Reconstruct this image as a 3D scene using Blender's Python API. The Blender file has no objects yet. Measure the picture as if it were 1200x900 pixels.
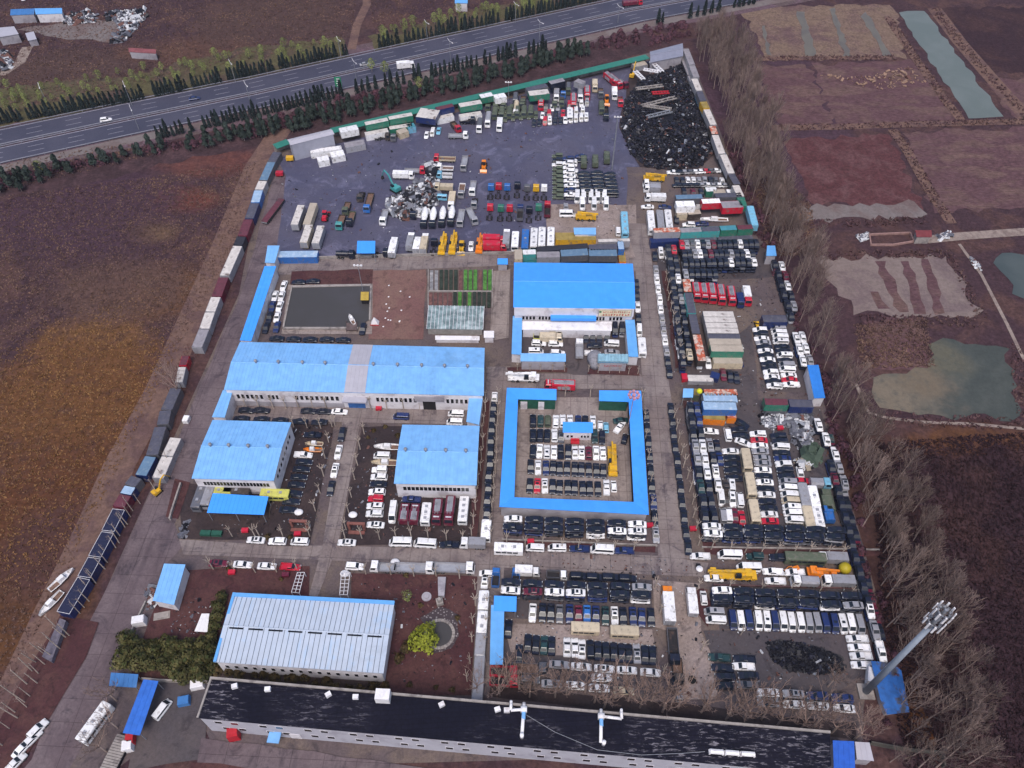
import bpy, math, random
import numpy as np
from mathutils import Vector, Matrix
random.seed(7)
R_ = math.radians
SC = bpy.context.scene
COL = SC.collection
# ---------------------------------------------------------------- camera, world, sun, exposure
F_PX, PITCH, YAW, CAM_H = 930.0, R_(50.0), R_(2.77), 180.0
cam_d = bpy.data.cameras.new("camera"); cam = bpy.data.objects.new("camera", cam_d); COL.objects.link(cam)
cam.location = (0, 0, CAM_H); cam.rotation_euler = (R_(90) - PITCH, 0, YAW)
cam_d.sensor_width = 36; cam_d.lens = 36 * F_PX / 1200; cam_d.clip_start = 1; cam_d.clip_end = 6000
SC.camera = cam
w = bpy.data.worlds.new("World"); SC.world = w; w.use_nodes = True
nt = w.node_tree; bg = nt.nodes["Background"]
sky = nt.nodes.new("ShaderNodeTexSky"); sky.sky_type = 'NISHITA'; sky.sun_disc = False
SUN_EL, SUN_AZ = R_(60), R_(184)
sky.sun_elevation = SUN_EL; sky.sun_rotation = SUN_AZ; sky.air_density = 1.0; sky.dust_density = 3.0; sky.ozone_density = 1.0
nt.links.new(sky.outputs[0], bg.inputs[0]); bg.inputs[1].default_value = 0.12
sd = bpy.data.lights.new("sun", 'SUN'); sun = bpy.data.objects.new("sun", sd); COL.objects.link(sun)
sd.energy = 1.5; sd.angle = R_(24); sd.color = (1.0, 0.93, 0.86)
sun.rotation_euler = (R_(90) - SUN_EL, 0, R_(180) - SUN_AZ)
vs = SC.view_settings; vs.view_transform = 'Standard'; vs.look = 'None'; vs.gamma = 1.0; vs.use_curve_mapping = False
vs.exposure = 0.65
SC.cycles.max_bounces = 5; SC.cycles.diffuse_bounces = 3; SC.cycles.glossy_bounces = 3; SC.cycles.transparent_max_bounces = 4
SC.cycles.use_denoising = True

# ---------------------------------------------------------------- helpers
def G(px, py, z=0.0):
    """world point at height z under a pixel of the 1200x900 photograph"""
    u = (px - 600) / F_PX; v = (450 - py) / F_PX
    cy, sy = math.cos(YAW), math.sin(YAW); cp, sp = math.cos(PITCH), math.sin(PITCH)
    dx = -sy * cp + u * cy - v * sy * sp; dy = cy * cp + u * sy + v * cy * sp; dz = -sp + v * cp
    t = (z - CAM_H) / dz
    return Vector((t * dx, t * dy, z))
def lin(h):
    if not isinstance(h, str): return tuple(h)
    h = h.lstrip('#'); o = []
    for i in (0, 2, 4):
        c = int(h[i:i+2], 16) / 255
        o.append(c / 12.92 if c <= .04045 else ((c + .055) / 1.055) ** 2.4)
    return tuple(o)
class NT:
    def __init__(s, name):
        s.m = bpy.data.materials.new(name); s.m.use_nodes = True; s.t = s.m.node_tree
        s.b = s.t.nodes["Principled BSDF"]
    def n(s, typ, ins=None, **props):
        nd = s.t.nodes.new("ShaderNode" + typ)
        for k, v in props.items(): setattr(nd, k, v)
        for k, v in (ins or {}).items():
            s.put(nd.inputs[k], v)
        return nd
    def put(s, sock, v):
        if hasattr(v, 'is_output') or isinstance(v, bpy.types.NodeSocket): s.t.links.new(v, sock)
        elif isinstance(v, (tuple, list)) and sock.type == 'RGBA': sock.default_value = (*v[:3], 1)
        else: sock.default_value = v
    def co(s, kind="Object", scale=(1, 1, 1), rot=0):
        tc = s.n("TexCoord")
        if scale == (1, 1, 1) and not rot: return tc.outputs[kind]
        mp = s.n("Mapping", {"Vector": tc.outputs[kind], "Scale": scale, "Rotation": (0, 0, rot)})
        return mp.outputs[0]
    def noise(s, scale, detail=4, vec=None, rough=.55, dist=0):
        nd = s.n("TexNoise", {"Scale": scale, "Detail": detail, "Roughness": rough, "Distortion": dist})
        if vec is not None: s.put(nd.inputs["Vector"], vec)
        return nd.outputs[0]
    def step(s, val, a, b, lo=0.0, hi=1.0):
        return s.n("MapRange", {0: val, 1: a, 2: b, 3: lo, 4: hi}, interpolation_type='SMOOTHSTEP').outputs[0]
    def mix(s, fac, a, b, blend='MIX'):
        nd = s.n("Mix", data_type='RGBA', blend_type=blend)
        s.put(nd.inputs[0], fac); s.put(nd.inputs[6], a); s.put(nd.inputs[7], b)
        return nd.outputs[2]
    def math(s, op, a, b=0.0):
        nd = s.n("Math", operation=op); s.put(nd.inputs[0], a); s.put(nd.inputs[1], b); return nd.outputs[0]
    def scale(s, col, val):
        nd = s.n("VectorMath", operation='SCALE'); s.put(nd.inputs[0], col); s.put(nd.inputs["Scale"], val); return nd.outputs[0]
    def bump(s, h, strength=.3, dist=.1):
        nd = s.n("Bump", {"Height": h, "Strength": strength, "Distance": dist}); s.put(s.b.inputs["Normal"], nd.outputs[0])
    def out(s, col, rough=.7, metal=0.0, spec=.5):
        s.put(s.b.inputs["Base Color"], col); s.put(s.b.inputs["Roughness"], rough); s.b.inputs["Metallic"].default_value = metal
        s.b.inputs["Specular IOR Level"].default_value = spec
        return s.m
MATS = {}
def mat(name, col, rough=.7, var=.18, scale=.8, col2=None, scale2=.15, lo=.5, hi=.65, metal=0, spec=.35, rnd=0.0, bump=0, bscale=3, stretch=None):
    """a plain surface with uneven tone, and a second tone (dirt, rust, wear) in patches"""
    if name in MATS: return MATS[name]
    t = NT(name); c = lin(col)
    vec = t.co("Object", stretch) if stretch else t.co()
    rgb = t.n("RGB"); rgb.outputs[0].default_value = (*c, 1); base = rgb.outputs[0]
    if col2 is not None:
        base = t.mix(t.step(t.noise(scale2, 5, vec, .65), lo, hi), base, lin(col2))
    k = t.step(t.noise(scale, 5, vec, .6), .3, .7, 1 - var, 1 + var)
    if rnd:
        oi = t.n("ObjectInfo"); k = t.math('MULTIPLY', k, t.n("MapRange", {0: oi.outputs["Random"], 3: 1 - rnd, 4: 1 + rnd}).outputs[0])
    if bump: t.bump(t.noise(bscale, 4, vec), .5, bump)
    MATS[name] = t.out(t.scale(base, k), rough, metal, spec)
    return MATS[name]
class MB:
    def __init__(s): s.v = []; s.f = []; s.mi = []
    def face(s, pts, mi=0):
        i = len(s.v); s.v += [tuple(p) for p in pts]; s.f.append(tuple(range(i, i + len(pts)))); s.mi.append(mi)
    def prism(s, pts, z0, z1, mi=0, top=None, bottom=True):
        """pts: outline seen from above (any winding); z1 may be a list"""
        n = len(pts); a = sum(pts[i][0] * pts[(i+1) % n][1] - pts[(i+1) % n][0] * pts[i][1] for i in range(n))
        z1s = list(z1) if isinstance(z1, (list, tuple)) else [z1] * n
        z0s = list(z0) if isinstance(z0, (list, tuple)) else [z0] * n
        pts = list(pts)
        if a < 0: pts.reverse(); z1s.reverse(); z0s.reverse()
        i = len(s.v)
        s.v += [(p[0], p[1], z) for p, z in zip(pts, z0s)] + [(p[0], p[1], z) for p, z in zip(pts, z1s)]
        for k in range(n):
            k2 = (k + 1) % n; s.f.append((i + k, i + k2, i + n + k2, i + n + k)); s.mi.append(mi)
        s.f.append(tuple(i + n + k for k in range(n))); s.mi.append(mi if top is None else top)
        if bottom: s.f.append(tuple(i + n - 1 - k for k in range(n))); s.mi.append(mi)
    def box(s, cx, cy, z0, sx, sy, sz, rot=0.0, mi=0, taper=1.0, tx=None):
        c, n = math.cos(rot), math.sin(rot); i = len(s.v)
        for z, k in ((z0, 1.0), (z0 + sz, taper)):
            for ax, ay in ((-1, -1), (1, -1), (1, 1), (-1, 1)):
                x = ax * sx / 2 * (k if tx is None or z == z0 else tx); y = ay * sy / 2 * k
                s.v.append((cx + c * x - n * y, cy + n * x + c * y, z))
        for q in ((0, 3, 2, 1), (4, 5, 6, 7), (0, 1, 5, 4), (1, 2, 6, 5), (2, 3, 7, 6), (3, 0, 4, 7)):
            s.f.append(tuple(i + k for k in q)); s.mi.append(mi)
    def tube(s, p, q, r0, r1=None, n=6, mi=0, cap=True):
        p, q = Vector(p), Vector(q); r1 = r0 if r1 is None else r1; d = (q - p)
        if d.length < 1e-6: return
        d.normalize(); u = d.orthogonal().normalized(); v = d.cross(u); i = len(s.v)
        for c, r in ((p, r0), (q, r1)):
            for k in range(n):
                a = 2 * math.pi * k / n; s.v.append(tuple(c + (u * math.cos(a) + v * math.sin(a)) * r))
        for k in range(n):
            k2 = (k + 1) % n; s.f.append((i + k, i + k2, i + n + k2, i + n + k)); s.mi.append(mi)
        if cap:
            s.f.append(tuple(i + n + k for k in range(n))); s.mi.append(mi)
            s.f.append(tuple(i + n - 1 - k for k in range(n))); s.mi.append(mi)
    def ball(s, c, rx, ry=None, rz=None, nu=10, nv=6, mi=0):
        ry = ry or rx; rz = rz or rx; i = len(s.v)
        for a in range(nv + 1):
            th = math.pi * a / nv
            for b in range(nu):
                ph = 2 * math.pi * b / nu
                s.v.append((c[0] + rx * math.sin(th) * math.cos(ph), c[1] + ry * math.sin(th) * math.sin(ph), c[2] - rz * math.cos(th)))
        for a in range(nv):
            for b in range(nu):
                b2 = (b + 1) % nu; s.f.append((i + a*nu + b, i + a*nu + b2, i + (a+1)*nu + b2, i + (a+1)*nu + b)); s.mi.append(mi)
    def loft(s, rings, mi=0, cap=True, smooth=False):
        n = len(rings[0]); i = len(s.v)
        for r in rings: s.v += [tuple(p) for p in r]
        for a in range(len(rings) - 1):
            for b in range(n):
                b2 = (b + 1) % n; s.f.append((i + a*n + b, i + a*n + b2, i + (a+1)*n + b2, i + (a+1)*n + b)); s.mi.append(mi)
        if cap:
            s.f.append(tuple(i + n - 1 - k for k in range(n))); s.mi.append(mi)
            j = i + (len(rings) - 1) * n; s.f.append(tuple(j + k for k in range(n))); s.mi.append(mi)
    def add(s, o, M=None, mi=None):
        i = len(s.v); s.v += [tuple(M @ Vector(p)) for p in o.v] if M else list(o.v)
        s.f += [tuple(i + k for k in f) for f in o.f]; s.mi += [mi if mi is not None else k for k in o.mi]
    def mesh(s, name, mats, smooth=False, off=None):
        me = bpy.data.meshes.new(name)
        v = s.v if off is None else [(a - off[0], b - off[1], c - off[2]) for a, b, c in s.v]
        me.from_pydata(v, [], s.f)
        for m in (mats if isinstance(mats, (list, tuple)) else [mats]): me.materials.append(m)
        if any(s.mi): me.polygons.foreach_set("material_index", s.mi)
        if smooth: me.polygons.foreach_set("use_smooth", [True] * len(s.f))
        me.update(); return me
    def build(s, name, mats, parent=None, smooth=False, origin=None):
        off = None
        if parent is not None:
            off = Vector(parent.location); p = parent.parent
            while p is not None: off += Vector(p.location); p = p.parent
        elif origin is not None: off = Vector(origin)
        o = bpy.data.objects.new(name, s.mesh(name, mats, smooth, off)); COL.objects.link(o)
        if parent is not None: o.parent = parent
        elif origin is not None: o.location = origin
        return o
def tag(o, label=None, cat=None, group=None, kind=None):
    if label: o["label"] = label
    if cat: o["category"] = cat
    if group: o["group"] = group
    if kind: o["kind"] = kind
    return o
def empty(name, loc, label, cat, group=None, rz=0.0):
    o = bpy.data.objects.new(name, None); o.location = loc; o.rotation_euler.z = rz; o.empty_display_size = .3; COL.objects.link(o)
    return tag(o, label, cat, group)
def px_poly(s, z=0.0):
    q = [float(k) for k in s.replace(',', ' ').split()]
    return [G(q[i], q[i+1], z) for i in range(0, len(q), 2)]
def rough_edge(pts, step=4.0, amp=1.0, seed=0):
    rnd = random.Random(seed); out = []
    for i, p in enumerate(pts):
        q = pts[(i + 1) % len(pts)]; d = (q - p); n = max(1, int(d.length / step)); nr = Vector((-d.y, d.x, 0)).normalized() if d.length else Vector()
        for k in range(n):
            out.append(p + d * (k / n) + nr * rnd.uniform(-amp, amp) * (0 if k == 0 and amp > 3 else 1))
    return out
def sheet(name, pts, z, m, label, kind="structure", rough=None, th=0.0, seed=1):
    b = MB(); p = [Vector((q[0], q[1], z)) for q in pts]
    if rough: p = rough_edge(p, rough[0], rough[1], seed)
    if th: b.prism(p, z - th, z)
    else:
        a = sum(p[i].x * p[(i+1) % len(p)].y - p[(i+1) % len(p)].x * p[i].y for i in range(len(p)))
        if a < 0: p.reverse()
        b.face(p)
    return tag(b.build(name, m), label, kind=kind)
ORD = ["zeroth", "first", "second", "third", "fourth", "fifth", "sixth", "seventh", "eighth", "ninth", "tenth", "eleventh", "twelfth", "thirteenth", "fourteenth", "fifteenth", "sixteenth", "seventeenth", "eighteenth", "nineteenth", "twentieth"]
def ordn(k): return ORD[k] if k < len(ORD) else f"{k}th"
# ---------------------------------------------------------------- ground
def blob_mat(name, base, alt, blobs, fine=.9, mid=.06, var=.3, alt_lo=.45, alt_hi=.62, bump=.12, stretch=(1, 1, 1), dark=None, tint=(1, 1, 1)):
    """earth / dry grass: two base tones in patches, coloured areas at real places on the ground, and fine clumps"""
    t = NT(name); vec = t.co("Object", stretch); v0 = t.co(); lin_ = globals()["lin"]
    def lin(h): return tuple(a * b for a, b in zip(lin_(h), tint))
    wob = t.noise(.03, 5, v0, .65)
    c = t.mix(t.step(t.noise(mid, 6, vec, .62, .6), alt_lo, alt_hi), lin(base), lin(alt))
    for (px, py, r, col, ex) in blobs:
        p = G(px, py)
        mp = t.n("Mapping", {"Vector": v0, "Location": (-p.x / r, -p.y / (r * ex), 0), "Scale": (1 / r, 1 / (r * ex), 0)})
        d = t.n("VectorMath", {0: mp.outputs[0]}, operation='LENGTH').outputs["Value"]
        d = t.math('ADD', d, t.math('MULTIPLY', t.math('SUBTRACT', wob, .5), 1.8))
        nz = t.step(t.noise(.25, 5, v0, .7), .32, .55, .45, 1)
        c = t.mix(t.math('MULTIPLY', t.step(d, 1.0, .45), nz), c, lin(col))
    if dark: c = t.mix(t.step(t.noise(.16, 7, vec, .75, .3), .5, .72, 0, .5), c, lin(dark))
    k = t.math('MULTIPLY', t.step(t.noise(fine, 6, vec, .72), .3, .7, 1 - var, 1 + var), t.step(t.noise(.35, 5, v0, .7), .3, .7, 1 - var * .6, 1 + var * .6))
    t.bump(t.noise(fine, 5, vec, .7), .8, bump)
    return t.out(t.scale(c, k), .95, 0, .1)
big = [Vector((-1800, -700, 0)), Vector((1800, -700, 0)), Vector((1800, 3200, 0)), Vector((-1800, 3200, 0))]
m_left = blob_mat("dry_field", "#46363d", "#564241", [
    (60, 520, 36, "#5e412e", 1.5), (110, 400, 26, "#6b4f37", .6), (70, 460, 30, "#674931", 1.0), (30, 600, 24, "#5b3d2c", 1.2), (190, 345, 22, "#614838", .8), (130, 340, 26, "#5c4944", .8),
    (215, 235, 17, "#6b4237", .6), (180, 272, 14, "#695644", .6), (60, 250, 70, "#483743", .5), (30, 720, 18, "#5c412c", 1.0), (60, 640, 16, "#503a37", 1.2),
    (100, 90, 60, "#51413f", .5), (230, 60, 40, "#5c453d", .5), (330, 20, 60, "#51413f", .6), (530, 60, 26, "#4b3c30", .6), (450, 100, 30, "#51413f", .5), (250, 190, 28, "#63423e", .4),
    (1120, 640, 40, "#352530", 1.4), (1150, 760, 26, "#36272c", 1.2), (1150, 850, 16, "#5c3f2c", .9), (1100, 830, 14, "#573b28", .9), (1140, 520, 30, "#684930", .35), (1180, 610, 30, "#33242e", 1.4),
    (1060, 660, 18, "#4f3a37", 2.0), (1040, 560, 14, "#503c37", 2.0), (900, 130, 40, "#4d3c48", 2.0), (930, 330, 22, "#49383f", 2.0)],
    dark="#33272e", tint=(.78, .72, .71))
sheet("ground", big, 0.0, m_left, "dry brown winter fields of grass and weeds around the scrapyard")
# fields to the east ------------------------------------------------------
def fmat(nm, a, b, dk=None, **k): return blob_mat(nm, a, b, [], dark=dk, **k)
m_tan = fmat("tan_grass_field", "#6d5b50", "#5c4849", "#4a383c", mid=.05, alt_lo=.4, alt_hi=.7)
m_brn = fmat("brown_field", "#58444a", "#635250", "#463539", mid=.09, stretch=(.6, 1.6, 1), tint=(.92, .83, .8))
m_red = fmat("red_brown_field", "#563a3d", "#61484a", "#42302f", mid=.12, tint=(.84, .74, .75))
m_drk = fmat("dark_field", "#33242a", "#3e2c2e", "#281c22", mid=.05)
m_gry = fmat("grey_mud", "#6d6565", "#645655", mid=.05, var=.12)
m_bge = fmat("beige_mud", "#736663", "#67595a", mid=.07, var=.14)
m_dirt = fmat("dirt_track", "#67514a", "#594544", mid=.15, var=.2)
m_path = fmat("pale_path", "#857872", "#736561", mid=.3, var=.15)
def water_mat(name, a, b, lo=.4, hi=.65, rough=.3):
    t = NT(name); v = t.co(); c = t.mix(t.step(t.noise(.06, 4, v, .6, .5), lo, hi), lin(a), lin(b))
    t.bump(t.noise(1.2, 3, v), .06, .05)
    return t.out(c, rough, 0, .25)
m_pond = water_mat("pond_water", "#5a625f", "#626967")
m_pond2 = water_mat("green_pond_water", "#3f4748", "#495050")
m_ditch = water_mat("ditch_water", "#625c52", "#57504a")
m_mudw = blob_mat("muddy_water", "#3f4443", "#474b49", [(1042, 464, 24, "#6b6257", .8), (1100, 420, 12, "#56544a", 1.0), (1078, 447, 14, "#655b4f", .8)], var=.08, bump=.03)
m_yardw = water_mat("dark_pond_water", "#413f40", "#454346", rough=.35)
FI = [("field", m_tan, "868,8 1046,6 1062,68 898,70", "tan grass strips between narrow flooded ditches"),
      ("field", m_brn, "884,78 948,76 978,146 912,150", "brown ploughed plot beside the poplar belt"),
      ("field", m_brn, "952,76 1072,70 1125,140 982,148", "brown ploughed plot with pale straw heaps"),
      ("field", m_red, "922,162 1042,158 1082,244 950,238", "red-brown weedy plot east of the poplars"),
      ("field", m_brn, "1056,154 1215,150 1260,240 1096,250", "grey-brown plot in the far corner of the fields"),
      ("field", m_drk, "1102,10 1215,8 1260,90 1150,84", "dark brown plot beyond the long pond"),
      ("field", m_brn, "1155,90 1262,95 1300,140 1190,140", "brown plot right of the long pond"),
      ("mud_flat", m_gry, "938,240 1076,236 1086,250 1062,254 940,260", "grey mud strip in the drained field"),
      ("field", m_bge, "954,303 1112,300 1150,372 1006,368", "beige drained plot with curved brown furrow strips"),
      ("field", m_brn, "1010,375 1078,372 1096,442 1032,432", "dark red weedy plot beside the green pond"),
      ("field", m_drk, "1030,545 1260,518 1700,500 2300,900 1900,1500 1180,1300 1120,980 1060,700", "dark purple-brown weed field in the south east")]
for i, (nm, m, s, lb) in enumerate(FI):
    sheet(nm, px_poly(s), .02 + .002 * i, m, lb, rough=(3, 2.0), seed=i)
for i, s in enumerate(["1025,306 1036,306 1065,366 1052,366", "1055,306 1066,306 1085,368 1073,368", "1080,304 1090,304 1108,369 1094,369", "1020,340 1028,342 1043,362 1030,362"]):
    sheet("furrow_strip", px_poly(s), .06, m_brn, f"curved brown furrow strip, {ordn(i+1)} across the beige drained plot", rough=(3, .8), seed=40 + i)
sheet("pond", px_poly("1053,14 1084,13 1177,138 1135,139"), .07, m_pond, "long straight grey-green fish pond between earth banks", rough=(4, .9))
for i, s in enumerate(["934,14 942,14 957,66 946,66", "971,10 977,9 998,67 989,66", "1010,20 1016,14 1043,64 1036,66", "893,30 896,30 904,64 899,64"]):
    sheet("ditch_water", px_poly(s), .075, m_ditch, f"narrow flooded ditch, {ordn(i+1)} along the tan grass strips", rough=(3, .8), seed=i)
sheet("pond", px_poly("1094,398 1118,400 1180,408 1196,490 1130,489 1062,487 1030,478 1018,458 1022,440 1060,434 1088,432"), .075, m_mudw, "half dried pond, muddy beige in the west and green in the east", rough=(3, 1.5))
sheet("pond", px_poly("1165,300 1230,294 1260,340 1212,352 1190,344 1176,326"), .075, m_pond2, "dark grey pond beside the pale footpath", rough=(3, 1.5))
def ribbon(name, pts, wd, z, m, label, kind="structure", th=0):
    b = MB(); L = []; Rr = []
    for i, p in enumerate(pts):
        d = (pts[min(i + 1, len(pts) - 1)] - pts[max(i - 1, 0)]).normalized(); n = Vector((-d.y, d.x, 0))
        L.append(p + n * wd / 2); Rr.append(p - n * wd / 2)
    for i in range(len(pts) - 1):
        q = [L[i], Rr[i], Rr[i+1], L[i+1]]
        if th: b.prism([(a.x, a.y) for a in q], z - th, z)
        else: b.face([(a.x, a.y, z) for a in q])
    return tag(b.build(name, m), label, kind=kind)
ribbon("footpath", px_poly("1085,281 1125,277 1210,271 1300,262"), 4.0, .09, m_path, "pale earth road running east from the red-roofed hut")
ribbon("footpath", px_poly("1124,286 1150,322 1180,380 1203,428"), 1.1, .095, m_path, "thin pale path running south beside the ponds")
ribbon("footpath", px_poly("1003,450 1010,466 1018,484 1040,490 1085,495 1140,497 1215,504"), 1.0, .095, m_path, "thin pale path curving round the half dried pond")
ribbon("bank", px_poly("1095,10 1125,50 1160,90 1205,140"), 7, .09, m_dirt, "earth bank with a track along the long pond")
ribbon("bank", px_poly("1040,20 1068,62 1108,118 1128,143"), 4, .09, m_dirt, "narrow earth bank on the near side of the long pond")
ribbon("bank", px_poly("905,150 980,149 1060,146 1220,142"), 4, .092, m_dirt, "earth bank dividing the eastern plots")
ribbon("bank", px_poly("1046,152 1065,180 1090,225 1115,262"), 4, .094, m_dirt, "earth bank between the red-brown and grey-brown plots")
ribbon("bank", px_poly("872,70 960,68 1050,68"), 3, .094, m_dirt, "earth bank at the end of the flooded ditches")
sheet("woodland_floor", px_poly("-20,240 120,212 200,190 330,166 560,112 760,62 740,40 600,70 400,118 200,168 -20,206"), .035, fmat("woodland_floor", "#3a2c30", "#48363a", mid=.1), "dark leaf-strewn floor of the pine belt", rough=(4, 1.5), seed=31)
m_olive = fmat("olive_grass", "#4f4a36", "#4e3f3c", mid=.06)
sheet("grass_strip", px_poly("-20,152 150,124 300,92 410,68 400,44 300,54 150,88 -20,104"), .036, m_olive, "olive green grass strip west of the far track", rough=(4, 2), seed=32)
sheet("grass_strip", px_poly("440,60 600,27 720,-2 690,-14 600,2 435,42"), .036, m_olive, "olive green grass strip east of the far track", rough=(4, 2), seed=33)
ribbon("dirt_track", px_poly("330,150 300,196 262,290 222,380 186,460 140,545 112,610 60,720 0,850 -60,960"), 9, .05, m_dirt, "brown earth track along the outside of the container wall")
ribbon("dirt_track", px_poly("0,88 24,72 32,55"), 5, .05, m_path, "pale earth track by the far scrap dealer")
sheet("dirt_yard", px_poly("20,34 110,22 145,26 140,50 60,44"), .05, m_gry, "bare grey ground of the far scrap dealer", rough=(4, 1))
ribbon("dirt_track", px_poly("428,-20 430,5 418,30 412,58"), 4, .05, m_dirt, "narrow track running down to the highway")
# ---------------------------------------------------------------- highway
t = NT("highway_asphalt"); v = t.co()
c = t.mix(t.step(t.noise(.05, 5, v), .4, .65), lin("#393a4b"), lin("#424252")); c = t.scale(c, t.step(t.noise(2, 3, v), .3, .7, .9, 1.1))
m_hwy = t.out(c, .8, 0, .3)
m_line = mat("road_paint", "#97949f", .7, .2)
m_rail = mat("galvanised_steel", "#8d8d98", .5, .15, metal=.3)
m_verge = fmat("verge_grass", "#5c4a52", "#56494a", mid=.1)
Mpts = px_poly("0,172 150,140 300,109.5 450,76 600,43 740,12 807,0")
d0 = (Mpts[0] - Mpts[1]).normalized(); d1 = (Mpts[-1] - Mpts[-2]).normalized()
Mpts = [Mpts[0] + d0 * 500, *Mpts, Mpts[-1] + d1 * 500]
def offs(pts, o):
    out = []
    for i, p in enumerate(pts):
        d = (pts[min(i + 1, len(pts) - 1)] - pts[max(i - 1, 0)]).normalized(); out.append(p + Vector((-d.y, d.x, 0)) * o)
    return out
ribbon("highway_verge", Mpts, 44, .03, m_verge, "grassy verge of the highway")
ribbon("highway", offs(Mpts, 7.2), 12.4, .10, m_hwy, "far carriageway of the highway, dark asphalt with white lanes")
ribbon("highway", offs(Mpts, -6.4), 12.2, .10, m_hwy, "near carriageway of the highway, dark asphalt with white lanes")
ribbon("median_strip", Mpts, 1.3, .16, m_verge, "narrow planted median of the highway", th=.1)
def dashes(pts, wd, on, off, z):
    b = MB(); acc = 0
    for i in range(len(pts) - 1):
        L = (pts[i+1] - pts[i]).length; d = (pts[i+1] - pts[i]) / L; n = Vector((-d.y, d.x, 0)) * wd / 2; s = -acc
        while s < L:
            a, e = max(s, 0), min(s + on, L)
            if e > a:
                p, q = pts[i] + d * a, pts[i] + d * e
                b.face([(p.x + n.x, p.y + n.y, z), (p.x - n.x, p.y - n.y, z), (q.x - n.x, q.y - n.y, z), (q.x + n.x, q.y + n.y, z)])
            s += on + off
        acc = L - (s - on - off)
    return b
for o in (12.6, 1.6, -1.2, -11.6):
    ribbon("road_marking", offs(Mpts, o), .32, .108, m_line, f"solid white edge line of the highway {o} metres from its middle")
for o in (9.2, 5.4, -4.6, -8.2):
    tag(dashes(offs(Mpts, o), .17, 6, 9, .108).build("road_marking", m_line), f"dashed white lane line of the highway {o} metres from its middle", kind="structure")
def rail(o, label):
    b = MB(); pts = offs(Mpts, o)
    for i in range(len(pts) - 1):
        p, q = pts[i], pts[i+1]
        b.tube((p.x, p.y, .72), (q.x, q.y, .72), .16, n=4)
        for k in range(int((q - p).length / 8)):
            s = p + (q - p) * (k * 8 / (q - p).length); b.box(s.x, s.y, 0.02, .15, .15, .7)
    tag(b.build("crash_barrier", m_rail), label, "crash barrier", "steel barriers along the highway")
rail(13.6, "steel crash barrier on the far edge of the highway"); rail(.72, "steel crash barrier on the far side of the highway median")
rail(-.72, "steel crash barrier on the near side of the highway median"); rail(-12.9, "steel crash barrier on the near edge of the highway")
ribbon("verge_slope", offs(Mpts, -16), 5, .04, m_gry, "grey gravel slope below the near carriageway")
# ---------------------------------------------------------------- yard floors
def slab_mat(name, a, b, stain, jx=5.0, jy=4.0, var=.14, rot=0, wet=.3):
    t = NT(name); v = t.co("Object", (1, 1, 1), rot)
    c = t.mix(t.step(t.noise(.09, 6, v, .65, .4), .4, .62), lin(a), lin(b))
    c = t.mix(t.step(t.noise(.16, 6, v, .75, .8), .52, .66, 0, .8), c, lin(stain))
    st = t.co("Object", (.9, .1, 1), rot)
    c = t.mix(t.step(t.noise(.5, 4, st, .6), .5, .68, 0, .45), c, lin(stain))
    br = t.n("TexBrick", {"Vector": v, "Color1": (1, 1, 1), "Color2": (.93, .93, .93), "Mortar": (.55, .52, .53), "Scale": 1.0, "Mortar Size": .07, "Brick Width": jx, "Row Height": jy}, offset=0.0)
    c = t.mix(1.0, c, br.outputs[0], 'MULTIPLY')
    c = t.scale(c, t.step(t.noise(1.6, 5, v, .7), .3, .7, 1 - var, 1 + var))
    return t.out(c, t.step(t.noise(.08, 4, v), .4, .6, .85, .85 - wet), 0, .3)
m_road = slab_mat("road_concrete", "#7e7371", "#706463", "#4a4148")
m_road_l = slab_mat("old_road_concrete", "#675a5e", "#594c51", "#3c333a", 7, 5)
m_court = slab_mat("courtyard_concrete", "#8b7f7b", "#7d716d", "#5a4f4e", 5, 5)
def patch_mat(name, a, b, c3, rough=.85, wet=.35, mid=.05, var=.16):
    t = NT(name); v = t.co()
    c = t.mix(t.step(t.noise(mid, 6, v, .65, .5), .4, .62), lin(a), lin(b))
    c = t.mix(t.step(t.noise(mid * 4, 6, v, .72, .8), .52, .66, 0, .8), c, lin(c3))
    c = t.scale(c, t.step(t.noise(1.8, 6, v, .75), .3, .7, 1 - var, 1 + var))
    t.bump(t.noise(2, 4, v), .3, .05)
    return t.out(c, t.step(t.noise(.07, 5, v), .42, .6, rough, rough - wet), 0, .3)
m_wet = patch_mat("wet_asphalt", "#454459", "#4d4b5d", "#65637a", .8, .4, .035)
m_wet_shade = patch_mat("oily_and_shaded_asphalt", "#453f43", "#504748", "#352f33", .75, .4, .05)  # oily floors, and the shadow colour painted under the car stacks
m_lot = patch_mat("scrapyard_ground", "#54494c", "#62554f", "#3f373b", .9, .3, .06, .22)
m_lot2 = patch_mat("dirty_concrete", "#8b7d7a", "#7c6e68", "#554a49", .9, .3, .06, .22)
m_soil = patch_mat("bare_soil", "#42262a", "#4d3231", "#301d20", .95, .05, .1, .25)
m_soil2 = patch_mat("plot_soil", "#6a4c4a", "#70564f", "#553c3a", .95, .05, .07, .18)
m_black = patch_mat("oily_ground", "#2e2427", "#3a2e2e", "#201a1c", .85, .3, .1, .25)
sheet("yard_ground", px_poly("314,168 540,118 760,62 806,56 850,170 892,290 965,470 1028,700 1012,830 1010,880 260,900 230,830 60,960 -20,990 -40,960 40,890 120,700 205,510 280,345"), .03, m_lot, "dirty grey-brown ground of the whole scrapyard")
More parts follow.
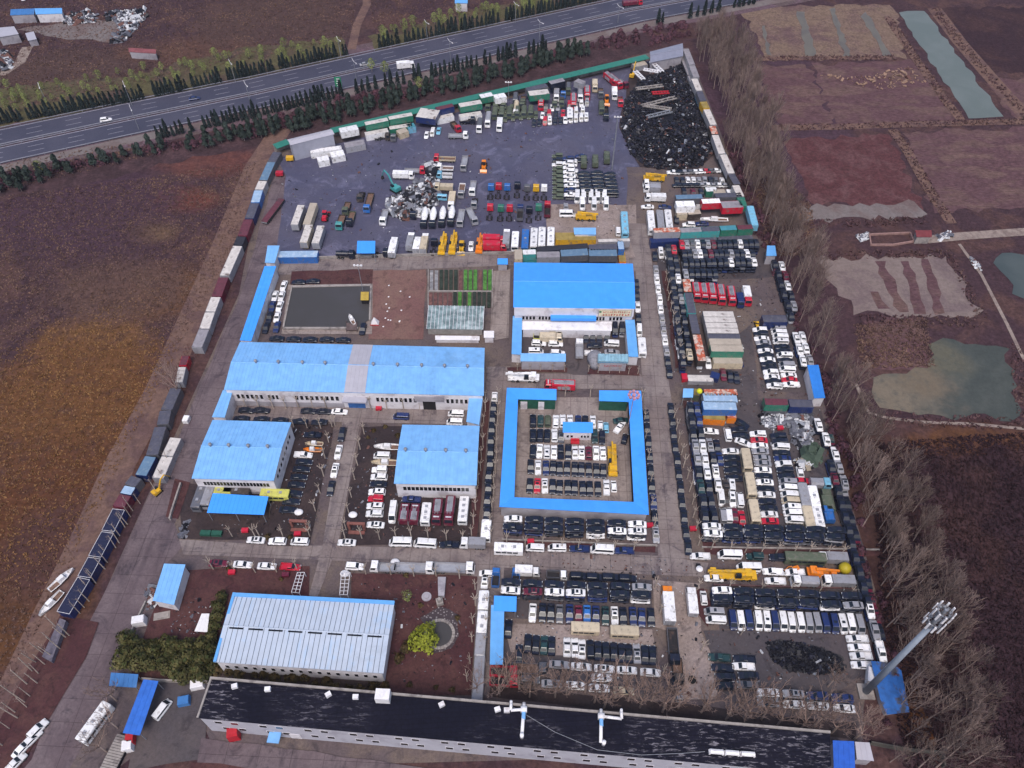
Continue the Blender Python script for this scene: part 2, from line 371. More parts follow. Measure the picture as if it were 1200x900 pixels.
YS = [("lot_floor", m_wet_shade, "800,478 880,468 960,478 1012,640 830,642", "dark ground of the eastern lot"), ("lot_floor", m_wet_shade, "588,668 764,680 764,730 588,724", "painted shadow on the ground under the southern stacks"), ("lot_floor", m_wet_shade, "834,684 1006,688 1026,738 842,738", "painted shadow on the ground under the south eastern stacks"), ("lot_floor", m_wet_shade, "588,746 772,760 772,816 584,800", "ground of the lower southern rows, darkened with painted shadow"), ("lot_floor", m_wet_shade, "766,284 892,280 908,325 800,330 812,436 790,436", "painted shadow on the ground under the north eastern stacks"), ("lot_floor", m_wet_shade, "884,380 930,380 955,425 945,460 892,458", "dark ground of the white van block"), ("soil_bed", m_black, "558,800 1004,848 1004,868 558,813", "black strip of earth under the bare trees"),  # sheets under stacks and lower rows carry painted shadow between the cars
      ("asphalt_yard", m_wet, "322,186 400,168 560,125 760,72 800,66 836,160 812,196 735,196 735,262 745,300 600,300 330,303 312,290", "damp dark asphalt of the northern truck yard"),
      ("asphalt_yard", m_lot2, "640,240 745,240 748,302 600,302 600,290 640,288", "pale worn patch at the edge of the truck yard"),
      ("internal_road", m_road_l, "326,190 336,206 322,300 300,390 262,470 224,560 204,615 214,640 190,668 170,720 140,790 120,830 80,905 40,980 -40,980 36,890 78,790 120,700 160,610 206,520 240,440 284,340", "long stained concrete road inside the western wall"),
      ("internal_road", m_road, "320,306 600,297 748,303 748,318 600,311 345,322 318,322", "concrete road between the truck yard and the workshops"),
      ("internal_road", m_road, "731,262 757,262 763,300 782,436 800,560 812,655 772,655 766,600 755,480 748,380 744,300", "concrete central road running through the yard"),
      ("internal_road", m_road, "210,632 300,638 590,644 780,652 830,660 826,676 770,674 560,664 215,650", "concrete cross road in front of the parked vans"),
      ("internal_road", m_road, "548,640 592,646 585,760 572,818 552,818 560,720", "narrow concrete lane beside the round pond garden"),
      ("internal_road", m_road, "403,484 424,484 396,640 372,700 362,698 378,640", "straight concrete lane between the two blue halls"),
      ("internal_road", m_road, "270,470 564,474 562,498 250,492", "concrete forecourt of the long blue workshop"),
      ("internal_road", m_road, "590,438 750,438 760,456 590,456", "concrete apron between the shed and the courtyard"),
      ("internal_road", m_road, "570,430 598,430 598,460 591,600 590,640 562,640 570,560", "narrow concrete strip west of the courtyard"),
      ("courtyard_floor", m_court, "604,466 740,466 745,590 600,586", "brown concrete floor of the blue-roofed courtyard"),
      ("courtyard_floor", m_wet_shade, "602,386 736,386 738,420 690,440 672,440 610,424", "dark wet floor in front of the central blue shed"),
      ("lot_floor", m_lot2, "590,730 764,738 770,772 600,764", "pale dirty aisle between the southern car rows"),
      ("lot_floor", m_lot2, "765,680 820,684 822,740 845,800 838,820 792,820 790,740 766,735", "pale dirty ground beside the orange truck"),
      ("lot_floor", m_wet_shade, "824,738 1000,742 1012,790 960,830 850,822", "dark oily ground around the black scrap heap"),
      ("lot_floor", m_wet_shade, "800,440 880,380 890,470 880,520 840,520 800,460", "dark ground around the white containers"),
      ("garden_plot", m_soil2, "437,318 500,316 496,398 432,398", "bare brown garden plot beside the greenhouse"),
      ("garden_plot", m_soil, "342,318 438,316 436,338 340,338", "narrow dark soil bed north of the pond"),
      ("paved_path", m_court, "578,318 598,316 596,396 574,400", "paved path beside the vegetable garden"),
      ("pond_bank", m_court, "338,334 437,333 436,392 330,392", "pale concrete bank of the yard pond"),
      ("soil_bed", m_black, "345,497 392,497 362,640 312,640 318,600", "dark soil under the cars east of the left blue hall"),
      ("soil_bed", m_black, "424,500 474,500 464,574 560,578 562,640 398,640", "dark soil around the boats and fire trucks"),
      ("soil_bed", m_black, "206,566 318,568 314,632 214,632", "dark soil bed under the small blue canopy"),
      ("garden_soil", m_soil, "196,668 362,664 362,700 280,700 250,790 150,800 190,690", "dark red-brown garden soil around the white hall"),
      ("garden_soil", m_soil, "412,672 558,676 552,815 440,812 464,708 412,706", "dark red-brown garden soil around the round pond"),
      ("garden_soil", m_black, "250,782 450,792 445,812 240,798", "dark strip of earth behind the black-roofed block"),
      ("forecourt", m_wet_shade, "186,800 246,800 240,890 150,905 160,860", "dark asphalt forecourt beside the black-roofed block"),
      ("internal_road", m_road_l, "236,866 1000,960 990,1000 230,900", "concrete road in front of the long grey block"),
      ("garden_soil", m_soil, "225,893 700,945 690,1000 200,960", "brown planting strip in front of the long grey block"),
      ("soil_bed", m_soil, "590,640 768,648 768,642 590,632", "dark soil verge in front of the stacked black saloons"),
      ("soil_bed", m_soil, "800,470 812,470 840,650 825,650", "dark soil verge with pollarded trees beside the central road"),
      ("soil_bed", m_soil, "830,640 1030,646 1030,652 830,650", "dark soil verge in front of the eastern stacks"),
      ("soil_bed", m_soil, "562,470 574,470 558,640 550,640", "narrow dark soil bed west of the stacked car line"),
      ("soil_bed", m_soil, "775,318 787,318 803,430 792,432", "dark soil verge beside the upper central road"),
      ("soil_bed", m_soil, "816,690 824,690 836,712 830,735 818,720", "small dark soil bed behind the white truck"),
      ("soil_bed", m_soil, "595,436 665,437 665,431 595,431", "small dark bed with white posts beside the crane truck"),
      ("soil_bed", m_soil, "688,440 750,441 748,430 692,430", "small dark bed with white posts beside the glass canopy"),
      ("scrap_floor", m_black, "740,80 805,66 838,180 815,200 750,196 725,150", "black oily floor under the scrap heap"),
      ("dirt_verge", m_soil, "205,562 222,566 208,610 196,606", "dark soil triangle by the western road"),
      ("dirt_verge", m_soil, "72,720 116,730 100,770 60,840 0,940 -60,960 -20,880", "dark earth strip with saplings west of the road")]
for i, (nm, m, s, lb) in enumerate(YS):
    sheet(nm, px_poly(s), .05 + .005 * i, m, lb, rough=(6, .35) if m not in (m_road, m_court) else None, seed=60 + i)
m_tuft = blob_mat("dry_tufts", "#5f4a46", "#715a4e", [(60, 520, 40, "#7a5a3c", 1.4), (100, 420, 34, "#80603f", .8)], var=.2)
# ---------------------------------------------------------------- loose grass and weeds
def inside(px, py, poly):
    c = False; n = len(poly); j = n - 1
    for i in range(n):
        if ((poly[i][1] > py) != (poly[j][1] > py)) and (px < (poly[j][0] - poly[i][0]) * (py - poly[i][1]) / (poly[j][1] - poly[i][1]) + poly[i][0]): c = not c
        j = i
    return c
def tufts(name, polys, n, m, label, h=(.15, .4), wd=(.15, .4), seed=3, blades=3):
    rng = np.random.default_rng(seed); P = [px_poly(p) if isinstance(p, str) else p for p in polys]
    A = [abs(sum(p[i].x * p[(i+1) % len(p)].y - p[(i+1) % len(p)].x * p[i].y for i in range(len(p)))) for p in P]
    V = []; F = []
    for p, a in zip(P, A):
        k = int(n * a / sum(A)); xs = [q.x for q in p]; ys = [q.y for q in p]; got = 0
        while got < k:
            x, y = rng.uniform(min(xs), max(xs)), rng.uniform(min(ys), max(ys))
            if not inside(x, y, p): continue
            got += 1; hh = rng.uniform(*h); ww = rng.uniform(*wd)
            for b in range(blades):
                an = rng.uniform(0, 6.283); cx, cy = math.cos(an) * ww / 2, math.sin(an) * ww / 2; i = len(V)
                lx, ly = rng.uniform(-1.3, 1.3, 2) * ww
                V += [(x - cx, y - cy, 0), (x + cx, y + cy, 0), (x + lx + cx * .5, y + ly + cy * .5, hh * .8), (x + lx - cx * .6, y + ly - cy * .6, hh)]
                F.append((i, i + 1, i + 2, i + 3))
    me = bpy.data.meshes.new(name); me.from_pydata(V, [], F); me.materials.append(m); o = bpy.data.objects.new(name, me); COL.objects.link(o)
    return tag(o, label, kind="stuff")
tufts("dry_grass", ["-30,235 170,208 300,190 275,285 225,380 180,465 118,590 55,720 -20,860 -120,860 -120,300"], 26000, m_tuft, "dry brown grass and weeds covering the western field")
tufts("dry_grass", ["-60,-10 420,-10 410,45 -20,140", "430,-10 690,-10 440,45", "0,190 170,165 190,180 0,225"], 12000, m_tuft, "dry grass and weeds beside the highway", h=(.2, .5), wd=(.2, .5))
def reeds(lines, n, wd, m, label, seed):
    for s in lines:
        P = px_poly(s); L_ = offs(P, wd); R2 = offs(P, -wd)
        REED.append(L_ + R2[::-1])
    return tufts("dry_reeds", list(REED), n, m, label, h=(.3, .9), wd=(.25, .6), seed=seed)
REED = []
reeds(["905,150 980,149 1060,146 1220,142", "1046,152 1065,180 1090,225 1115,262", "872,70 960,68 1050,68", "1040,20 1068,62 1108,118 1128,143", "1095,10 1125,50 1160,90 1205,140", "940,262 1010,262 1086,258", "950,300 1112,297 1150,372", "1008,374 1150,378", "1020,490 1130,496 1200,496", "1200,490 1190,405"], 2600, 2.2, m_brn, "tan dry reeds along the banks between the eastern plots", 12)
tufts("dark_weeds", ["1020,520 1220,505 1230,900 1060,900 1030,700"], 16000, m_drk, "dark dry weeds in the south eastern field", h=(.2, .6), wd=(.2, .5), seed=6)
tufts("dry_weeds", ["1000,380 1085,372 1095,430 1010,432", "870,150 950,240 960,300 900,300"], 5000, m_tuft, "dark dry weeds in the eastern fields", h=(.2, .6), wd=(.2, .5), seed=5)
# ---------------------------------------------------------------- building materials
def sheet_metal(name, col, col2, var=.08, spots=.5, rough=.42, lo=.55, hi=.75):
    """painted profiled steel: faint panel-to-panel tone, streaks down the slope, chalky patches"""
    if name in MATS: return MATS[name]
    t = NT(name); v = t.co()
    c = t.mix(t.step(t.noise(.12, 5, v, .65), lo, hi, 0, spots), lin(col), lin(col2))
    c = t.mix(t.step(t.noise(.9, 3, t.co("Object", (1, .12, 1)), .6), .55, .8, 0, spots * .6), c, lin(col2))
    c = t.mix(t.step(t.noise(.07, 6, v, .7, .6), .55, .74, 0, .5), c, tuple(a * .62 for a in lin(col)))
    c = t.scale(c, t.step(t.noise(.5, 4, v), .3, .7, 1 - var, 1 + var))
    MATS[name] = t.out(c, rough, 0, .35); return MATS[name]
m_blue = sheet_metal("blue_roof_steel", "#72a6da", "#88b3de")
m_blue2 = sheet_metal("bright_blue_roof_steel", "#4093ee", "#529cea", .04)
m_blue3 = sheet_metal("pale_blue_roof_steel", "#5f9cd6", "#7fb0dc", .06, .6)
m_bluedk = sheet_metal("worn_blue_roof_steel", "#3a6ea8", "#6f7f96", .1, .7)
m_greyroof = sheet_metal("grey_roof_steel", "#a2a0ab", "#b4b1b8", .05)
m_hallroof = sheet_metal("white_blue_roof_steel", "#acb6c6", "#86b3de", .04, .6)
m_green = sheet_metal("green_steel", "#2c6f62", "#4a8072", .06)
m_white = mat("white_wall_panel", "#cbc8ce", .6, .08, .6, "#a8a2a8", .3)
m_whitebox = mat("white_box_panel", "#d8d6da", .5, .06, .6, "#b5aeb0", .35, .5, .7)
m_grey = mat("grey_wall", "#98949c", .75, .12, .5, "#7b767e", .25)
m_wall2 = mat("pale_grey_wall", "#a6a5b0", .8, .08, .4, "#8f8c97", .2)
m_dark = mat("dark_window_glass", "#14161d", .12, .2, .5)
m_frame = mat("white_window_frame", "#c4c2c8", .5)
m_shade = mat("dark_opening", "#1d1b20", .9)
m_steel = mat("steel_grey", "#82848c", .5, .12, 1, metal=.2)
m_conc = mat("grey_concrete", "#8d8683", .85, .15, .8, "#6d6665", .3)
m_bdoor = mat("blue_door", "#315f9c", .5)
m_gdoor = mat("green_door", "#1f4d40", .6)
m_red = mat("red_paint", "#a61f2c", .5, .12)
t = NT("black_roof_felt"); v = t.co("Object", (1, 1, 1), R_(-5.5))
c = t.mix(t.step(t.noise(.06, 5, v, .6), .4, .65), lin("#121220"), lin("#1a1926"))
pv = t.co("Object", (.35, 1.6, 1), R_(-5.5))
pe = t.math('MULTIPLY', t.step(t.noise(1.1, 6, pv, .75, .5), .54, .62), t.step(t.noise(.03, 3, v, .5), .42, .6))
c = t.mix(pe, c, lin("#77737c")); br = t.n("TexBrick", {"Vector": v, "Color1": (1, 1, 1), "Color2": (.9, .9, .9), "Mortar": (.6, .6, .6), "Scale": 1.0, "Mortar Size": .06, "Brick Width": 9.0, "Row Height": 1.0})
c = t.mix(1.0, c, br.outputs[0], 'MULTIPLY')
m_blackroof = t.out(t.scale(c, t.step(t.noise(1.5, 5, v, .7), .3, .7, .75, 1.25)), .9, 0, .15)

def cen(ps): return sum((Vector((p[0], p[1], 0)) for p in ps), Vector()) / len(ps)
def shrink(ps, d):
    c = cen(ps); out = []
    for p in ps:
        v = Vector((p[0], p[1], 0)); k = (c - v); out.append(v + k * min(.4, d * 1.4 / k.length))
    return out
def slab(b, E1, E2, R2, R1, th=.16, rib=1.0, mi=0, ribh=.05, ribw=.07, ribmi=None):
    """sloping roof sheet between eave E1-E2 and ridge R1-R2 with raised ribs"""
    up = Vector((0, 0, th)); q = [E1, E2, R2, R1]
    i = len(b.v); b.v += [tuple(p) for p in q] + [tuple(p + up) for p in q]
    for f in ((3, 2, 1, 0), (4, 5, 6, 7), (0, 1, 5, 4), (1, 2, 6, 5), (2, 3, 7, 6), (3, 0, 4, 7)): b.f.append(tuple(i + k for k in f)); b.mi.append(mi)
    n = int((E2 - E1).length / rib) if rib else 0; d = (E2 - E1).normalized() * ribw / 2; d2 = (R2 - R1).normalized() * ribw / 2
    for k in range(1, n):
        t_ = k / n; e = E1.lerp(E2, t_) + up; r = R1.lerp(R2, t_) + up; h = Vector((0, 0, ribh))
        j = len(b.v); b.v += [tuple(p) for p in (e - d, e + d, r + d2, r - d2, e - d + h, e + d + h, r + d2 + h, r - d2 + h)]
        for f in ((4, 5, 6, 7), (0, 1, 5, 4), (1, 2, 6, 5), (3, 0, 4, 7)): b.f.append(tuple(j + a for a in f)); b.mi.append(mi if ribmi is None else ribmi)
def wall_pt(P, Q, t, z, out=0.0):
    d = (Q - P); n = Vector((d.y, -d.x, 0)).normalized(); p = P + d * t + n * out; return Vector((p.x, p.y, z))
def wall_box(name, root, P, Q, t0, t1, z0, z1, out, m, depth=.12):
    """box on the outer face of wall P->Q (outside to the right of P->Q)"""
    a, b_ = wall_pt(P, Q, t0, 0, out - depth), wall_pt(P, Q, t1, 0, out - depth); c_, d_ = wall_pt(P, Q, t1, 0, out), wall_pt(P, Q, t0, 0, out)
    b = MB(); b.prism([a, b_, c_, d_], z0, z1); return b.build(name, m, root)
def windows(root, P, Q, t0, t1, n, z0, z1, gap=.15, frame=None, pane=None):
    for k in range(n):
        a = t0 + (t1 - t0) * k / n; e = t0 + (t1 - t0) * (k + 1) / n; g = (e - a) * gap
        wn = wall_box("window", root, P, Q, a + g, e - g, z0, z1, .05, frame or m_frame)
        gg = (e - a) * (gap + .06)
        pn = wall_box("pane", root, P, Q, a + gg, e - gg, z0 + .12, z1 - .12, .075, pane or m_dark, .05)
        pn.parent = wn; pn.location = (0, 0, 0)
def fix_child(o, p):   # o was built relative to the root; its thing's part sits at the root, so the offset stays zero
    o.parent = p
def hall(name, label, px, h, rise, roof, wall=None, cat="building", band=None, vents=None, inset=.35, ribm=1.0, group=None, ridge=True):
    A, B, C, D = [G(*px[i], h) for i in range(4)]
    c0 = cen([A, B, C, D]); root = empty(name, c0, label, cat, group)
    wl = wall or m_white
    a, b_, c_, d_ = shrink([A, B, C, D], inset)
    b = MB(); m1, m2 = (a + d_) / 2, (b_ + c_) / 2; zt = h + rise * .93
    Z = lambda p, z: (p.x, p.y, z)
    b.face([Z(a, 0), Z(d_, 0), Z(d_, h), Z(m1, zt), Z(a, h)]); b.face([Z(c_, 0), Z(b_, 0), Z(b_, h), Z(m2, zt), Z(c_, h)])
    b.face([Z(d_, 0), Z(c_, 0), Z(c_, h), Z(d_, h)]); b.face([Z(b_, 0), Z(a, 0), Z(a, h), Z(b_, h)])
    b.build("wall", wl, root)
    R1 = (A + D) / 2; R2 = (B + C) / 2; R1 = Vector((R1.x, R1.y, h + rise)); R2 = Vector((R2.x, R2.y, h + rise))
    rb = MB(); rw = .11 if roof is m_hallroof else .07; slab(rb, D, C, R2, R1, rib=ribm, ribw=rw); slab(rb, B, A, R1, R2, rib=ribm, ribw=rw)
    ro = rb.build("roof", roof, root)
    if band:
        for (t0, t1, bm) in band:
            bb = MB(); u = Vector((0, 0, .035))
            for (E1, E2, Q2, Q1) in ((D, C, R2, R1), (B, A, R1, R2)):
                s0, s1 = (t0, t1) if E1 is D else (1 - t1, 1 - t0)
                slab(bb, E1.lerp(E2, s0) + Vector((0, 0, .17)), E1.lerp(E2, s1) + Vector((0, 0, .17)), Q1.lerp(Q2, s1) + Vector((0, 0, .17)), Q1.lerp(Q2, s0) + Vector((0, 0, .17)), th=.1, rib=1.0)
            o = bb.build("roof_band", bm, root); o["label"] = "pale grey band across the blue roof"
    if ridge:
        rc = MB(); rc.tube(R1 + Vector((0, 0, .17)), R2 + Vector((0, 0, .17)), .16, n=6); rc.build("ridge_cap", roof, root)
    for tt in (vents or []):
        vb = MB(); p = R1.lerp(R2, tt) + Vector((0, 0, .2)); vb.tube(p, p + Vector((0, 0, .5)), .3, n=8); vb.ball(p + Vector((0, 0, .85)), .5, .5, .45, 10, 6)
        vb.build("roof_vent", m_steel, root)
    return root, (A, B, C, D), (a, b_, c_, d_)
def canopy(name, label, px, h, roof, slope=0.3, posts=True, cat="canopy", wall=None, group=None, rib=1.0, cut=False):
    """mono-pitch roof on posts (or walls); px: NW NE SE SW at the roof"""
    A, B, C, D = [G(*px[i], h) for i in range(4)]
    A.z += slope; B.z += slope; c0 = cen([A, B, C, D]); root = empty(name, c0, label, cat, group)
    b = MB(); slab(b, D, C, B, A, rib=rib, th=.12); b.build("roof", roof, root)
    ins = shrink([A, B, C, D], .25)
    if wall is not None:
        w_ = MB(); w_.prism(ins, 0, [h + slope - .06, h + slope - .06, h - .06, h - .06]); w_.build("wall", wall, root)
    elif posts:
        for i, (P, Q) in enumerate(((A, B), (D, C))):
            n = max(2, int((Q - P).length / 6) + 1)
            for k in range(n):
                p = ins[0 if i == 0 else 3].lerp(ins[1 if i == 0 else 2], k / (n - 1)); pb = MB(); pb.box(p.x, p.y, 0, .15, .15, h + (slope if i == 0 else 0) - .02); pb.build("post", m_steel, root)
    return root, (A, B, C, D), ins
# ---------------------------------------------------------------- halls
r, E, W_ = hall("workshop", "very long blue-roofed workshop with a pale grey band across its roof", [(281.5, 401), (568, 408), (567, 464), (262.5, 457)], 7, 1.3, m_blue, band=[(.464, .545, m_greyroof)], vents=[.1, .19, .285, .375, .565, .66, .755, .845, .935])
D_, C_ = W_[3], W_[2]
for (t0, t1, n) in ((.03, .14, 6), (.155, .2, 3), (.26, .44, 9), (.58, .745, 9), (.855, .945, 5)):
    windows(r, D_, C_, t0, t1, n, 3.2, 5.2)
wall_box("door", r, D_, C_, .468, .535, 0, 4.5, .08, m_bdoor); wall_box("door", r, D_, C_, .765, .815, 0, 4.2, .06, m_shade)
wall_box("door_surround", r, D_, C_, .735, .85, 4.3, 6.4, .5, m_grey, .6); wall_box("door_canopy", r, D_, C_, .455, .55, 4.7, 5.2, 2.0, m_greyroof, 2.1)
wall_box("plinth", r, D_, C_, .005, .45, 0, 2.2, .18, m_grey, .2)
canopy("workshop_wing", "narrow blue-roofed wing joined to the west end of the long workshop", [(262, 459), (273.5, 459.5), (263.5, 489.5), (248.5, 489)], 5, m_blue, .6, wall=m_white, cat="building")
canopy("workshop_wing", "narrow blue-roofed wing joined to the east end of the long workshop", [(550, 466), (566, 466), (561.5, 498), (546.5, 494.5)], 5, m_blue, .6, wall=m_white, cat="building")
r, E, W_ = hall("steel_hall", "square blue-roofed hall at the western road with four roof vents", [(249.3, 492.4), (341.5, 495.3), (321, 563.5), (224.7, 561)], 7, 1.1, m_blue, vents=[.12, .35, .59, .83])
windows(r, W_[3], W_[2], .09, .93, 20, 3.6, 5.4, .05); wall_box("wall_base", r, W_[3], W_[2], .01, .99, 0, 1.0, .1, m_grey)
windows(r, W_[2], W_[1], .1, .9, 8, 3.8, 5.2, .2)
r, E, W_ = hall("steel_hall", "square blue-roofed hall between the boats and the stacked car line", [(471.5, 498), (562, 499.3), (558.5, 569), (461.6, 567)], 7, 1.1, m_blue, vents=[.1, .35, .6, .85])
windows(r, W_[3], W_[2], .08, .92, 16, 3.6, 5.4, .05)
# central shed with sign
r, E, W_ = hall("display_shed", "large bright blue-roofed shed with a cream sign board above its doors", [(602.4, 308), (741.5, 309.3), (744.5, 362), (601.5, 360.3)], 9, 1.3, m_blue2)
P, Q = W_[3], W_[2]
wall_box("fascia", r, P, Q, -.004, 1.004, 5.6, 9.0, .35, m_white, .35)
windows(r, P, Q, .06, .18, 4, 3.6, 5.2, .12); windows(r, P, Q, .2, .31, 4, 3.6, 5.2, .12); windows(r, P, Q, .69, .77, 3, 3.6, 5.2, .12); windows(r, P, Q, .8, .92, 4, 3.6, 5.2, .12)
wall_box("entrance_canopy", r, P, Q, .305, .69, 5.0, 6.1, 1.8, m_blue2, 1.8)
m_cream = mat("cream_sign_board", "#c9c0a6", .6)
m_signgreen = mat("green_sign_paint", "#3d6a4f", .6)
sb = wall_box("sign_board", r, P, Q, .705, .988, 5.9, 8.7, .55, m_cream)
gl = MB()
def glyph_row(b, P, Q, t0, t1, n, z, hz, out, seed):
    rr = random.Random(seed); wdt = (t1 - t0) / n
    for k in range(n):
        a = t0 + k * wdt; L = (Q - P).length
        for s_ in range(4):
            kind = rr.random(); z_ = z + rr.uniform(0, hz * .8); x0 = a + rr.uniform(0, .3) * wdt; x1 = a + rr.uniform(.45, .8) * wdt
            if kind < .5: b.prism([wall_pt(P, Q, x0, 0, out), wall_pt(P, Q, x1, 0, out), wall_pt(P, Q, x1, 0, out + .04), wall_pt(P, Q, x0, 0, out + .04)], z_, z_ + hz * .16)
            else: b.prism([wall_pt(P, Q, x0, 0, out), wall_pt(P, Q, x0 + .14 * wdt, 0, out), wall_pt(P, Q, x0 + .14 * wdt, 0, out + .04), wall_pt(P, Q, x0, 0, out + .04)], z, z + hz)
glyph_row(gl, P, Q, .745, .975, 13, 7.45, .75, .56, 4); glyph_row(gl, P, Q, .745, .975, 10, 6.25, .8, .56, 5)
g_ = gl.build("sign_lettering", m_red, r); g_.parent = sb
gl = MB(); p = wall_pt(P, Q, .722, 7.9, .6); gl.ball(p, .4, .08, .4); g_ = gl.build("sign_emblem", m_signgreen, r); g_.parent = sb
fr = MB()
for (a, e, z0, z1) in ((.705, .988, 5.9, 6.0), (.705, .988, 8.6, 8.7), (.705, .71, 5.9, 8.7), (.983, .988, 5.9, 8.7)):
    fr.prism([wall_pt(P, Q, a, 0, .55), wall_pt(P, Q, e, 0, .55), wall_pt(P, Q, e, 0, .6), wall_pt(P, Q, a, 0, .6)], z0, z1)
g_ = fr.build("sign_frame", m_grey, r); g_.parent = sb
canopy("lean_to", "long white lean-to store along the front of the central blue shed", [(612, 377.5), (717, 378), (717, 388), (611.5, 386.5)], 3.4, m_whitebox, .3, wall=m_white, cat="building")
canopy("side_gallery", "pale blue-roofed side gallery west of the small wet courtyard", [(601, 371), (612, 371.5), (611, 416), (599.5, 415)], 4, m_blue3, .2, wall=m_white, cat="building")
canopy("side_gallery", "pale blue-roofed side gallery east of the small wet courtyard", [(732.5, 375.5), (743.5, 375.5), (748, 418.5), (736.5, 418)], 4, m_blue3, .2, wall=m_white, cat="building")
r, E, ins = canopy("front_gallery", "low blue-roofed gallery with a grey front wall beside the crane truck", [(610, 415.5), (663, 416), (663, 424), (610, 423.5)], 4, m_blue, .5, wall=m_grey, cat="building")
r, E, ins = canopy("front_gallery", "grey front gallery under a wavy glass roof with red lettering", [(701, 417.5), (735.5, 418), (735.5, 425.5), (701, 425)], 4, m_bluedk, .5, wall=m_grey, cat="building")
gl = MB(); glyph_row(gl, ins[3], ins[2], .2, .85, 12, 2.2, .7, .02, 9); gl.build("lettering", m_red, r)
wv = MB()
for k in range(9):
    p, q = E[3].lerp(E[2], (k + .5) / 9), E[0].lerp(E[1], (k + .5) / 9); wv.tube(p + Vector((0, 0, .2)), q + Vector((0, 0, .2)), .7, n=10)
wv.build("wavy_glass", mat("pale_glass", "#7fa3b4", .15, .2), r)
tp = MB(); g0 = G(697, 424, 0); rr = random.Random(3)
tp.loft([[(g0.x + 2.4 * s_ * math.cos(a) * (1 + .15 * math.sin(3 * a)), g0.y + 3.6 * s_ * math.sin(a), z) for a in [k * math.pi / 6 for k in range(12)]] for s_, z in ((1, 0), (.95, 1.6), (.7, 2.7), (.25, 3.2))])
tag(tp.build("tarpaulin", mat("grey_tarpaulin", "#7d7c84", .8, .2, 1.5), smooth=True), "grey tarpaulin over a heap at the gate of the small courtyard", "tarpaulin")
# blue courtyard
def ring_building():
    h = 4.6; S = [("594,456 607,468 602.7,583 585.3,595.3"), ("602.7,583 742.7,588.5 760,604.5 585.3,595.3"), ("736.7,471 751,459.5 760,604.5 742.7,588.5"), ("594,456 652,457.5 652,469 607,468"), ("702,459 751,459.5 736.7,471 702,470")]
    root = empty("courtyard_gallery", cen(px_poly("594,456 751,459 760,604 585,595")), "bright blue-roofed gallery enclosing a square courtyard of parked cars", "building")
    for k, s in enumerate(S):
        p = px_poly(s, h); b = MB(); inner = {0: (1, 2), 1: (0, 1), 2: (0, 3), 3: (2, 3), 4: (2, 3)}[k]
        zt = [h + .12 + (.0 if i in inner else .5) for i in range(4)]; zb = [z - .14 for z in zt]
        b.prism(p, zb, zt); b.build("roof", m_blue2, root)
    wl = [("585.6,595 594.6,456.6"), ("594.8,456.6 651.5,457.8"), ("702.5,459.3 750.6,459.9"), ("750.7,460 759.4,604"), ("759,604 586.5,595")]
    for s in wl:
        p, q = px_poly(s, h); d = (q - p).normalized(); n = Vector((d.y, -d.x, 0)) * .25; p2, q2 = p + d * .4, q - d * .4
        b = MB(); b.prism([p2 + n * 1.2, q2 + n * 1.2, q2 + n * 2.2, p2 + n * 2.2], 0, h - .05); b.build("wall", m_grey, root)
    for s, m in (("609,468.5 651,469.4", m_gdoor), ("703,470.5 735.5,471.4", m_gdoor), ("604.2,582 607.8,470", m_shade), ("741.8,586 736.2,473", m_shade), ("605,582.4 741,587.6", m_grey)):
        p, q = px_poly(s, h); d = (q - p).normalized(); n = Vector((-d.y, d.x, 0)); n = n if (cen([p, q]) + n - root.location).length > (cen([p, q]) - root.location).length else -n
        b = MB(); b.prism([p + n * .35, q + n * .35, q + n * .6, p + n * .6], 0, h - .05); b.build("shutter" if m is m_gdoor else "inner_wall", m, root)
    for s in ("610,468.8 618,469", "631,469.1 638,469.3"):
        p, q = px_poly(s, h); b = MB(); d = (q - p).normalized(); n = Vector((-d.y, d.x, 0)); b.prism([p + n * .28 - n * .0, q + n * .28, q + n * .2, p + n * .2], 0, 3.6); b.build("door", m_white, root)
    for s in ("602.7,583 585.3,595.3", "742.7,588.5 760,604.5"):
        p, q = px_poly(s, h); b = MB(); b.tube((p.x, p.y, h + .15), (q.x, q.y, h + .65), .12, n=5); b.build("hip_cap", m_blue2, root)
ring_building()
r, E, ins = canopy("kiosk", "small blue-roofed white kiosk with red steps among the courtyard cars", [(659.5, 496), (694.7, 496.3), (694.7, 507.5), (659.5, 507)], 3.6, m_blue2, .5, wall=m_white, cat="kiosk")
b = MB(); p = wall_pt(ins[3], ins[2], .42, 0, .9); b.box(p.x, p.y, 0, 2.4, 1.2, .5); b.box(p.x, p.y + .6, .5, 2.4, .6, .4); b.build("steps", m_red, r)
windows(r, ins[3], ins[2], .08, .36, 2, 1.2, 2.4); windows(r, ins[3], ins[2], .6, .95, 3, 1.2, 2.4)
# white ribbed hall
A = [(274, 695.3), (462.7, 705), (449.5, 789.5), (251, 776)]
r, E, W_ = hall("ribbed_hall", "white and pale blue ribbed hall with a blue eave strip, behind the black-roofed block", A, 6, .6, m_hallroof, ribm=1.15)
for o in r.children:
    if o.name.startswith("roof"): o.data.materials.append(mat("dark_roof_seam", "#525b68", .6))
    if o.name.startswith("roof"):
        n_ = len(o.data.polygons); mi = [0] * n_
        for k in range(n_):
            if k % 1 == 0 and len(o.data.polygons[k].vertices) == 4 and o.data.polygons[k].area < 4.2 and o.data.polygons[k].area > .1: mi[k] = 1
        o.data.polygons.foreach_set("material_index", mi)
tr = MB(); A_, B_, C2, D2 = E
tr.prism([D2 + Vector((-.1, 0, 0)), A_ + Vector((-.1, 0, 0)), A_ + Vector((.55, .0, 0)), D2 + Vector((.55, 0, 0))], 5.9, 6.55)
tr.prism([A_, B_, B_ - Vector((0, .9, 0)), A_ - Vector((0, .9, 0))], 5.95, 6.5); tr.build("eave_trim", m_blue3, r)
sk = MB()
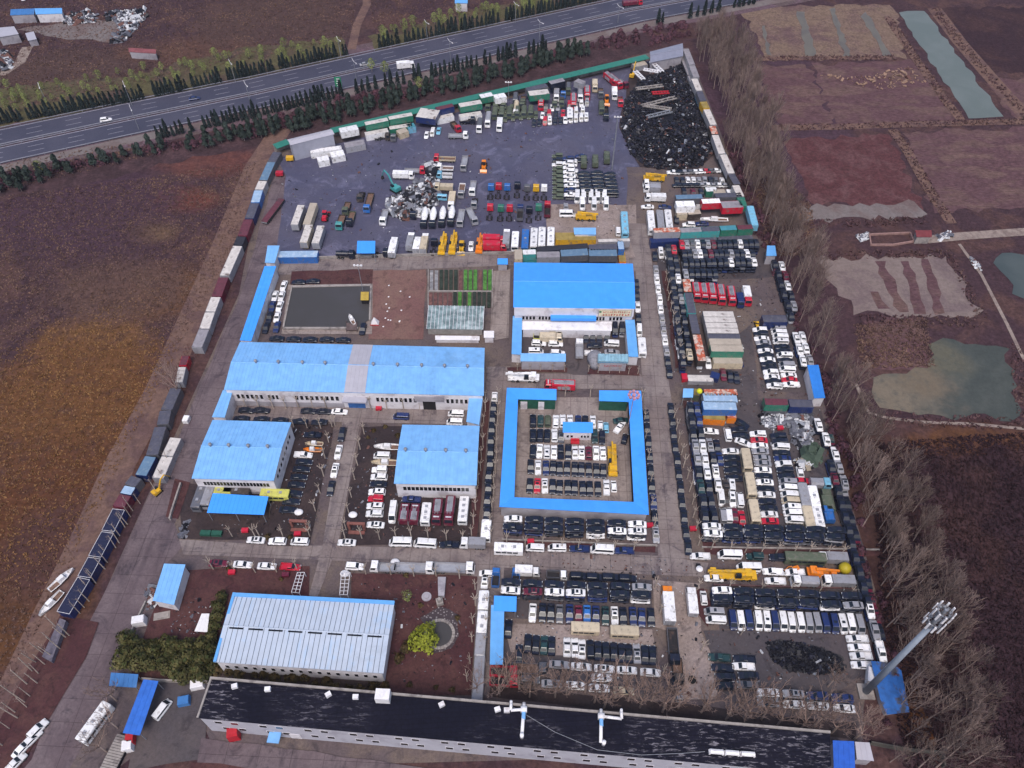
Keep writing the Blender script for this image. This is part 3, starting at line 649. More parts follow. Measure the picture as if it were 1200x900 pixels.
for k in range(8):
    t0, t1 = .04 + k * .119, .04 + k * .119 + .085; m1, m2 = (A_ + D2) / 2, (B_ + C2) / 2; p, q = m1.lerp(m2, t0), m1.lerp(m2, t1); sk.box((p.x + q.x) / 2, (p.y + q.y) / 2 - .5, 6.75, (q - p).length, .35, .1, math.atan2(q.y - p.y, q.x - p.x))
sk.build("skylight", m_dark, r)
windows(r, W_[3], W_[2], .02, .98, 17, 2.6, 4.2, .25)
# long black-roofed block
h = 9.5; px = [(247, 793.5), (972.5, 857), (975, 907.5), (230.5, 841.2)]
A, B, C, D = [G(*q, h) for q in px]; root = empty("office_block", cen([A, B, C, D]), "very long two-storey grey block with a flat black felt roof along the street", "building")
b = MB(); ins = shrink([A, B, C, D], .15); dv = (B - A).normalized(); nv = Vector((-dv.y, dv.x, 0))
ins = [A - nv * .3 + dv * .3, B - nv * .3 - dv * .3, C + nv * .3 - dv * .3, D + nv * .3 + dv * .3]; ins = [Vector((p.x, p.y, 0)) for p in ins]
b.prism(ins, 0, h - .3); b.build("wall", m_wall2, root)
b = MB(); b.prism([A, B, C, D], h - .3, h); b.build("roof", m_blackroof, root)
b = MB()
b.prism([A, B, B - nv * .45, A - nv * .45], h, h + .45); b.prism([A - nv * .46, D, D + dv * .4, A - nv * .46 + dv * .4], h, h + .3); b.build("parapet", m_conc, root)
P, Q = ins[3], ins[2]
wins = []
for k in range(13):
    t0 = .018 + k * .0745
    for j in (0, .027):
        windows(root, P, Q, t0 + j, t0 + j + .016, 1, 5.9, 7.3, .08); windows(root, P, Q, t0 + j + .006, t0 + j + .022, 1, 2.2, 3.6, .08)
windows(root, ins[0], ins[3], .2, .8, 3, 5.6, 7.0, .25)
wall_box("door", root, P, Q, .137, .155, 0, 3.0, .08, m_white); wall_box("door_canopy", root, P, Q, .16 - .055, .125, 3.0, 3.3, 2.2, m_blue, 2.2)
b = MB()
for tt in (.045, .1, .2, .245, .385, .475, .49):
    p = A.lerp(B, tt) - nv * 1.6; b.box(p.x, p.y, h, 1.2, .9, .9, random.uniform(0, 1))
b.build("roof_ventilator", m_whitebox, root)
p = A.lerp(B, .29) - nv * 1.2; b = MB(); b.box(p.x, p.y, h, 3, 2.2, 2.6); b.build("stair_hood", m_whitebox, root)
for tt, seed in ((.517, 1), (.64, 2)):
    b = MB(); p = A.lerp(B, tt) - nv * 1.3; z = h + 1.0; e = p + Vector((-2.7 if seed == 1 else 4.2, 0, 0)); s_ = p - nv * 5.2
    b.tube((p.x, p.y, z), (e.x, e.y - .3, z), .32, n=8); b.tube((e.x, e.y - .3, z), (e.x, e.y + 1.4, z), .32, n=8); b.tube((e.x, e.y + 1.4, h - 3), (e.x, e.y + 1.4, z + .3), .3, n=8)
    b.tube((p.x, p.y + .6, z), (s_.x, s_.y, z), .36, n=10); b.tube((s_.x + (.6 if seed == 2 else 0), s_.y, h), (s_.x + (.6 if seed == 2 else 0), s_.y, z + .8), .42, n=10); b.tube((p.x, p.y + 1.4, z), (p.x, p.y - .5, z), .34, n=8)
    b.box(p.x, p.y, h, 1.3, 1.0, 1.6); du = b.build("exhaust_duct", m_whitebox, root, True)
    b2 = MB(); b2.tube((p.x, p.y - .6, z), (p.x, p.y - 2.0, z), .42, n=10); o2 = b2.build("duct_collar", m_blue, root); o2.parent = du
b = MB(); p = G(830, 881.5, h); q = G(885, 885.5, h)
for k in range(3):
    a, e = p.lerp(q, k / 3 + .02), p.lerp(q, (k + 1) / 3 - .03); b.tube((a.x, a.y, h + .8), (e.x, e.y, h + .8), .5, n=8)
    b.box(a.x, a.y, h, .3, .9, .6); b.box(e.x, e.y, h, .3, .9, .6)
b.build("water_heater", m_whitebox, root)
b = MB(); prev = None
for (x_, y_) in ((600, 828), (650, 858), (700, 879), (752, 885), (800, 883), (826, 881)):
    p = G(x_, y_, h); p.z = h + .12
    if prev: b.tube(prev, p, .06, n=4)
    prev = p
b.build("roof_cable", m_steel, root)
canopy("annex", "deep blue-roofed annex at the east end of the long grey block", [(975, 868.5), (1000, 869.5), (1003, 930), (978, 930)], 6, mat("deep_blue_roof", "#2356b4", .5, .1), .4, wall=m_wall2, cat="building")
canopy("annex", "weathered grey lean-to beside the deep blue annex", [(1001, 870), (1018, 871), (1024, 892), (1004, 890)], 4, m_greyroof, .4, wall=m_grey, cat="shed")
# small canopies and sheds (roof px NW NE SE SW)
SM = [("canopy", "bright blue canopy in front of the western blue hall", [(250, 579), (315, 583), (309.5, 603.5), (242.5, 601)], 4, m_blue2, None),
      ("canopy", "blue canopy beside the black tank trucks at the yard edge", [(419, 283.5), (440, 283.5), (439.5, 297), (418, 297)], 4, m_blue2, None),
      ("guard_hut", "blue-roofed white hut among rubble by the western road", [(193, 661.5), (218, 662.5), (204, 709), (179, 704)], 4, m_blue, m_white),
      ("shed", "long pale blue lean-to roof beside the southern car rows", [(575.5, 710), (591, 710), (589.5, 779), (574, 779)], 3.6, m_blue3, None),
      ("canopy", "square bright blue canopy over the corner of the southern car rows", [(579, 699), (605.5, 700), (605, 717), (578.5, 716)], 4, m_blue2, None),
      ("shed", "blue-roofed shed at the eastern boundary beside the van rows", [(945.5, 429), (958.7, 428.8), (967, 466.5), (954, 467)], 4.2, sheet_metal("strong_blue_roof", "#2f78cc", "#4a86c8"), m_white),
      ("shed", "small pale blue shed at the north of the central road", [(689, 268), (698, 268), (698, 276), (689, 276)], 3, m_blue3, m_white),
      ("office_hut", "white hut with a pale blue roof behind the white coaches", [(672, 268), (698, 268), (698.5, 275), (673, 275)], 3.4, m_blue, m_white),
      ("shed", "small blue-roofed hut at the top of the paved path", [(583, 304), (595, 304), (595, 310), (583, 310)], 3, m_blue2, m_grey),
      ("canopy", "blue tarpaulin roof with patches beside the western road", [(131, 789), (163, 791), (160, 806), (128, 804)], 3, m_bluedk, None),
      ("shed", "long deep blue open shed beside the asphalt forecourt", [(169, 797), (186.5, 799), (164, 862), (144, 859)], 4, mat("royal_blue_roof", "#2c62b8", .5, .12), None),
      ("canopy", "blue canopy at the corner of the eastern lot with grey tarps", [(800.5, 456.5), (812.5, 456.5), (812, 466), (800, 466)], 4, m_blue, None),
      ("shed", "blue-roofed corner shed at the north end of the western strip roof", [(314, 289), (328, 289), (322, 308.5), (310.5, 308)], 4, m_blue, m_white),
      ("strip_roof", "long narrow bright blue roof beside the western road", [(310.5, 313), (324, 313), (294.5, 400), (281, 399)], 4, m_blue2, m_white),
      ("shed", "small blue shed roof beside the eastern boundary stacks", [(898.5, 289), (908, 289), (910, 300), (898, 300)], 4, m_blue3, m_grey),
      ("shed", "rusty blue shed far away beside the scrap heaps beyond the highway", [(13, 12), (41, 11), (40, 17), (12, 18)], 4, m_bluedk, m_grey),
      ("shed", "pale shed with blue roof edge beyond the highway", [(41, 11), (73, 10.5), (73, 16), (42, 17)], 4, m_blue3, m_white),
      ("shed", "grey shed at the far western edge beyond the highway", [(-6, 34), (17, 32), (22, 40), (-2, 44)], 4, m_greyroof, m_grey),
      ("shed", "small grey tarp shed beside the far earth track", [(30, 40), (40, 38), (43, 46), (33, 48)], 3, m_greyroof, m_grey),
      ("shed", "low shed with rusty red roof on the far side of the highway", [(151, 57), (183, 59), (183, 63), (151, 61)], 3, mat("rusty_red_roof", "#79454a", .8, .2), m_grey),
      ("shed", "blue and white shed beyond the highway beside a track", [(533, 0), (548, 0), (548, 4), (533, 4)], 4, m_blue3, m_white),
      ("hut", "field hut with a dark red roof at the end of the pale road", [(1072, 271), (1091, 271), (1092, 278), (1074, 278)], 3, mat("dark_red_roof", "#6d3136", .8, .15), m_conc),
      ("canopy", "white sheet roof beside the western road garden", [(237, 720), (246, 720), (243, 741), (228, 740)], 2.2, m_whitebox, None)]
for (nm, lb, px, h, rf, wl) in SM:
    canopy(nm, lb, px, h, rf, .35, wall=wl, cat=nm.replace('_', ' '))
# north strip roof, grey sheds
def along(pts, z):
    return [G(x, y, z) for x, y in pts]
for (p0, p1, lb) in (((322, 172), (338, 166), "short green steel roof at the north west corner of the wall"), ((388, 153.5), (759, 66.5), "very long green steel roof along the northern wall")):
    a, e = G(*p0, 3.2), G(*p1, 3.2); d = (e - a).normalized(); n = Vector((-d.y, d.x, 0)); root = empty("strip_roof", cen([a, e]), lb, "roof")
    b = MB(); slab(b, a - n * 1.9, e - n * 1.9, e + n * 1.9, a + n * 1.9, rib=2.0); b.build("roof", m_green, root)
    b = MB(); b.prism([a + n * 1.5, e + n * 1.5, e + n * 1.2, a + n * 1.2], 0, 3.2); b.build("wall", m_conc, root)
r, E, W_ = hall("grey_shed", "large grey steel shed at the north west corner of the truck yard", [(336.5, 164), (388, 151.5), (392, 157.5), (340.5, 170.5)], 7, .5, m_greyroof, wall=mat("grey_steel_wall", "#8f909e", .6, .08, .4), ribm=1.5)
r, E, W_ = hall("grey_shed", "large sloping grey shed roof behind the black scrap heap", [(761.5, 61), (800, 51), (800.5, 66), (762, 73.5)], 5.5, .6, sheet_metal("dull_grey_roof", "#7d7f90", "#8c8b98"), wall=m_grey, ribm=1.5)
# greenhouse and beds
r, E, ins = canopy("greenhouse", "old glass greenhouse with ribbed grey-green panes beside the vegetable beds", [(502.5, 359.5), (567.5, 360.5), (566, 386.5), (500, 385.5)], 2.6, None or mat("greenhouse_glass", "#6f8285", .2, .35, .4, "#93a0a3", .2, .4, .7), .5, wall=mat("greenhouse_wall", "#8a8684", .7), rib=.9, cat="greenhouse")
bars = MB()
for k in range(0, 16):
    p, q = E[3].lerp(E[2], k / 15), E[0].lerp(E[1], k / 15); bars.tube(p + Vector((0, 0, .2)), q + Vector((0, 0, .2)), .1, n=4)
bars.build("glazing_bars", m_frame, r)
canopy("cold_frame", "low white sheet roof in front of the old greenhouse", [(510, 394), (562, 394.5), (562, 399), (510, 398.5)], 1.2, m_whitebox, .2, wall=m_white, cat="shed")
canopy("pump_house", "small white hut at the corner of the old greenhouse", [(567, 388.5), (579, 388.5), (579, 396), (567, 396)], 2.4, m_whitebox, .2, wall=m_white, cat="hut")
m_bedg = fmat("green_crop", "#4d7a3c", "#3c6432", mid=.4); m_bedd = fmat("dark_crop", "#333a34", "#28302b", mid=.4); m_bedb = fmat("bed_soil", "#5f4444", "#6a4c48", mid=.4); m_bedgr = fmat("covered_bed", "#77767a", "#8a888a", mid=.4)
bedc = ["ggrrr", 0]
for row, (y0, y1, cols) in enumerate(((317.5, 341, "xxddddbgggbgG"), (343.5, 361, "bbbbbdgdgdddd"))):
    x0, x1 = (503, 577) if row == 0 else (502, 576)
    n = len(cols)
    for k, ch in enumerate(cols):
        a = x0 + (x1 - x0) * k / n + .8; e = x0 + (x1 - x0) * (k + 1) / n - .8; sh = -1.0 * row
        b = MB(); b.prism([G(a, y0), G(e, y0), G(e - .2, y1), G(a - .2, y1)], 0, .3 if ch in 'xb' else .55)
        cn = {'x': "grey covered", 'd': "dark leafy", 'b': "bare brown", 'g': "green leafy", 'G': "bright green"}[ch]
        tag(b.build("vegetable_bed", {'x': m_bedgr, 'd': m_bedd, 'b': m_bedb, 'g': m_bedg, 'G': m_bedg}[ch]), f"{cn} vegetable bed, {ordn(k+1)} from the west in the {('far','near')[row]} bed row", "vegetable bed", "vegetable beds beside the greenhouse")
b = MB(); b.prism(px_poly("502,341.3 577,341.8 577,343 502,342.5"), 0, .5)
for x_ in (502, 577): b.prism([G(x_ - .5, 316.5), G(x_ + .5, 316.5), G(x_ + .3, 361), G(x_ - .7, 361)], 0, .5)
tag(b.build("garden_kerb", m_conc), "pale concrete kerb round the vegetable beds", "kerb")
# pond of the yard
sheet("pond", px_poly("343,338.5 434,336.5 432.5,376 420,385 333.5,385"), .5, m_yardw, "dark rectangular pond of the yard")
for i, o in enumerate([("343,338.5 434,336.5 434.8,334.5 342,336.5"), ("333.5,385 343,338.5 342,337 331.5,386"), ("333.5,385 420,385 420,387 332,387"), ("434,336.5 432.5,376 434.5,377 436,336")]):
    b = MB(); b.prism(px_poly(o), 0, .75); tag(b.build("pond_wall", m_conc), f"low concrete wall on the {('north','west','south','east')[i]} side of the dark pond", "wall", "pond walls")
canopy("raft_hut", "small yellow hut on a raft in the dark pond", [(423, 343), (432.5, 343), (432, 352), (422.5, 352)], 2.4, mat("yellow_roof", "#a38a3d", .7), .3, wall=m_shade, cat="hut")
b = MB(); p = px_poly("406.5,380.5 419,380.5 419,389 406.5,389"); b.prism(p, .6, .9)
for q in p: b.box(q.x, q.y, 0, .2, .2, 1.6)
tag(b.build("jetty", mat("weathered_wood", "#5a4c4c", .85, .25)), "weathered wooden jetty at the corner of the dark pond", "jetty")
def low_wall(label, s, h, th, m, name="wall", cat="wall"):
    pts = px_poly(s); b = MB()
    for i in range(len(pts) - 1):
        p, q = pts[i], pts[i+1]; d = (q - p).normalized(); n = Vector((-d.y, d.x, 0)) * th / 2; b.prism([p + n, q + n, q - n, p - n], 0, h)
    return tag(b.build(name, m), label, cat)
low_wall("low grey wall between the truck yard and the inner road", "326,305 420,302 500,300 600,297.5", 1.1, .4, m_conc)
low_wall("low concrete kerb wall in front of the southern courtyard stacks", "588,633 770,640", .6, .35, m_conc)
low_wall("low concrete kerb wall in front of the eastern car stacks", "822,642 1030,645", .6, .35, m_conc)
low_wall("brown kerb wall in front of the south eastern stacks", "836,686 1000,690", .5, .35, mat("brown_kerb", "#5d4446", .85, .15))
low_wall("grey retaining wall beside the western road", "213,568 202,602 200,610", 1.2, .4, m_conc)
low_wall("low wall with gaps along the garden of the white hall", "172,706 150,752 140,762", 1.0, .35, m_conc)
low_wall("low grey wall beside the forecourt of the black-roofed block", "168,797 190,799 245,801", 1.4, .35, m_conc)
low_wall("thin pale kerb along the eastern edge of the central road", "786,300 802,440", .3, .3, m_conc)
low_wall("weathered concrete wall beside the poplars south of the tower", "1018,872 1060,880 1102,884 1104,900", 1.8, .3, mat("mossy_wall", "#4d4a46", .9, .2))
low_wall("pale block wall around plots by the field hut", "1018,275 1020,288 1046,288 1070,284 1066,274 1018,276", .8, .4, mat("pale_brick_wall", "#8a6d68", .9, .2))
# gate grids at the garden entrance
for i, s in enumerate(["351,676 359,676 353,700 344,699", "402,676 412,676 409,702 400,702"]):
    p = px_poly(s); b = MB()
    for k in range(7):
        t_ = k / 6; a, e = p[0].lerp(p[3], t_), p[1].lerp(p[2], t_); b.tube((a.x, a.y, 2.4), (e.x, e.y, 2.4), .08, n=4)
    for k in range(3):
        a, e = p[0].lerp(p[1], k / 2), p[3].lerp(p[2], k / 2); b.tube((a.x, a.y, 2.4), (e.x, e.y, 2.4), .1, n=4)
    for q in p: b.tube((q.x, q.y, 0), (q.x, q.y, 2.4), .1, n=4)
    tag(b.build("pergola", m_frame), f"pale green garden pergola {('west','east')[i]} of the lane to the white hall", "pergola")
# blue tarp ruin near the tower
p = px_poly("1020,775 1047,777 1057,785 1068,833 1040,837 1032,820", 2.6); root = empty("tarp_shed", cen(p), "collapsed blue tarpaulin shed beside the mobile phone tower", "shed")
b = MB(); zs = [2.9, 2.6, 2.2, 1.7, 2.3, 2.5]; c0 = cen(p); rr = random.Random(5)
for i in range(6):
    q, s_ = p[i], p[(i+1) % 6]
    for k in range(4):
        a, e = q.lerp(s_, k / 4), q.lerp(s_, (k+1) / 4); za = zs[i] + (zs[(i+1) % 6] - zs[i]) * k / 4; ze = zs[i] + (zs[(i+1) % 6] - zs[i]) * (k + 1) / 4
        b.face([(a.x, a.y, za), (e.x, e.y, ze), (c0.x, c0.y, 2.75)])
b.build("roof_sheet", mat("torn_blue_sheet", "#24579a", .6, .3, .35, "#3a3a44", .22, .5, .62), root)
b = MB(); b.prism(shrink(p, .4), 0, 1.6); b.build("wall", m_grey, root)
# ---------------------------------------------------------------- vehicles
PC = {'k': ("#171c2e", "black"), 'n': ("#1d2c5c", "navy blue"), 'w': ("#dedde0", "white"), 's': ("#8b8b93", "silver"), 'r': ("#b01c34", "red"), 'm': ("#5e1a30", "maroon"),
      'b': ("#2a62a8", "blue"), 't': ("#1f3a3e", "dark teal"), 'o': ("#4b5344", "olive green"), 'c': ("#b9ab95", "cream"), 'y': ("#c79a22", "yellow"), 'g': ("#55565e", "grey"),
      'l': ("#6fa8c4", "light blue"), 'a': ("#d2761c", "orange"), 'p': ("#b5b35a", "lime yellow"), 'e': ("#2c6f5d", "green"), 'q': ("#3f8d8f", "turquoise"), 'd': ("#3a3231", "rusty brown")}
def paint(c):
    col = PC[c][0]
    return mat("paint_" + PC[c][1].replace(' ', '_'), col, .28 if c not in 'od' else .6, .07, 1.5, "#6e6660" if c not in 'kn' else "#3a393f", .8, .5, .75, spec=.5, rnd=.12)
m_glass = mat("car_glass", "#1d242e", .33, .1, 1, spec=.36)
m_tyre = mat("tyre_rubber", "#141416", .85)
m_rim = mat("wheel_rim", "#6d6e74", .4, metal=.4)
m_chas = mat("truck_chassis", "#232227", .8, .25, 2, "#4a3a35", .8)
m_bump = mat("bumper_plastic", "#26272b", .6)
m_lamp = mat("headlight_glass", "#b8bcc2", .2)
m_wood = mat("truck_bed_wood", "#6a5348", .85, .25, 1.5)
m_alu = mat("aluminium", "#9a9ba3", .4, .12, 1, "#6f6e75", .5, metal=.2)
MESH = {}
def ms(key, fn):
    if key not in MESH: MESH[key] = fn()
    return MESH[key]
def wheel_mesh(r, wd):
    def f():
        b = MB(); b.tube((0, -wd / 2, 0), (0, wd / 2, 0), r, n=10)
        b.tube((0, -wd / 2 - .012, 0), (0, wd / 2 + .012, 0), r * .58, n=8, mi=1)
        return b.mesh("wheel", [m_tyre, m_rim])
    return ms(("wheel", r, wd), f)
def sec(x, w, z0, z1):
    h = z1 - z0
    return [(x, -w * .86, z0), (x, w * .86, z0), (x, w, z0 + .3 * h), (x, w * .98, z0 + .78 * h), (x, w * .8, z1), (x, -w * .8, z1), (x, -w * .98, z0 + .78 * h), (x, -w, z0 + .3 * h)]
KIND = {  # length, half width, roof z, belt z, cabin base x0 x1, roof x0 x1, bonnet z, boot z
    'S': (4.7, .9, 1.44, .95, -1.75, 1.1, -1.0, .22, .88, .93), 'H': (3.7, .81, 1.5, .95, -1.78, 1.15, -1.45, .35, .9, .95), 'U': (4.6, .94, 1.72, 1.06, -2.2, 1.1, -1.9, .3, 1.02, 1.06),
    'V': (4.7, .87, 1.92, 1.08, -2.3, 1.95, -2.2, 1.05, 1.0, 1.05), 'J': (4.2, .9, 1.88, 1.1, -2.05, .75, -2.0, .4, 1.08, 1.1), 'P': (5.1, .88, 1.6, 1.0, -.75, 1.2, -.55, .35, .95, .8), 'M': (5.9, .98, 2.5, 1.25, -2.9, 2.55, -2.85, 1.7, 1.15, 1.2)}
def car_body(kind):
    L, wd, rz, bz, cx0, cx1, rx0, rx1, hz, tz = KIND[kind]; l = L / 2; b = MB()
    if kind == 'P':
        st = [sec(-l, wd * .9, .45, .62), sec(-l + .05, wd, .4, .66), sec(-.8, wd, .3, .68), sec(-.75, wd, .25, bz), sec(cx1, wd, .25, hz + .03), sec(l - .4, wd * .96, .28, hz - .08), sec(l - .05, wd * .82, .35, hz - .28)]
        b.loft(st)
        for y in (-1, 1): b.box((-l - .75) / 2, y * (wd - .05), .6, l - .8, .08, .45)
        b.box(-l + .05, 0, .6, .08, wd * 1.9, .45)
    else:
        st = [sec(-l, wd * .8, .4, tz - .22), sec(-l + .12, wd * .95, .28, tz - .03), sec(cx0 + .25, wd, .24, tz + .02), sec((cx0 + cx1) / 2, wd, .22, bz), sec(cx1 - .1, wd, .22, hz + .04), sec(l - .45, wd * .97, .25, hz - .1), sec(l - .1, wd * .85, .3, hz - .24), sec(l, wd * .7, .36, hz - .36)]
        b.loft(st)
    w0, w1 = wd * .88, wd * .72 if kind not in 'VMJ' else wd * .82
    z0 = bz - .04
    lo = [(cx0, -w0, z0), (cx1, -w0, z0), (cx1, w0, z0), (cx0, w0, z0)]; md = [(rx0 - .04, -w1 - .03, rz - .07), (rx1 + .06, -w1 - .03, rz - .07), (rx1 + .06, w1 + .03, rz - .07), (rx0 - .04, w1 + .03, rz - .07)]
    hi = [(rx0 + .1, -w1 + .08, rz), (rx1 - .1, -w1 + .08, rz), (rx1 - .1, w1 - .08, rz), (rx0 + .1, w1 - .08, rz)]
    b.loft([lo, md, hi])
    return b, lo, md
def glass_quad(p0, p1, q1, q0, a0, a1, b0, b1, off, th=.02):
    """pane on the quad p0 p1 (bottom) q0 q1 (top), inset, pushed out along its normal"""
    P = [Vector(v) for v in (p0, p1, q1, q0)]
    f = lambda a, t: P[0].lerp(P[1], a).lerp(P[3].lerp(P[2], a), t)
    q = [f(a0, b0), f(a1, b0), f(a1, b1), f(a0, b1)]; n = (q[1] - q[0]).cross(q[3] - q[0]).normalized() * off
    b = MB(); b.loft([[v - n for v in q], [v + n for v in q]]); return b
def car_spec(kind, c, sunroof=False, load=None):
    key = ("car", kind, c)
    if key not in MESH:
        b, lo, md = car_body(kind); L, wd, rz, bz, cx0, cx1, rx0, rx1, hz, tz = KIND[kind]; l = L / 2
        MESH[key] = b.mesh("car_body", paint(c))
        if ("glass", kind) not in MESH:
            g = {}
            g['windscreen'] = glass_quad(lo[1], lo[2], md[2], md[1], .05, .95, .1, .95, .015).mesh("windscreen", m_glass)
            g['rear_window'] = glass_quad(lo[3], lo[0], md[0], md[3], .07, .93, .2, .92, .015).mesh("rear_window", m_glass)
            g['sr'] = glass_quad(lo[0], lo[1], md[1], md[0], .06, .94, .2, .9, .012).mesh("side_window", m_glass)
            g['sl'] = glass_quad(lo[2], lo[3], md[3], md[2], .06, .94, .2, .9, .012).mesh("side_window", m_glass)
            s = MB(); s.box((rx0 + rx1) / 2 + (.1 if kind not in 'VM' else .5), 0, rz - .01, .62, .8, .03); g['sun'] = s.mesh("sunroof", m_glass)
            for nm, y in (('hl', 1), ('hr', -1)):
                s = MB(); s.box(l - .14, y * wd * .62, hz - .36, .2, .34, .13); g[nm] = s.mesh("headlight", m_lamp)
            MESH[("glass", kind)] = g
    g = MESH[("glass", kind)]; L, wd = KIND[kind][:2]; r = .32 if kind in 'SHVP' else .37; wm = wheel_mesh(r, .22); wx = L * .29
    sp = [("body", MESH[key], None), ("windscreen", g['windscreen'], None), ("side_window", g['sr'], None), ("side_window", g['sl'], None)]
    if kind != 'P' or True: sp.append(("rear_window", g['rear_window'], None))
    if sunroof: sp.append(("sunroof", g['sun'], None))
    sp += [("headlight", g['hl'], None), ("headlight", g['hr'], None)]
    for x in (-wx, wx * 1.02):
        for y in (-1, 1): sp.append(("wheel", wm, (x, y * (wd - .1), r)))
    return sp
def one(key, name, fn, mats, smooth=False):
    def f():
        b = MB(); fn(b); return b.mesh(name, mats, smooth)
    return ms(key, f)
def wheels(xs, y, r, wd=.3, dual=False):
    wm = wheel_mesh(r, wd); return [("wheel", wm, (x, s * y, r)) for x in xs for s in (-1, 1)]
def bus_spec(L, c, hatches=3, H=3.1, W=2.5, roofc=None):
    k = ("bus", L, c, H, W, roofc); l = L / 2; w_ = W / 2
    def body(b):
        rings = []
        for x, s_, dz in ((-l, .94, .06), (-l + .15, 1, 0), (l - .25, 1, 0), (l, .93, .1)):
            rings.append([(x, -w_ * s_, .4), (x, w_ * s_, .4), (x, w_ * s_, H - .3 - dz), (x, w_ * s_ * .9, H - .06 - dz), (x, w_ * s_ * .6, H - dz), (x, -w_ * s_ * .6, H - dz), (x, -w_ * s_ * .9, H - .06 - dz), (x, -w_ * s_, H - .3 - dz)])
        b.loft(rings)
    sp = [("body", one(k, "bus_body", body, paint(c)), None)]
    for s_ in (-1, 1):
        n = max(3, int(L / 1.6))
        for i in range(n):
            def win(b, i=i, s_=s_): x0 = -l + .5 + (L - 1.6) * i / n; x1 = -l + .5 + (L - 1.6) * (i + .88) / n; b.box((x0 + x1) / 2, s_ * w_, H * .5, x1 - x0, .05, H * .27)
            sp.append(("side_window", one(("buswin", L, H, W, s_, i), "side_window", win, m_glass), None))
    sp.append(("windscreen", one(("busws", L, H, W), "windscreen", lambda b: b.box(l - .03, 0, H * .45, .1, W * .84, H * .34), m_glass), None))
    sp.append(("rear_window", one(("busrw", L, H, W), "rear_window", lambda b: b.box(-l + .02, 0, H * .55, .1, W * .7, H * .22), m_glass), None))
    for i in range(hatches):
        x = -l + L * (i + .7) / (hatches + .4)
        sp.append(("roof_hatch", one(("hatch",), "roof_hatch", lambda b: b.box(0, 0, 0, .75, .75, .1), m_alu if c == 'w' else m_alu), (x, 0, H - .01)))
    sp += wheels((-l * .5, l * .62), w_ - .18, .48)
    return sp
def cab_mesh(c, L, W, H, z0, hood=0):
    l = L / 2
    def f(b):
        rings = [[(x, -W / 2 * s_, z0), (x, W / 2 * s_, z0), (x2, W / 2 * s_ * .92, z0 + H), (x2, -W / 2 * s_ * .92, z0 + H)] for x, x2, s_ in ((-l, -l, 1), (l * .5, l * .3, 1), (l, l * .55, .97))]
        # lower and upper halves: front upright, screen raked
        b.loft([[(-l, -W/2, z0), (l, -W/2, z0), (l, W/2, z0), (-l, W/2, z0)], [(-l, -W/2, z0 + H*.45), (l, -W/2, z0 + H*.45), (l, W/2, z0 + H*.45), (-l, W/2, z0 + H*.45)], [(-l, -W/2*.93, z0 + H*.95), (l*.62, -W/2*.93, z0 + H*.95), (l*.62, W/2*.93, z0 + H*.95), (-l, W/2*.93, z0 + H*.95)], [(-l + .1, -W/2*.8, z0 + H), (l*.5, -W/2*.8, z0 + H), (l*.5, W/2*.8, z0 + H), (-l + .1, W/2*.8, z0 + H)]])
        b.box(l, 0, z0 - .05, .12, W * .98, .35)
    return one(("cab", c, L, W, H, z0), "cab", f, paint(c))
def cab_glass(L, W, H, z0):
    l = L / 2
    ws = glass_quad((l, -W/2, z0 + H*.45), (l, W/2, z0 + H*.45), (l*.62, W/2*.93, z0 + H*.95), (l*.62, -W/2*.93, z0 + H*.95), .06, .94, .1, .9, .02)
    s1 = glass_quad((-l, -W/2, z0 + H*.45), (l, -W/2, z0 + H*.45), (l*.62, -W/2*.93, z0 + H*.95), (-l, -W/2*.93, z0 + H*.95), .3, .92, .1, .85, .015)
    s2 = glass_quad((l, W/2, z0 + H*.45), (-l, W/2, z0 + H*.45), (-l, W/2*.93, z0 + H*.95), (l*.62, W/2*.93, z0 + H*.95), .08, .7, .1, .85, .015)
    return [("windscreen", ms(("cgw", L, W, H, z0), lambda: ws.mesh("windscreen", m_glass)), None), ("side_window", ms(("cg1", L, W, H, z0), lambda: s1.mesh("side_window", m_glass)), None), ("side_window", ms(("cg2", L, W, H, z0), lambda: s2.mesh("side_window", m_glass)), None)]
def shift(sp, dx, dz=0):
    return [(a, m, (dx + (p[0] if p else 0), p[1] if p else 0, dz + (p[2] if p else 0))) for a, m, p in sp]
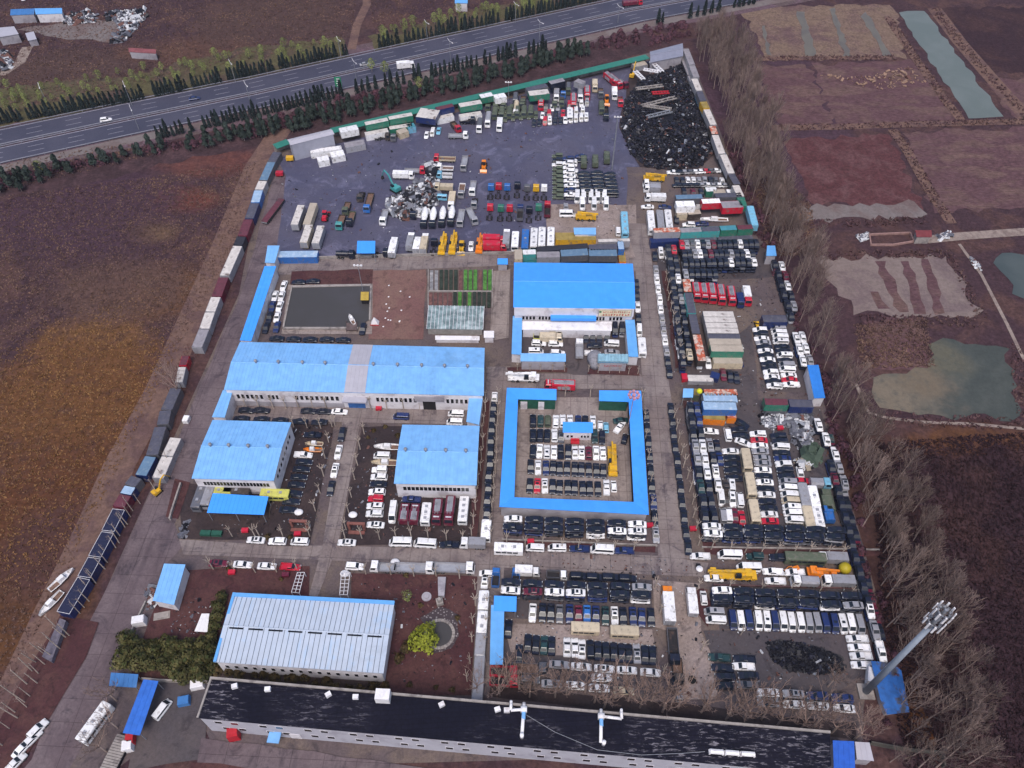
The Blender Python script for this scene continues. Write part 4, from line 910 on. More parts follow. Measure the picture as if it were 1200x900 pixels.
def truck_spec(L, cc, body, bc, W=2.3, bh=2.3, small=False):
    """cab at +x; body: box, flat, open, chassis, tank, mixer, tarp"""
    l = L / 2; r = .36 if small else .5; cl = 1.6 if small else 2.0; ch = 1.75 if small else 2.3; z0 = .45 if small else .6; cw = min(W, 1.9 if small else 2.4)
    sp = shift([("cab", cab_mesh(cc, cl, cw, ch, z0), None)] + cab_glass(cl, cw, ch, z0), l - cl / 2)
    sp.append(("chassis", one(("chas", L, r), "chassis", lambda b: [b.box(0, y, r * .95, L - .2, .18, .28) for y in (-.4, .4)] + [b.box(x, 0, r * .95, .2, .9, .22) for x in (-l + .2, 0, l * .4)], m_chas), None))
    b0, b1 = -l, l - cl - .15; bl = b1 - b0; bx = (b0 + b1) / 2; fz = z0 + .3
    if body == 'box':
        sp.append(("cargo_box", one(("cbox", L, W, bh, bc, small), "cargo_box", lambda b: [b.box(bx, 0, fz, bl, W, bh), b.box(bx, 0, fz + bh, bl - .15, W - .15, .05)] + [b.box(b0 + bl * (k + .5) / 6, s * W / 2, fz, .06, .06, bh - .02) for k in range(6) for s in (-1, 1)], paint(bc)), None))
        sp.append(("rear_door", one(("rdoor", L, W, bh, small), "rear_door", lambda b: [b.box(b0 - .02, s * W * .245, fz + .08, .06, W * .47, bh - .18) for s in (-1, 1)], m_alu), None))
    elif body in ('open', 'flat'):
        hh = .55 if body == 'flat' else 1.0
        sp.append(("load_bed", one(("lbed", L, W, bc, body), "load_bed", lambda b: [b.box(bx, 0, fz, bl, W, .12), b.box(b0 + .05, 0, fz + .1, .1, W, hh), b.box(b1 - .05, 0, fz + .1, .1, W, hh + .2)] + [b.box(bx, s * (W / 2 - .05), fz + .1, bl - .2, .1, hh) for s in (-1, 1)], paint(bc)), None))
        sp.append(("bed_floor", one(("bfl", L, W, bc), "bed_floor", lambda b: b.box(bx, 0, fz + .125, bl - .25, W - .25, .03), m_alu if bc == 's' else m_wood if body == 'flat' else m_chas), None))
    elif body == 'tank':
        sp.append(("tank", one(("tank", L, W, bc), "tank", lambda b: [b.tube((b0 + .1, 0, fz + W * .42), (b1 - .1, 0, fz + W * .42), W * .44, n=14)] + [b.tube((x, 0, fz + W * .42), (x + .12, 0, fz + W * .42), W * .46, n=14) for x in (b0 + bl * .3, b0 + bl * .65)] + [b.box(bx, 0, fz + W * .84, .7, .7, .2)], paint(bc), False), None))
    elif body == 'mixer':
        def drum(b):
            pr = [(b0 + .1, .55, 3.2), (b0 + .8, .85, 2.9), (b0 + 2.2, 1.25, 2.55), (b0 + 3.6, 1.2, 2.35), (b1 - .6, .8, 2.15), (b1 - .2, .4, 2.1)]
            b.loft([[(x, rr * math.cos(a), z + rr * math.sin(a)) for a in [k * math.pi / 7 for k in range(14)]] for x, rr, z in pr])
        sp.append(("mixer_drum", one(("drum", L, bc), "mixer_drum", drum, paint(bc), True), None))
        sp.append(("chute", one(("chute", L), "chute", lambda b: [b.tube((b0 + .2, 0, 2.5), (b0 - .6, 0, 1.2), .3, .25, 8), b.box(b0 + .5, 0, 1.0, .3, 1.6, 1.4)], m_chas), None))
    elif body == 'tarp':
        sp.append(("tarp_cover", one(("tarp", L, W, bc), "tarp_cover", lambda b: b.loft([[(x, -W/2, fz), (x, W/2, fz), (x, W/2, fz + 1.5), (x, W*.3, fz + 2.0), (x, -W*.3, fz + 2.0), (x, -W/2, fz + 1.5)] for x in (b0, b0 + bl*.5, b1)]), paint(bc)), None))
    if small: sp += wheels((-l * .55, l - cl * .55), cw / 2 - .15, r, .25)
    else: sp += wheels((-l * .72, -l * .72 + 1.25, l - cl * .6), W / 2 - .25, r, .42)
    return sp
def fire_spec(L=8.5, ladder=True, c='r'):
    sp = truck_spec(L, c, 'box', c, 2.4, 2.0)
    sp = [s for s in sp if s[0] != 'rear_door']
    l = L / 2
    sp.append(("roof_deck", one(("fdeck", L), "roof_deck", lambda b: b.box(-1.2, 0, 2.96, L - 3.2, 1.5, .12), m_alu), None))
    if ladder:
        def lad(b):
            for y in (-.38, .38): b.box(-.6, y, 3.3, L - 2.2, .09, .22)
            for k in range(14): b.box(-l + .6 + k * (L - 2.6) / 14, 0, 3.34, .09, .7, .1)
        sp.append(("ladder", one(("ladder", L), "ladder", lad, m_alu), None))
    sp.append(("light_bar", one(("lbar",), "light_bar", lambda b: b.box(0, 0, 0, .3, 1.5, .18), m_lamp), (l - 1.1, 0, 2.92)))
    sp.append(("side_locker", one(("flock", L), "side_locker", lambda b: [b.box(-1.2 + k * 1.3 - 1.3, s * 1.2, 1.05, 1.15, .05, 1.3) for k in range(3) for s in (-1, 1)], m_alu), None))
    return sp
def crane_spec(L=12.0, c='y'):
    l = L / 2
    sp = [("carrier", one(("crcar", L, c), "carrier", lambda b: [b.box(0, 0, .75, L * .9, 2.4, .45), b.box(l - 1.2, -.55, 1.1, 1.6, 1.2, 1.4, taper=.85), b.box(-l + .8, 0, 1.1, 1.2, 2.4, .5)], paint(c)), None),
          ("turret", one(("crtur", L, c), "turret", lambda b: [b.box(-l * .35, 0, 1.25, 2.6, 2.2, 1.3, taper=.9), b.box(-l * .6, 0, 1.5, 1.6, 2.0, 1.3)], paint(c)), None),
          ("operator_cab", one(("crcab", L, c), "operator_cab", lambda b: b.box(-l * .2, .8, 1.5, 1.5, .8, 1.5, taper=.85), m_glass), None),
          ("boom", one(("crboom", L, c), "boom", lambda b: [b.tube((-l * .5, 0, 2.9), (l * .35, 0, 2.75), .48, .44, 4), b.tube((l * .3, 0, 2.75), (l * 1.02, 0, 2.65), .34, .3, 4), b.box(l * 1.0, 0, 2.2, .4, .5, .6)], paint(c)), None),
          ("outrigger", one(("crout", L), "outrigger", lambda b: [b.box(x, s * 1.35, .55, .35, .3, .8) for x in (-l * .7, l * .3) for s in (-1, 1)], m_chas), None)]
    return sp + wheels((-l * .68, -l * .68 + 1.4, l * .3, l * .3 + 1.4), 1.05, .52, .42)
def excavator_spec(c='q'):
    return [("track", one(("trk",), "track", lambda b: b.loft([[(x, -.3 + 0, 0) for x in ()]] if False else [[(-1.9, s, .1), (-1.5, s, .0), (1.5, s, 0), (1.9, s, .35), (1.5, s, .85), (-1.5, s, .85)] for s in (-.3, .3)]), m_tyre), (0, 1.05, 0)),
            ("track", one(("trk",), "track", lambda b: None, m_tyre), (0, -1.05, 0)),
            ("house", one(("exh", c), "house", lambda b: [b.box(-.4, 0, .95, 3.2, 2.5, 1.2), b.box(-1.3, 0, 2.1, 1.4, 2.3, .35)], paint(c)), None),
            ("cab", one(("exc", c), "cab", lambda b: b.box(.6, .75, 1.0, 1.4, .95, 1.9, taper=.85), m_glass), None),
            ("boom", one(("exb", c), "boom", lambda b: [b.box(0, 0, 0, .01, .01, .01), b.tube((1.0, -.2, 1.6), (3.4, -.2, 5.6), .36, .3, 4), b.tube((3.4, -.2, 5.6), (5.6, -.2, 6.4), .3, .26, 4)], paint(c)), None),
            ("arm", one(("exa", c), "arm", lambda b: b.tube((5.5, -.2, 6.5), (7.2, -.2, 3.2), .24, .16, 4), paint(c)), None),
            ("bucket", one(("exk",), "bucket", lambda b: b.box(7.0, -.2, 2.0, .9, 1.0, 1.2, taper=.7), m_chas), None)]
def loader_spec(c='y'):
    return [("body", one(("ldb", c), "body", lambda b: [b.box(-1.2, 0, .8, 2.6, 1.7, 1.2, taper=.85), b.box(1.1, 0, .7, 1.4, 1.2, .7)], paint(c)), None),
            ("cab", one(("ldc",), "cab", lambda b: b.box(-.1, 0, 1.6, 1.3, 1.4, 1.5, taper=.85), m_glass), None), ("cab_roof", one(("ldr", c), "cab_roof", lambda b: b.box(-.1, 0, 3.1, 1.4, 1.45, .12), paint(c)), None),
            ("lift_arm", one(("lda", c), "lift_arm", lambda b: [b.tube((.6, y, 1.7), (2.6, y, .7), .16, n=4) for y in (-.6, .6)], paint(c)), None),
            ("bucket", one(("ldk", c), "bucket", lambda b: b.loft([[(2.5, s, .2), (3.5, s, .05), (3.3, s, .5), (2.6, s, 1.1)] for s in (-1.3, 1.3)]), paint(c)), None)] + wheels((-1.4, 1.3), .95, .72, .5)
def container_spec(L, c, W=2.44, H=2.6, topc=None):
    l = L / 2
    def side(b):
        b.box(0, 0, .1, L - .05, W - .06, H - .14)
        n = int(L / .55)
        for k in range(n):
            for s in (-1, 1): b.box(-l + .3 + (L - .6) * k / (n - 1), s * (W / 2 - .03), .2, .25, .07, H - .4)
        for x in (-l, l):
            for s in (-1, 1): b.box(x - math.copysign(.07, x), s * (W / 2 - .07), 0, .16, .16, H)
        for s in (-1, 1): b.box(0, s * (W / 2 - .04), 0, L, .1, .18); b.box(0, s * (W / 2 - .04), H - .14, L, .1, .14)
    sp = [("shell", one(("cont", L, c, W, H), "shell", side, paint(c)), None)]
    def top(b):
        b.box(0, 0, H - .05, L - .12, W - .12, .05)
        for k in range(int(L / 1.0)): b.box(-l + .5 + k * 1.0, 0, H, .3, W - .3, .03)
    tc = topc or c
    sp.append(("roof_panel", one(("contr", L, tc, W, H), "roof_panel", top, ROOFM.get(tc) or paint(tc)), None))
    for s in (-1, 1): sp.append(("door", one(("contd", c, W, H), "door", lambda b: [b.box(0, 0, .15, .05, W * .46, H - .3), b.box(.04, .2, .15, .05, .05, H - .3), b.box(.04, -.2, .15, .05, .05, H - .3)], paint(c)), (l + .005, s * W * .24, 0)))
    return sp
ROOFM = {'W': mat("weathered_white_roof", "#bdb7b4", .7, .15, .6, "#6b5f5d", .25, .52, .62), 'R': mat("rusty_roof", "#7e433c", .8, .2, .8, "#5a3f3c", .3), 'D': mat("dark_slate_roof", "#4a4a58", .7, .15, .8, "#5d5a60", .3), 'G': mat("grey_dirty_roof", "#87838a", .75, .15, .6, "#66606a", .25), 'B': mat("beige_roof", "#a59a8e", .75, .12, .5, "#8a7f76", .25), 'N': mat("solar_blue_panel", "#26283f", .25, .12, 1.2), 'X': mat("maroon_roof", "#5c2f3c", .7, .15, .8, "#4d3038", .3), 'L': mat("steel_blue_roof", "#5b7690", .6, .12, .6, "#70808c", .3), 'C': mat("corrugated_pale_blue_roof", "#90a9c4", .5, .15, .6, "#a9b2bb", .3), 'K': mat("charcoal_roof", "#2a2a33", .7, .15, .8), 'O': mat("rust_orange_roof", "#a4553f", .8, .3, 1.2, "#b7a49a", .4, .45, .55), 'T': mat("teal_roof", "#41808f", .6, .1, .6), 'Y': mat("ochre_roof", "#8d7a45", .7, .2, .5)}
def boat_spec(L=6.5, W=2.0, c='w'):
    l = L / 2
    pr = [(-l, .8), (-l * .3, 1.0), (l * .3, .9), (l * .7, .55), (l, .04)]
    return [("hull", one(("hull", L, W, c), "hull", lambda b: b.loft([[(x, -W/2*s*.55, .25), (x, W/2*s*.55, .25), (x, W/2*s, .95 + .25 * max(0, x / l)), (x, W/2*s*.88, 1.0 + .25 * max(0, x / l)), (x, W/2*s*.8, .62), (x, -W/2*s*.8, .62), (x, -W/2*s*.88, 1.0 + .25 * max(0, x / l)), (x, -W/2*s, .95 + .25 * max(0, x / l))] for x, s in pr]), paint(c)), None),
            ("cabin", one(("bcab", L, W, c), "cabin", lambda b: b.box(0, 0, .6, L * .28, W * .6, 1.2, taper=.8), paint('w')), None),
            ("deck", one(("bdk", L, W), "deck", lambda b: b.box(-l * .5, 0, .63, L * .42, W * .62, .05), m_wood), None),
            ("windscreen", one(("bws", L, W), "windscreen", lambda b: b.box(L * .15, 0, 1.15, .06, W * .45, .5), m_glass), None),
            ("cradle", one(("bcr", L, W), "cradle", lambda b: [b.box(x, 0, 0, .2, W * .7, .3) for x in (-l * .5, l * .3)], m_chas), None)]
def trailer_spec(L, c, W=2.4, H=2.4, topc=None):
    l = L / 2
    return [("box_body", one(("trb", L, c, W, H), "box_body", lambda b: [b.box(0, 0, .9, L, W, H)] + [b.box(-l + L * (k + .5) / 8, s * W / 2, .95, .07, .06, H - .1) for k in range(8) for s in (-1, 1)], paint(c)), None),
            ("roof_panel", one(("trr", L, topc, W, H), "roof_panel", lambda b: [b.box(0, 0, .9 + H, L - .1, W - .1, .05)] + [b.box(-l + L * (k + .5) / 7, 0, .95 + H, .08, W - .2, .04) for k in range(7)], ROOFM.get(topc) or paint(topc or c)), None),
            ("rear_door", one(("trd", W, H), "rear_door", lambda b: [b.box(0, s * W * .24, 1.0, .05, W * .45, H - .2) for s in (-1, 1)], m_alu), (-l - .01, 0, 0)),
            ("frame", one(("trf", L), "frame", lambda b: [b.box(0, y, .6, L, .15, .3) for y in (-.45, .45)], m_chas), None)] + wheels((-l * .7, -l * .7 + 1.2), W / 2 - .2, .45, .35)
# ---------------------------------------------------------------- placing
PLACED = []       # cars kept back until the nearest 300 are known
NCOUNT = {}
def place(spec, name, p, rz, label, cat, group=None, rx=0.0, parts=True):
    root = bpy.data.objects.new(name, None); root.empty_display_size = .3; root.location = p; root.rotation_euler = (rx, 0, rz); COL.objects.link(root)
    tag(root, label, cat, group)
    for nm, me, off in spec:
        o = bpy.data.objects.new(nm, me); o.parent = root
        if off: o.location = off
        COL.objects.link(o)
    return root
TYPES = {'S': ("saloon", "car"), 'H': ("hatchback", "car"), 'U': ("SUV", "car"), 'V': ("van", "van"), 'J': ("jeep", "jeep"), 'P': ("pickup", "pickup"), 'M': ("minibus", "minibus")}
HEAD = {'n': 90, 's': -90, 'e': 0, 'w': 180}
rcar = random.Random(11)
def row(desc, p0, p1, cols, types='S', z=0.0, h='n', under=0, ends=None, jit=.12, group=None, ay=None, shuffle=False, tint=True):
    """a row of vehicles whose centres run from pixel p0 to pixel p1; cols: one colour letter each ('.' leaves a gap)"""
    n = len(cols); a, e = G(*p0, z + .7), G(*p1, z + .7); a.z = e.z = z
    tl = list(types) if len(types) == n else [types] * n
    horiz = abs(p1[0] - p0[0]) > abs(p1[1] - p0[1])
    end = ends or ("from the left" if horiz else "from the top")
    if ay is None: base = R_(HEAD[h])
    else: base = ay
    d = (e - a); dang = math.atan2(d.y, d.x) if n > 1 else None
    tot = {}; cnt = {}
    for c, t_ in zip(cols, tl): tot[(c, t_)] = tot.get((c, t_), 0) + 1
    for k, (c, t_) in enumerate(zip(cols, tl)):
        if c in '. ': continue
        tt = k / (n - 1) if n > 1 else 0.0
        p = a.lerp(e, tt) + Vector((rcar.uniform(-jit, jit), rcar.uniform(-jit, jit), 0))
        rz = base + R_(rcar.uniform(-2, 2)) + (math.pi if shuffle and rcar.random() < .35 else 0)
        cnt[(c, t_)] = cnt.get((c, t_), 0) + 1; m = tot[(c, t_)]; cn, tn = PC[c][1], TYPES[t_][0]
        if n == 1: lb = f"{cn} {tn} {desc}"
        elif m == 1: lb = f"the only {cn} {tn} in {desc}"
        else: lb = f"{ordn(cnt[(c, t_)])} {cn} {tn} {end} in {desc}"
        PLACED.append((p, rz, c, t_, lb, group or desc, True))
        for u in range(under):
            zz = z - 1.34 * (u + 1)
            PLACED.append((Vector((p.x + rcar.uniform(-.15, .15), p.y + rcar.uniform(-.15, .15), max(0, zz))), rz + R_(rcar.uniform(-3, 3)), rcar.choice('kkkkkknngsw'), 'S' if t_ not in 'SHU' else t_, None, None, False))
def cars(*items):
    """single vehicles: (px, py, colour, type, heading or degrees, where)"""
    for px_, py_, c, t_, hd, wh in items:
        row(wh, (px_, py_), (px_, py_), c, t_, 0, 'n', ay=R_(HEAD[hd] if isinstance(hd, str) else hd), group=None)
# ---------------------------------------------------------------- the car rows
Z2, Z3 = 1.36, 2.72
cy = "the blue-roofed courtyard"
row("the back row of " + cy, (624.7, 493), (695, 494), "ktowwwnkw", "UJJUUSSSS", h='n')
row("the row beside the courtyard kiosk", (624.7, 510), (657.5, 510.5), "kkkwg", "UUUUS", h='n')
cars((697, 512, 't', 'J', 's', "at the right end of the courtyard kiosk"), (705.5, 514, 'k', 'J', 's', "last by the crane behind the courtyard kiosk"), (703, 499, 'w', 'H', 'n', "small, right of the courtyard kiosk"), (710.5, 501, 'l', 'H', 'n', "between the kiosk and the yellow crane"),
     (726, 500, 'w', 'P', 60, "tilted among wreckage in the courtyard corner"), (728, 493, 't', 'S', 10, "behind the wreckage in the courtyard corner"), (732.5, 514, 'k', 'H', 75, "beside the courtyard lamp mast"))
row("the middle row of " + cy, (624.5, 528.5), (706.6, 530.8), "kwwwkkwwmww", "USUSPPSSUSS", h='s', shuffle=True)
row("the second row of " + cy, (622.3, 547), (707.3, 551.5), "kwnkkkkkkkk", "S", h='s')
row("the front row of " + cy, (621, 568.7), (700.3, 573), "krwkkkkkkk", "S", h='s')
cars((710.5, 571.5, 'w', 'P', 'n', "between the black saloons and small car in the courtyard front row"), (719, 570, 'w', 'H', 'n', "last in the courtyard front row below the yellow crane"))
s2 = "the stacks below the courtyard"
row("the back line of " + s2, (601.3, 608), (746.7, 614), "wkkkkkw", "S", Z3, 'w', 2)
row("the front line of " + s2, (600.7, 617.3), (747.3, 622.4), "kkkkkww", "PSSSSSS", Z3, 'w', 2)
row("the kerb line below the courtyard stacks", (626.7, 642), (731, 645), "wwnwn", "VVPMP", h='w')
row("the line along the courtyard's east wall", (757, 487.5), (768.3, 626), "kkkkkknks", "S", h='s')
row("the line by the central shed's east wall", (745.8, 333), (749, 388), "kkwkw", "SSSSV", h='s')
row("the kerb line along the upper central road", (768.5, 315.5), (780.8, 411), "swwwwssws", "SSSSSSSSS", h='n')
cars((782.5, 423, 'k', 'S', 'n', "second from the south on the upper central road kerb"), (784, 436, 'k', 'S', 'n', "southernmost on the upper central road kerb"), (774, 297, 'w', 'V', 's', "at the corner below the blue container"), (767.3, 300, 'k', 'S', 's', "under the blue container at the road corner"))
row("the kerb line along the lower central road", (786, 478.7), (806, 641), "kkkkkkkkkkk", "S", h='n')
row("the left stack beside the upper central road", (783.8, 291), (800.3, 423), "kkkkkkkkkkkk", "S", Z3, 'n', 2)
row("the right stack beside the upper central road", (790.2, 292), (808.4, 415), "rkkwkskkkkc", "S", Z3, 'n', 2)
bl = "the big north eastern stack"
row("the far row of " + bl, (799, 286), (886, 285), "rsgwksmkkkkwkkk", "S", Z3, 'n', 2)
row("the second row of " + bl, (802, 297), (882, 297), "kkswkmkkkskkwk", "S", Z3, 'n', 2)
row("the third row of " + bl, (803.3, 308), (884, 306), "kkkkkkkkwkkkw", "S", Z3, 'n', 2)
row("the near row of " + bl, (803.3, 320), (838, 320), "skkkkk", "S", Z3, 'n', 2)
row("the inner boundary stack above the navy box", (908.7, 309), (926.7, 369), "kkkkkk", "S", Z2, 'n', 1)
row("the outer boundary stack above the navy box", (916.7, 311), (930.7, 358), "wmwks", "S", Z2, 'n', 1)
row("the left file of the white van block", (890.5, 387), (907.5, 452.5), "wkwskwkwkkwwkw", "UUSSSSSSSSUSSU", h='w')
row("the right file of the white van block", (911.5, 385), (926.7, 451), "swwwkkwkswwrw", "VVVVSSVSVVSSP", h='w')
row("the pairs beside the white van block", (933.3, 395), (941, 422.5), "www", "SSS", Z2, 'n', 1)
row("the outer pairs beside the white van block", (940.8, 394.5), (949, 421), "wws", "SSS", Z2, 'n', 1)
lb = "the eastern lot"
row("the eastern lot's outer western stack", (808.7, 478), (826.5, 603), "kkkssktkk"[:9], "S", Z3, 'n', 2)
row("the eastern lot's inner western stack", (817, 478), (836.3, 603), "nnkwwwkkk", "S", Z3, 'n', 2)
row("the eastern lot's loose western file", (832, 521), (842, 567), "skwws"[:4], "S", Z2, 'n', 1)
cars((833.3, 505, 'w', 'S', 'e', "across the head of the eastern lot's loose file"), (840, 522.5, 'k', 'S', 'n', "next to the silver saloon in the eastern lot"), (834, 535.5, 'm', 'U', 'n', "between white and navy cars in the eastern lot"), (843, 537.5, 'n', 'S', 'n', "beside the maroon car in the eastern lot"), (853, 509, 'w', 'V', 'n', "upright at the top of the eastern lot"),
     (866, 503.5, 'k', 'S', 'w', "topmost of the dark pile in the eastern lot"), (868.5, 511, 'k', 'S', 'w', "second in the dark pile in the eastern lot"), (870.5, 518, 'w', 'S', -25, "angled below the dark pile in the eastern lot"), (869, 496, 'k', 'S', -35, "angled against the road in the eastern lot"), (841, 493, 'l', 'S', 'e', "below the white-roofed containers in the eastern lot"))
row("the short cross file in the eastern lot", (856.5, 529), (860, 560), "wkkkk", "S", 0, 'w')
row("the cross file right of the cream coaches", (888.7, 508.7), (902.7, 611), "wrwssswkwkwkkwrk"[:15], "USSSSSSSSSSSSSS", 0, 'w')
row("the eastern lot's middle van file", (912.5, 511), (930.5, 609.5), "kkwknwkkswwcwww", "UUVSSUUSVVVVVVV", 0, 'w')
cars((842, 567, 'w', 'S', 'n', "white-roofed in the crowded middle of the eastern lot"), (857.3, 567.5, 'w', 'V', 'n', "tall beside the tan truck in the eastern lot"), (845.3, 584, 'w', 'V', 's', "dented beside the brown pickup in the eastern lot"), (858, 585, 'w', 'U', 's', "bonnet up front in the eastern lot's middle"), (866.7, 586, 'w', 'V', 'n', "plain-roofed by the cream coaches"),
     (846.7, 604, 's', 'V', 'n', "dirty in the bottom row of the eastern lot"), (854, 603.5, 'w', 'V', 'n', "clean in the bottom row of the eastern lot"), (860.7, 603.5, 'm', 'S', 'n', "in the bottom row of the eastern lot"), (869.3, 607, 'r', 'S', 'n', "bright, beside the last cream coach"), (850.7, 570, 'd', 'P', 'n', "upper of two by the white vans"), (851, 586, 'd', 'P', 's', "lower of two by the white vans"),
     (937.5, 555, 'w', 'S', 's', "below the scrap heap in the eastern lot"), (940.5, 563.8, 'r', 'S', 'e', "crosswise above the coaches in the eastern lot"))
s3 = "the eastern lot's front stacks"
row("the back line of " + s3, (834.7, 616.7), (981, 621), "wkkkkkk", "S", Z3, 'w', 2)
row("the front line of " + s3, (836, 625.3), (979, 629), "wkkkkkk", "S", Z3, 'w', 2)
row("the boundary stack east of the eastern lot", (959, 497), (979, 531), "www", "S", Z2, 'n', 1)
row("the dark boundary stack east of the eastern lot", (975, 546), (1016, 702), "kmkkkkkkkkk", "S", Z2, 'n', 1)
row("the outer boundary line among the poplars", (972.5, 511), (1031, 740), "tmskskkkmkkmmkk"[:14], "S", 0, 'n')
row("the outer pale pair by the boundary", (983, 546), (990, 565), "ss", "S", Z2, 'n', 1)
row("the south eastern boundary line", (1020, 714), (1032.5, 764), "wsw", "SSP", Z2, 's', 1)
cars((884, 652.5, 't', 'J', 'w', "between the white van and black car below the eastern stacks"), (912, 653.3, 'k', 'U', 'w', "behind the teal jeep below the eastern stacks"), (820, 651.5, 'w', 'P', 'w', "at the road corner below the eastern stacks"), (836, 677, 'w', 'S', 'w', "beside the long yellow crane"))
for q in ((854.7, 651.5), (877, 665.5)):
    cars((*q, 'w', 'M', 'w', "parked below the eastern stacks" if q[1] < 660 else "parked behind the long yellow crane"))
row("the line of white recovery pickups", (905, 669.5), (930.7, 670.5), "ww", "P", 0, 'w')
cars((908, 680.5, 'w', 'P', 'w', "in front of the two recovery pickups"))
s4 = "the south eastern stacks"
row("the back line of " + s4, (846.7, 692), (998.7, 698), "wkkkkkk", "S", Z3, 'w', 2)
row("the front line of " + s4, (847.3, 700.7), (1000.7, 709.5), "kkkkkks", "S", Z3, 'w', 2)
row("the van row of " + s4, (858, 727), (1007, 732), "nwnwwnwwwssnnwws", "V", 0, 's')
row("the left end of the south eastern van row", (837, 716.7), (838.7, 726.7), "sw", "V", 0, 'w')
cars((825, 701, 'w', 'H', 'n', "small, beside the white truck and the south eastern stacks"))
row("the pickup column below the van row", (1004, 748.7), (1010.5, 779.5), "wwww", "P", 0, 'w')
s5 = "the southern stacks"
row("the kerb line above " + s5, (678, 675), (735, 678), "kkkk", "U", 0, 'e')
row("the back line of " + s5, (599, 682), (752, 688), "kkkkkks", "S", Z3, 'e', 2)
row("the front line of " + s5, (598.7, 692), (752, 697), "wmwwkkk", "S", Z3, 'w', 2)
row("the aisle row below " + s5, (624.7, 717.5), (762.5, 723.5), "wkkgnmbntwknnk", "S", 0, 's')
cars((595.5, 737, 'k', 'S', 'n', "alone beside the pale blue lean-to"), (608.7, 766, 'k', 'S', 'n', "low at the left of the lower southern row"))
row("the lower southern row", (619, 754), (765, 768), "kktk.wwwkkkkkkskk"[:17], "SSSS.SSSUSSSSSSSS", 0, 'n')
row("the upper pale line near the bare trees", (654.7, 779), (762, 788), "swwww", "S", 0, 'e')
cars((705, 794, 'w', 'S', 'e', "alone between the two pale lines near the bare trees"), (621, 797, 'g', 'U', 'e', "grey under the bare trees beside the red trucks"))
row("the lower pale line near the bare trees", (646.5, 801), (731, 809), "swwc", "S", 0, 'e')
row("the upper dark group under the bare trees", (843, 770), (872, 772), "tk", "P", 0, 'w')
row("the middle dark group under the bare trees", (847, 783), (871, 781), "kw", "P", 0, 'w')
row("the third dark group under the bare trees", (850, 793), (877, 792), "kk", "S", 0, 'w')
row("the fourth dark group under the bare trees", (850, 803), (876, 802), "kg", "S", 0, 'w')
row("the back line under the eastern bare trees", (901, 811), (988, 818), "wsnn", "S", Z2, 'w', 1)
row("the front line under the eastern bare trees", (900.7, 823), (989, 830), "swww", "S", 0, 'w')
cars((791, 799, 'k', 'U', 'n', "below the wooden pallet load under the bare trees"), (795, 813, 's', 'H', 'n', "silver among branches below the pallet load"))
# west and centre
row("the car line east of the western blue hall", (356, 541), (338, 597), "kkkkkkk", "S", 0, 'e')
cars((356, 533.5, 'w', 'P', 'e', "above the black car line by the western blue hall"), (366.7, 509.5, 'k', 'P', 'w', "above the boat trailers by the western blue hall"))
row("the upper forecourt line of the long workshop", (289, 480.5), (398, 482.5), "kk..kkw"[:7], "S", 0, 'e')
row("the lower forecourt line of the long workshop", (283, 490.5), (374, 494.5), "kkkkk", "S", 0, 'w')
cars((470, 488.5, 'n', 'V', 'w', "alone on the workshop forecourt"))
row("the pair by the workshop's east wing", (534, 484.7), (533, 495), "ww", "V", 0, 'w')
row("the lane between the two blue halls", (400.5, 509), (388, 572.5), "kwwk", "USSS", 0, 's')
row("the file beside the boats and blue hall", (445, 551), (438.5, 602.5), "wwkwrww", "JUSUJUU", 0, 'w')
cars((447.5, 534, 'w', 'V', 'w', "between the two boats by the blue hall"), (439.5, 615, 'w', 'S', 'w', "last below the file beside the boats"), (461, 601, 'w', 'M', 's', "left of the maroon fire trucks"), (482, 585.5, 'n', 'P', 'w', "behind the maroon fire trucks"))
row("the kerb line in front of the small blue canopy", (300, 633), (351, 635.5), "www", "SUV", 0, 'w')
cars((406, 636, 'w', 'S', 'w', "alone at the end of the lane between the halls"))
row("the kerb line in front of the fire trucks", (469, 636.5), (527, 638.5), "wwk", "MMP", 0, 'w')
row("the near kerb line of the cross road", (256, 660.5), (341, 664), "mwwr", "SSSP", 0, 'e')
cars((416, 664, 'w', 'U', 'e', "beside the gate of the lane to the white hall"))
row("the stacked file west of the courtyard", (578, 478), (570.5, 601), "kkkkkkkkkk", "S", Z2, 's', 1)
cars((579.5, 466.5, 'w', 'S', 's', "at the north end of the stacked file west of the courtyard"), (568.7, 679, 'w', 'S', 'n', "at the head of the coaches beside the round pond"), (569.5, 672, 'w', 'H', 'w', "at the road end of the round pond garden"))
row("the right file west of the dark pond", (332.3, 335), (325, 371), "wwww", "S", 0, 's')
cars((324, 383, 'n', 'S', 's', "at the near end of the right file by the pond"), (350, 330.5, 'k', 'S', 'w', "left of the pair north of the dark pond"), (366.5, 329.3, 'k', 'S', 'w', "right of the pair north of the dark pond"), (425, 386, 'k', 'U', 's', "alone beside the pond jetty"))
row("the left file west of the dark pond", (322, 347), (312, 384), "wnkk", "S", 0, 's')
row("the line between the pond and the workshop", (324.5, 396.7), (402, 398.5), "kkkkk", "S", 0, 'w')
row("the back line of the small wet courtyard", (686.5, 394.5), (711, 394.5), "kkkk", "S", 0, 's')
row("the tall pair in the small wet courtyard", (720.5, 385), (729, 385), "kk", "V", 1.4, 's', 1)
row("the middle line of the small wet courtyard", (697, 405), (717, 403), "kw", "SV", 0, 'w')
row("the near line of the small wet courtyard", (695, 414), (717, 412.5), "ws", "PS", 0, 'e')
row("the upper left line of the small wet courtyard", (631, 402), (651.5, 403), "ww", "U", 0, 'e')
row("the lower left line of the small wet courtyard", (628, 412), (653.5, 413.5), "ww", "VU", 0, 'e')
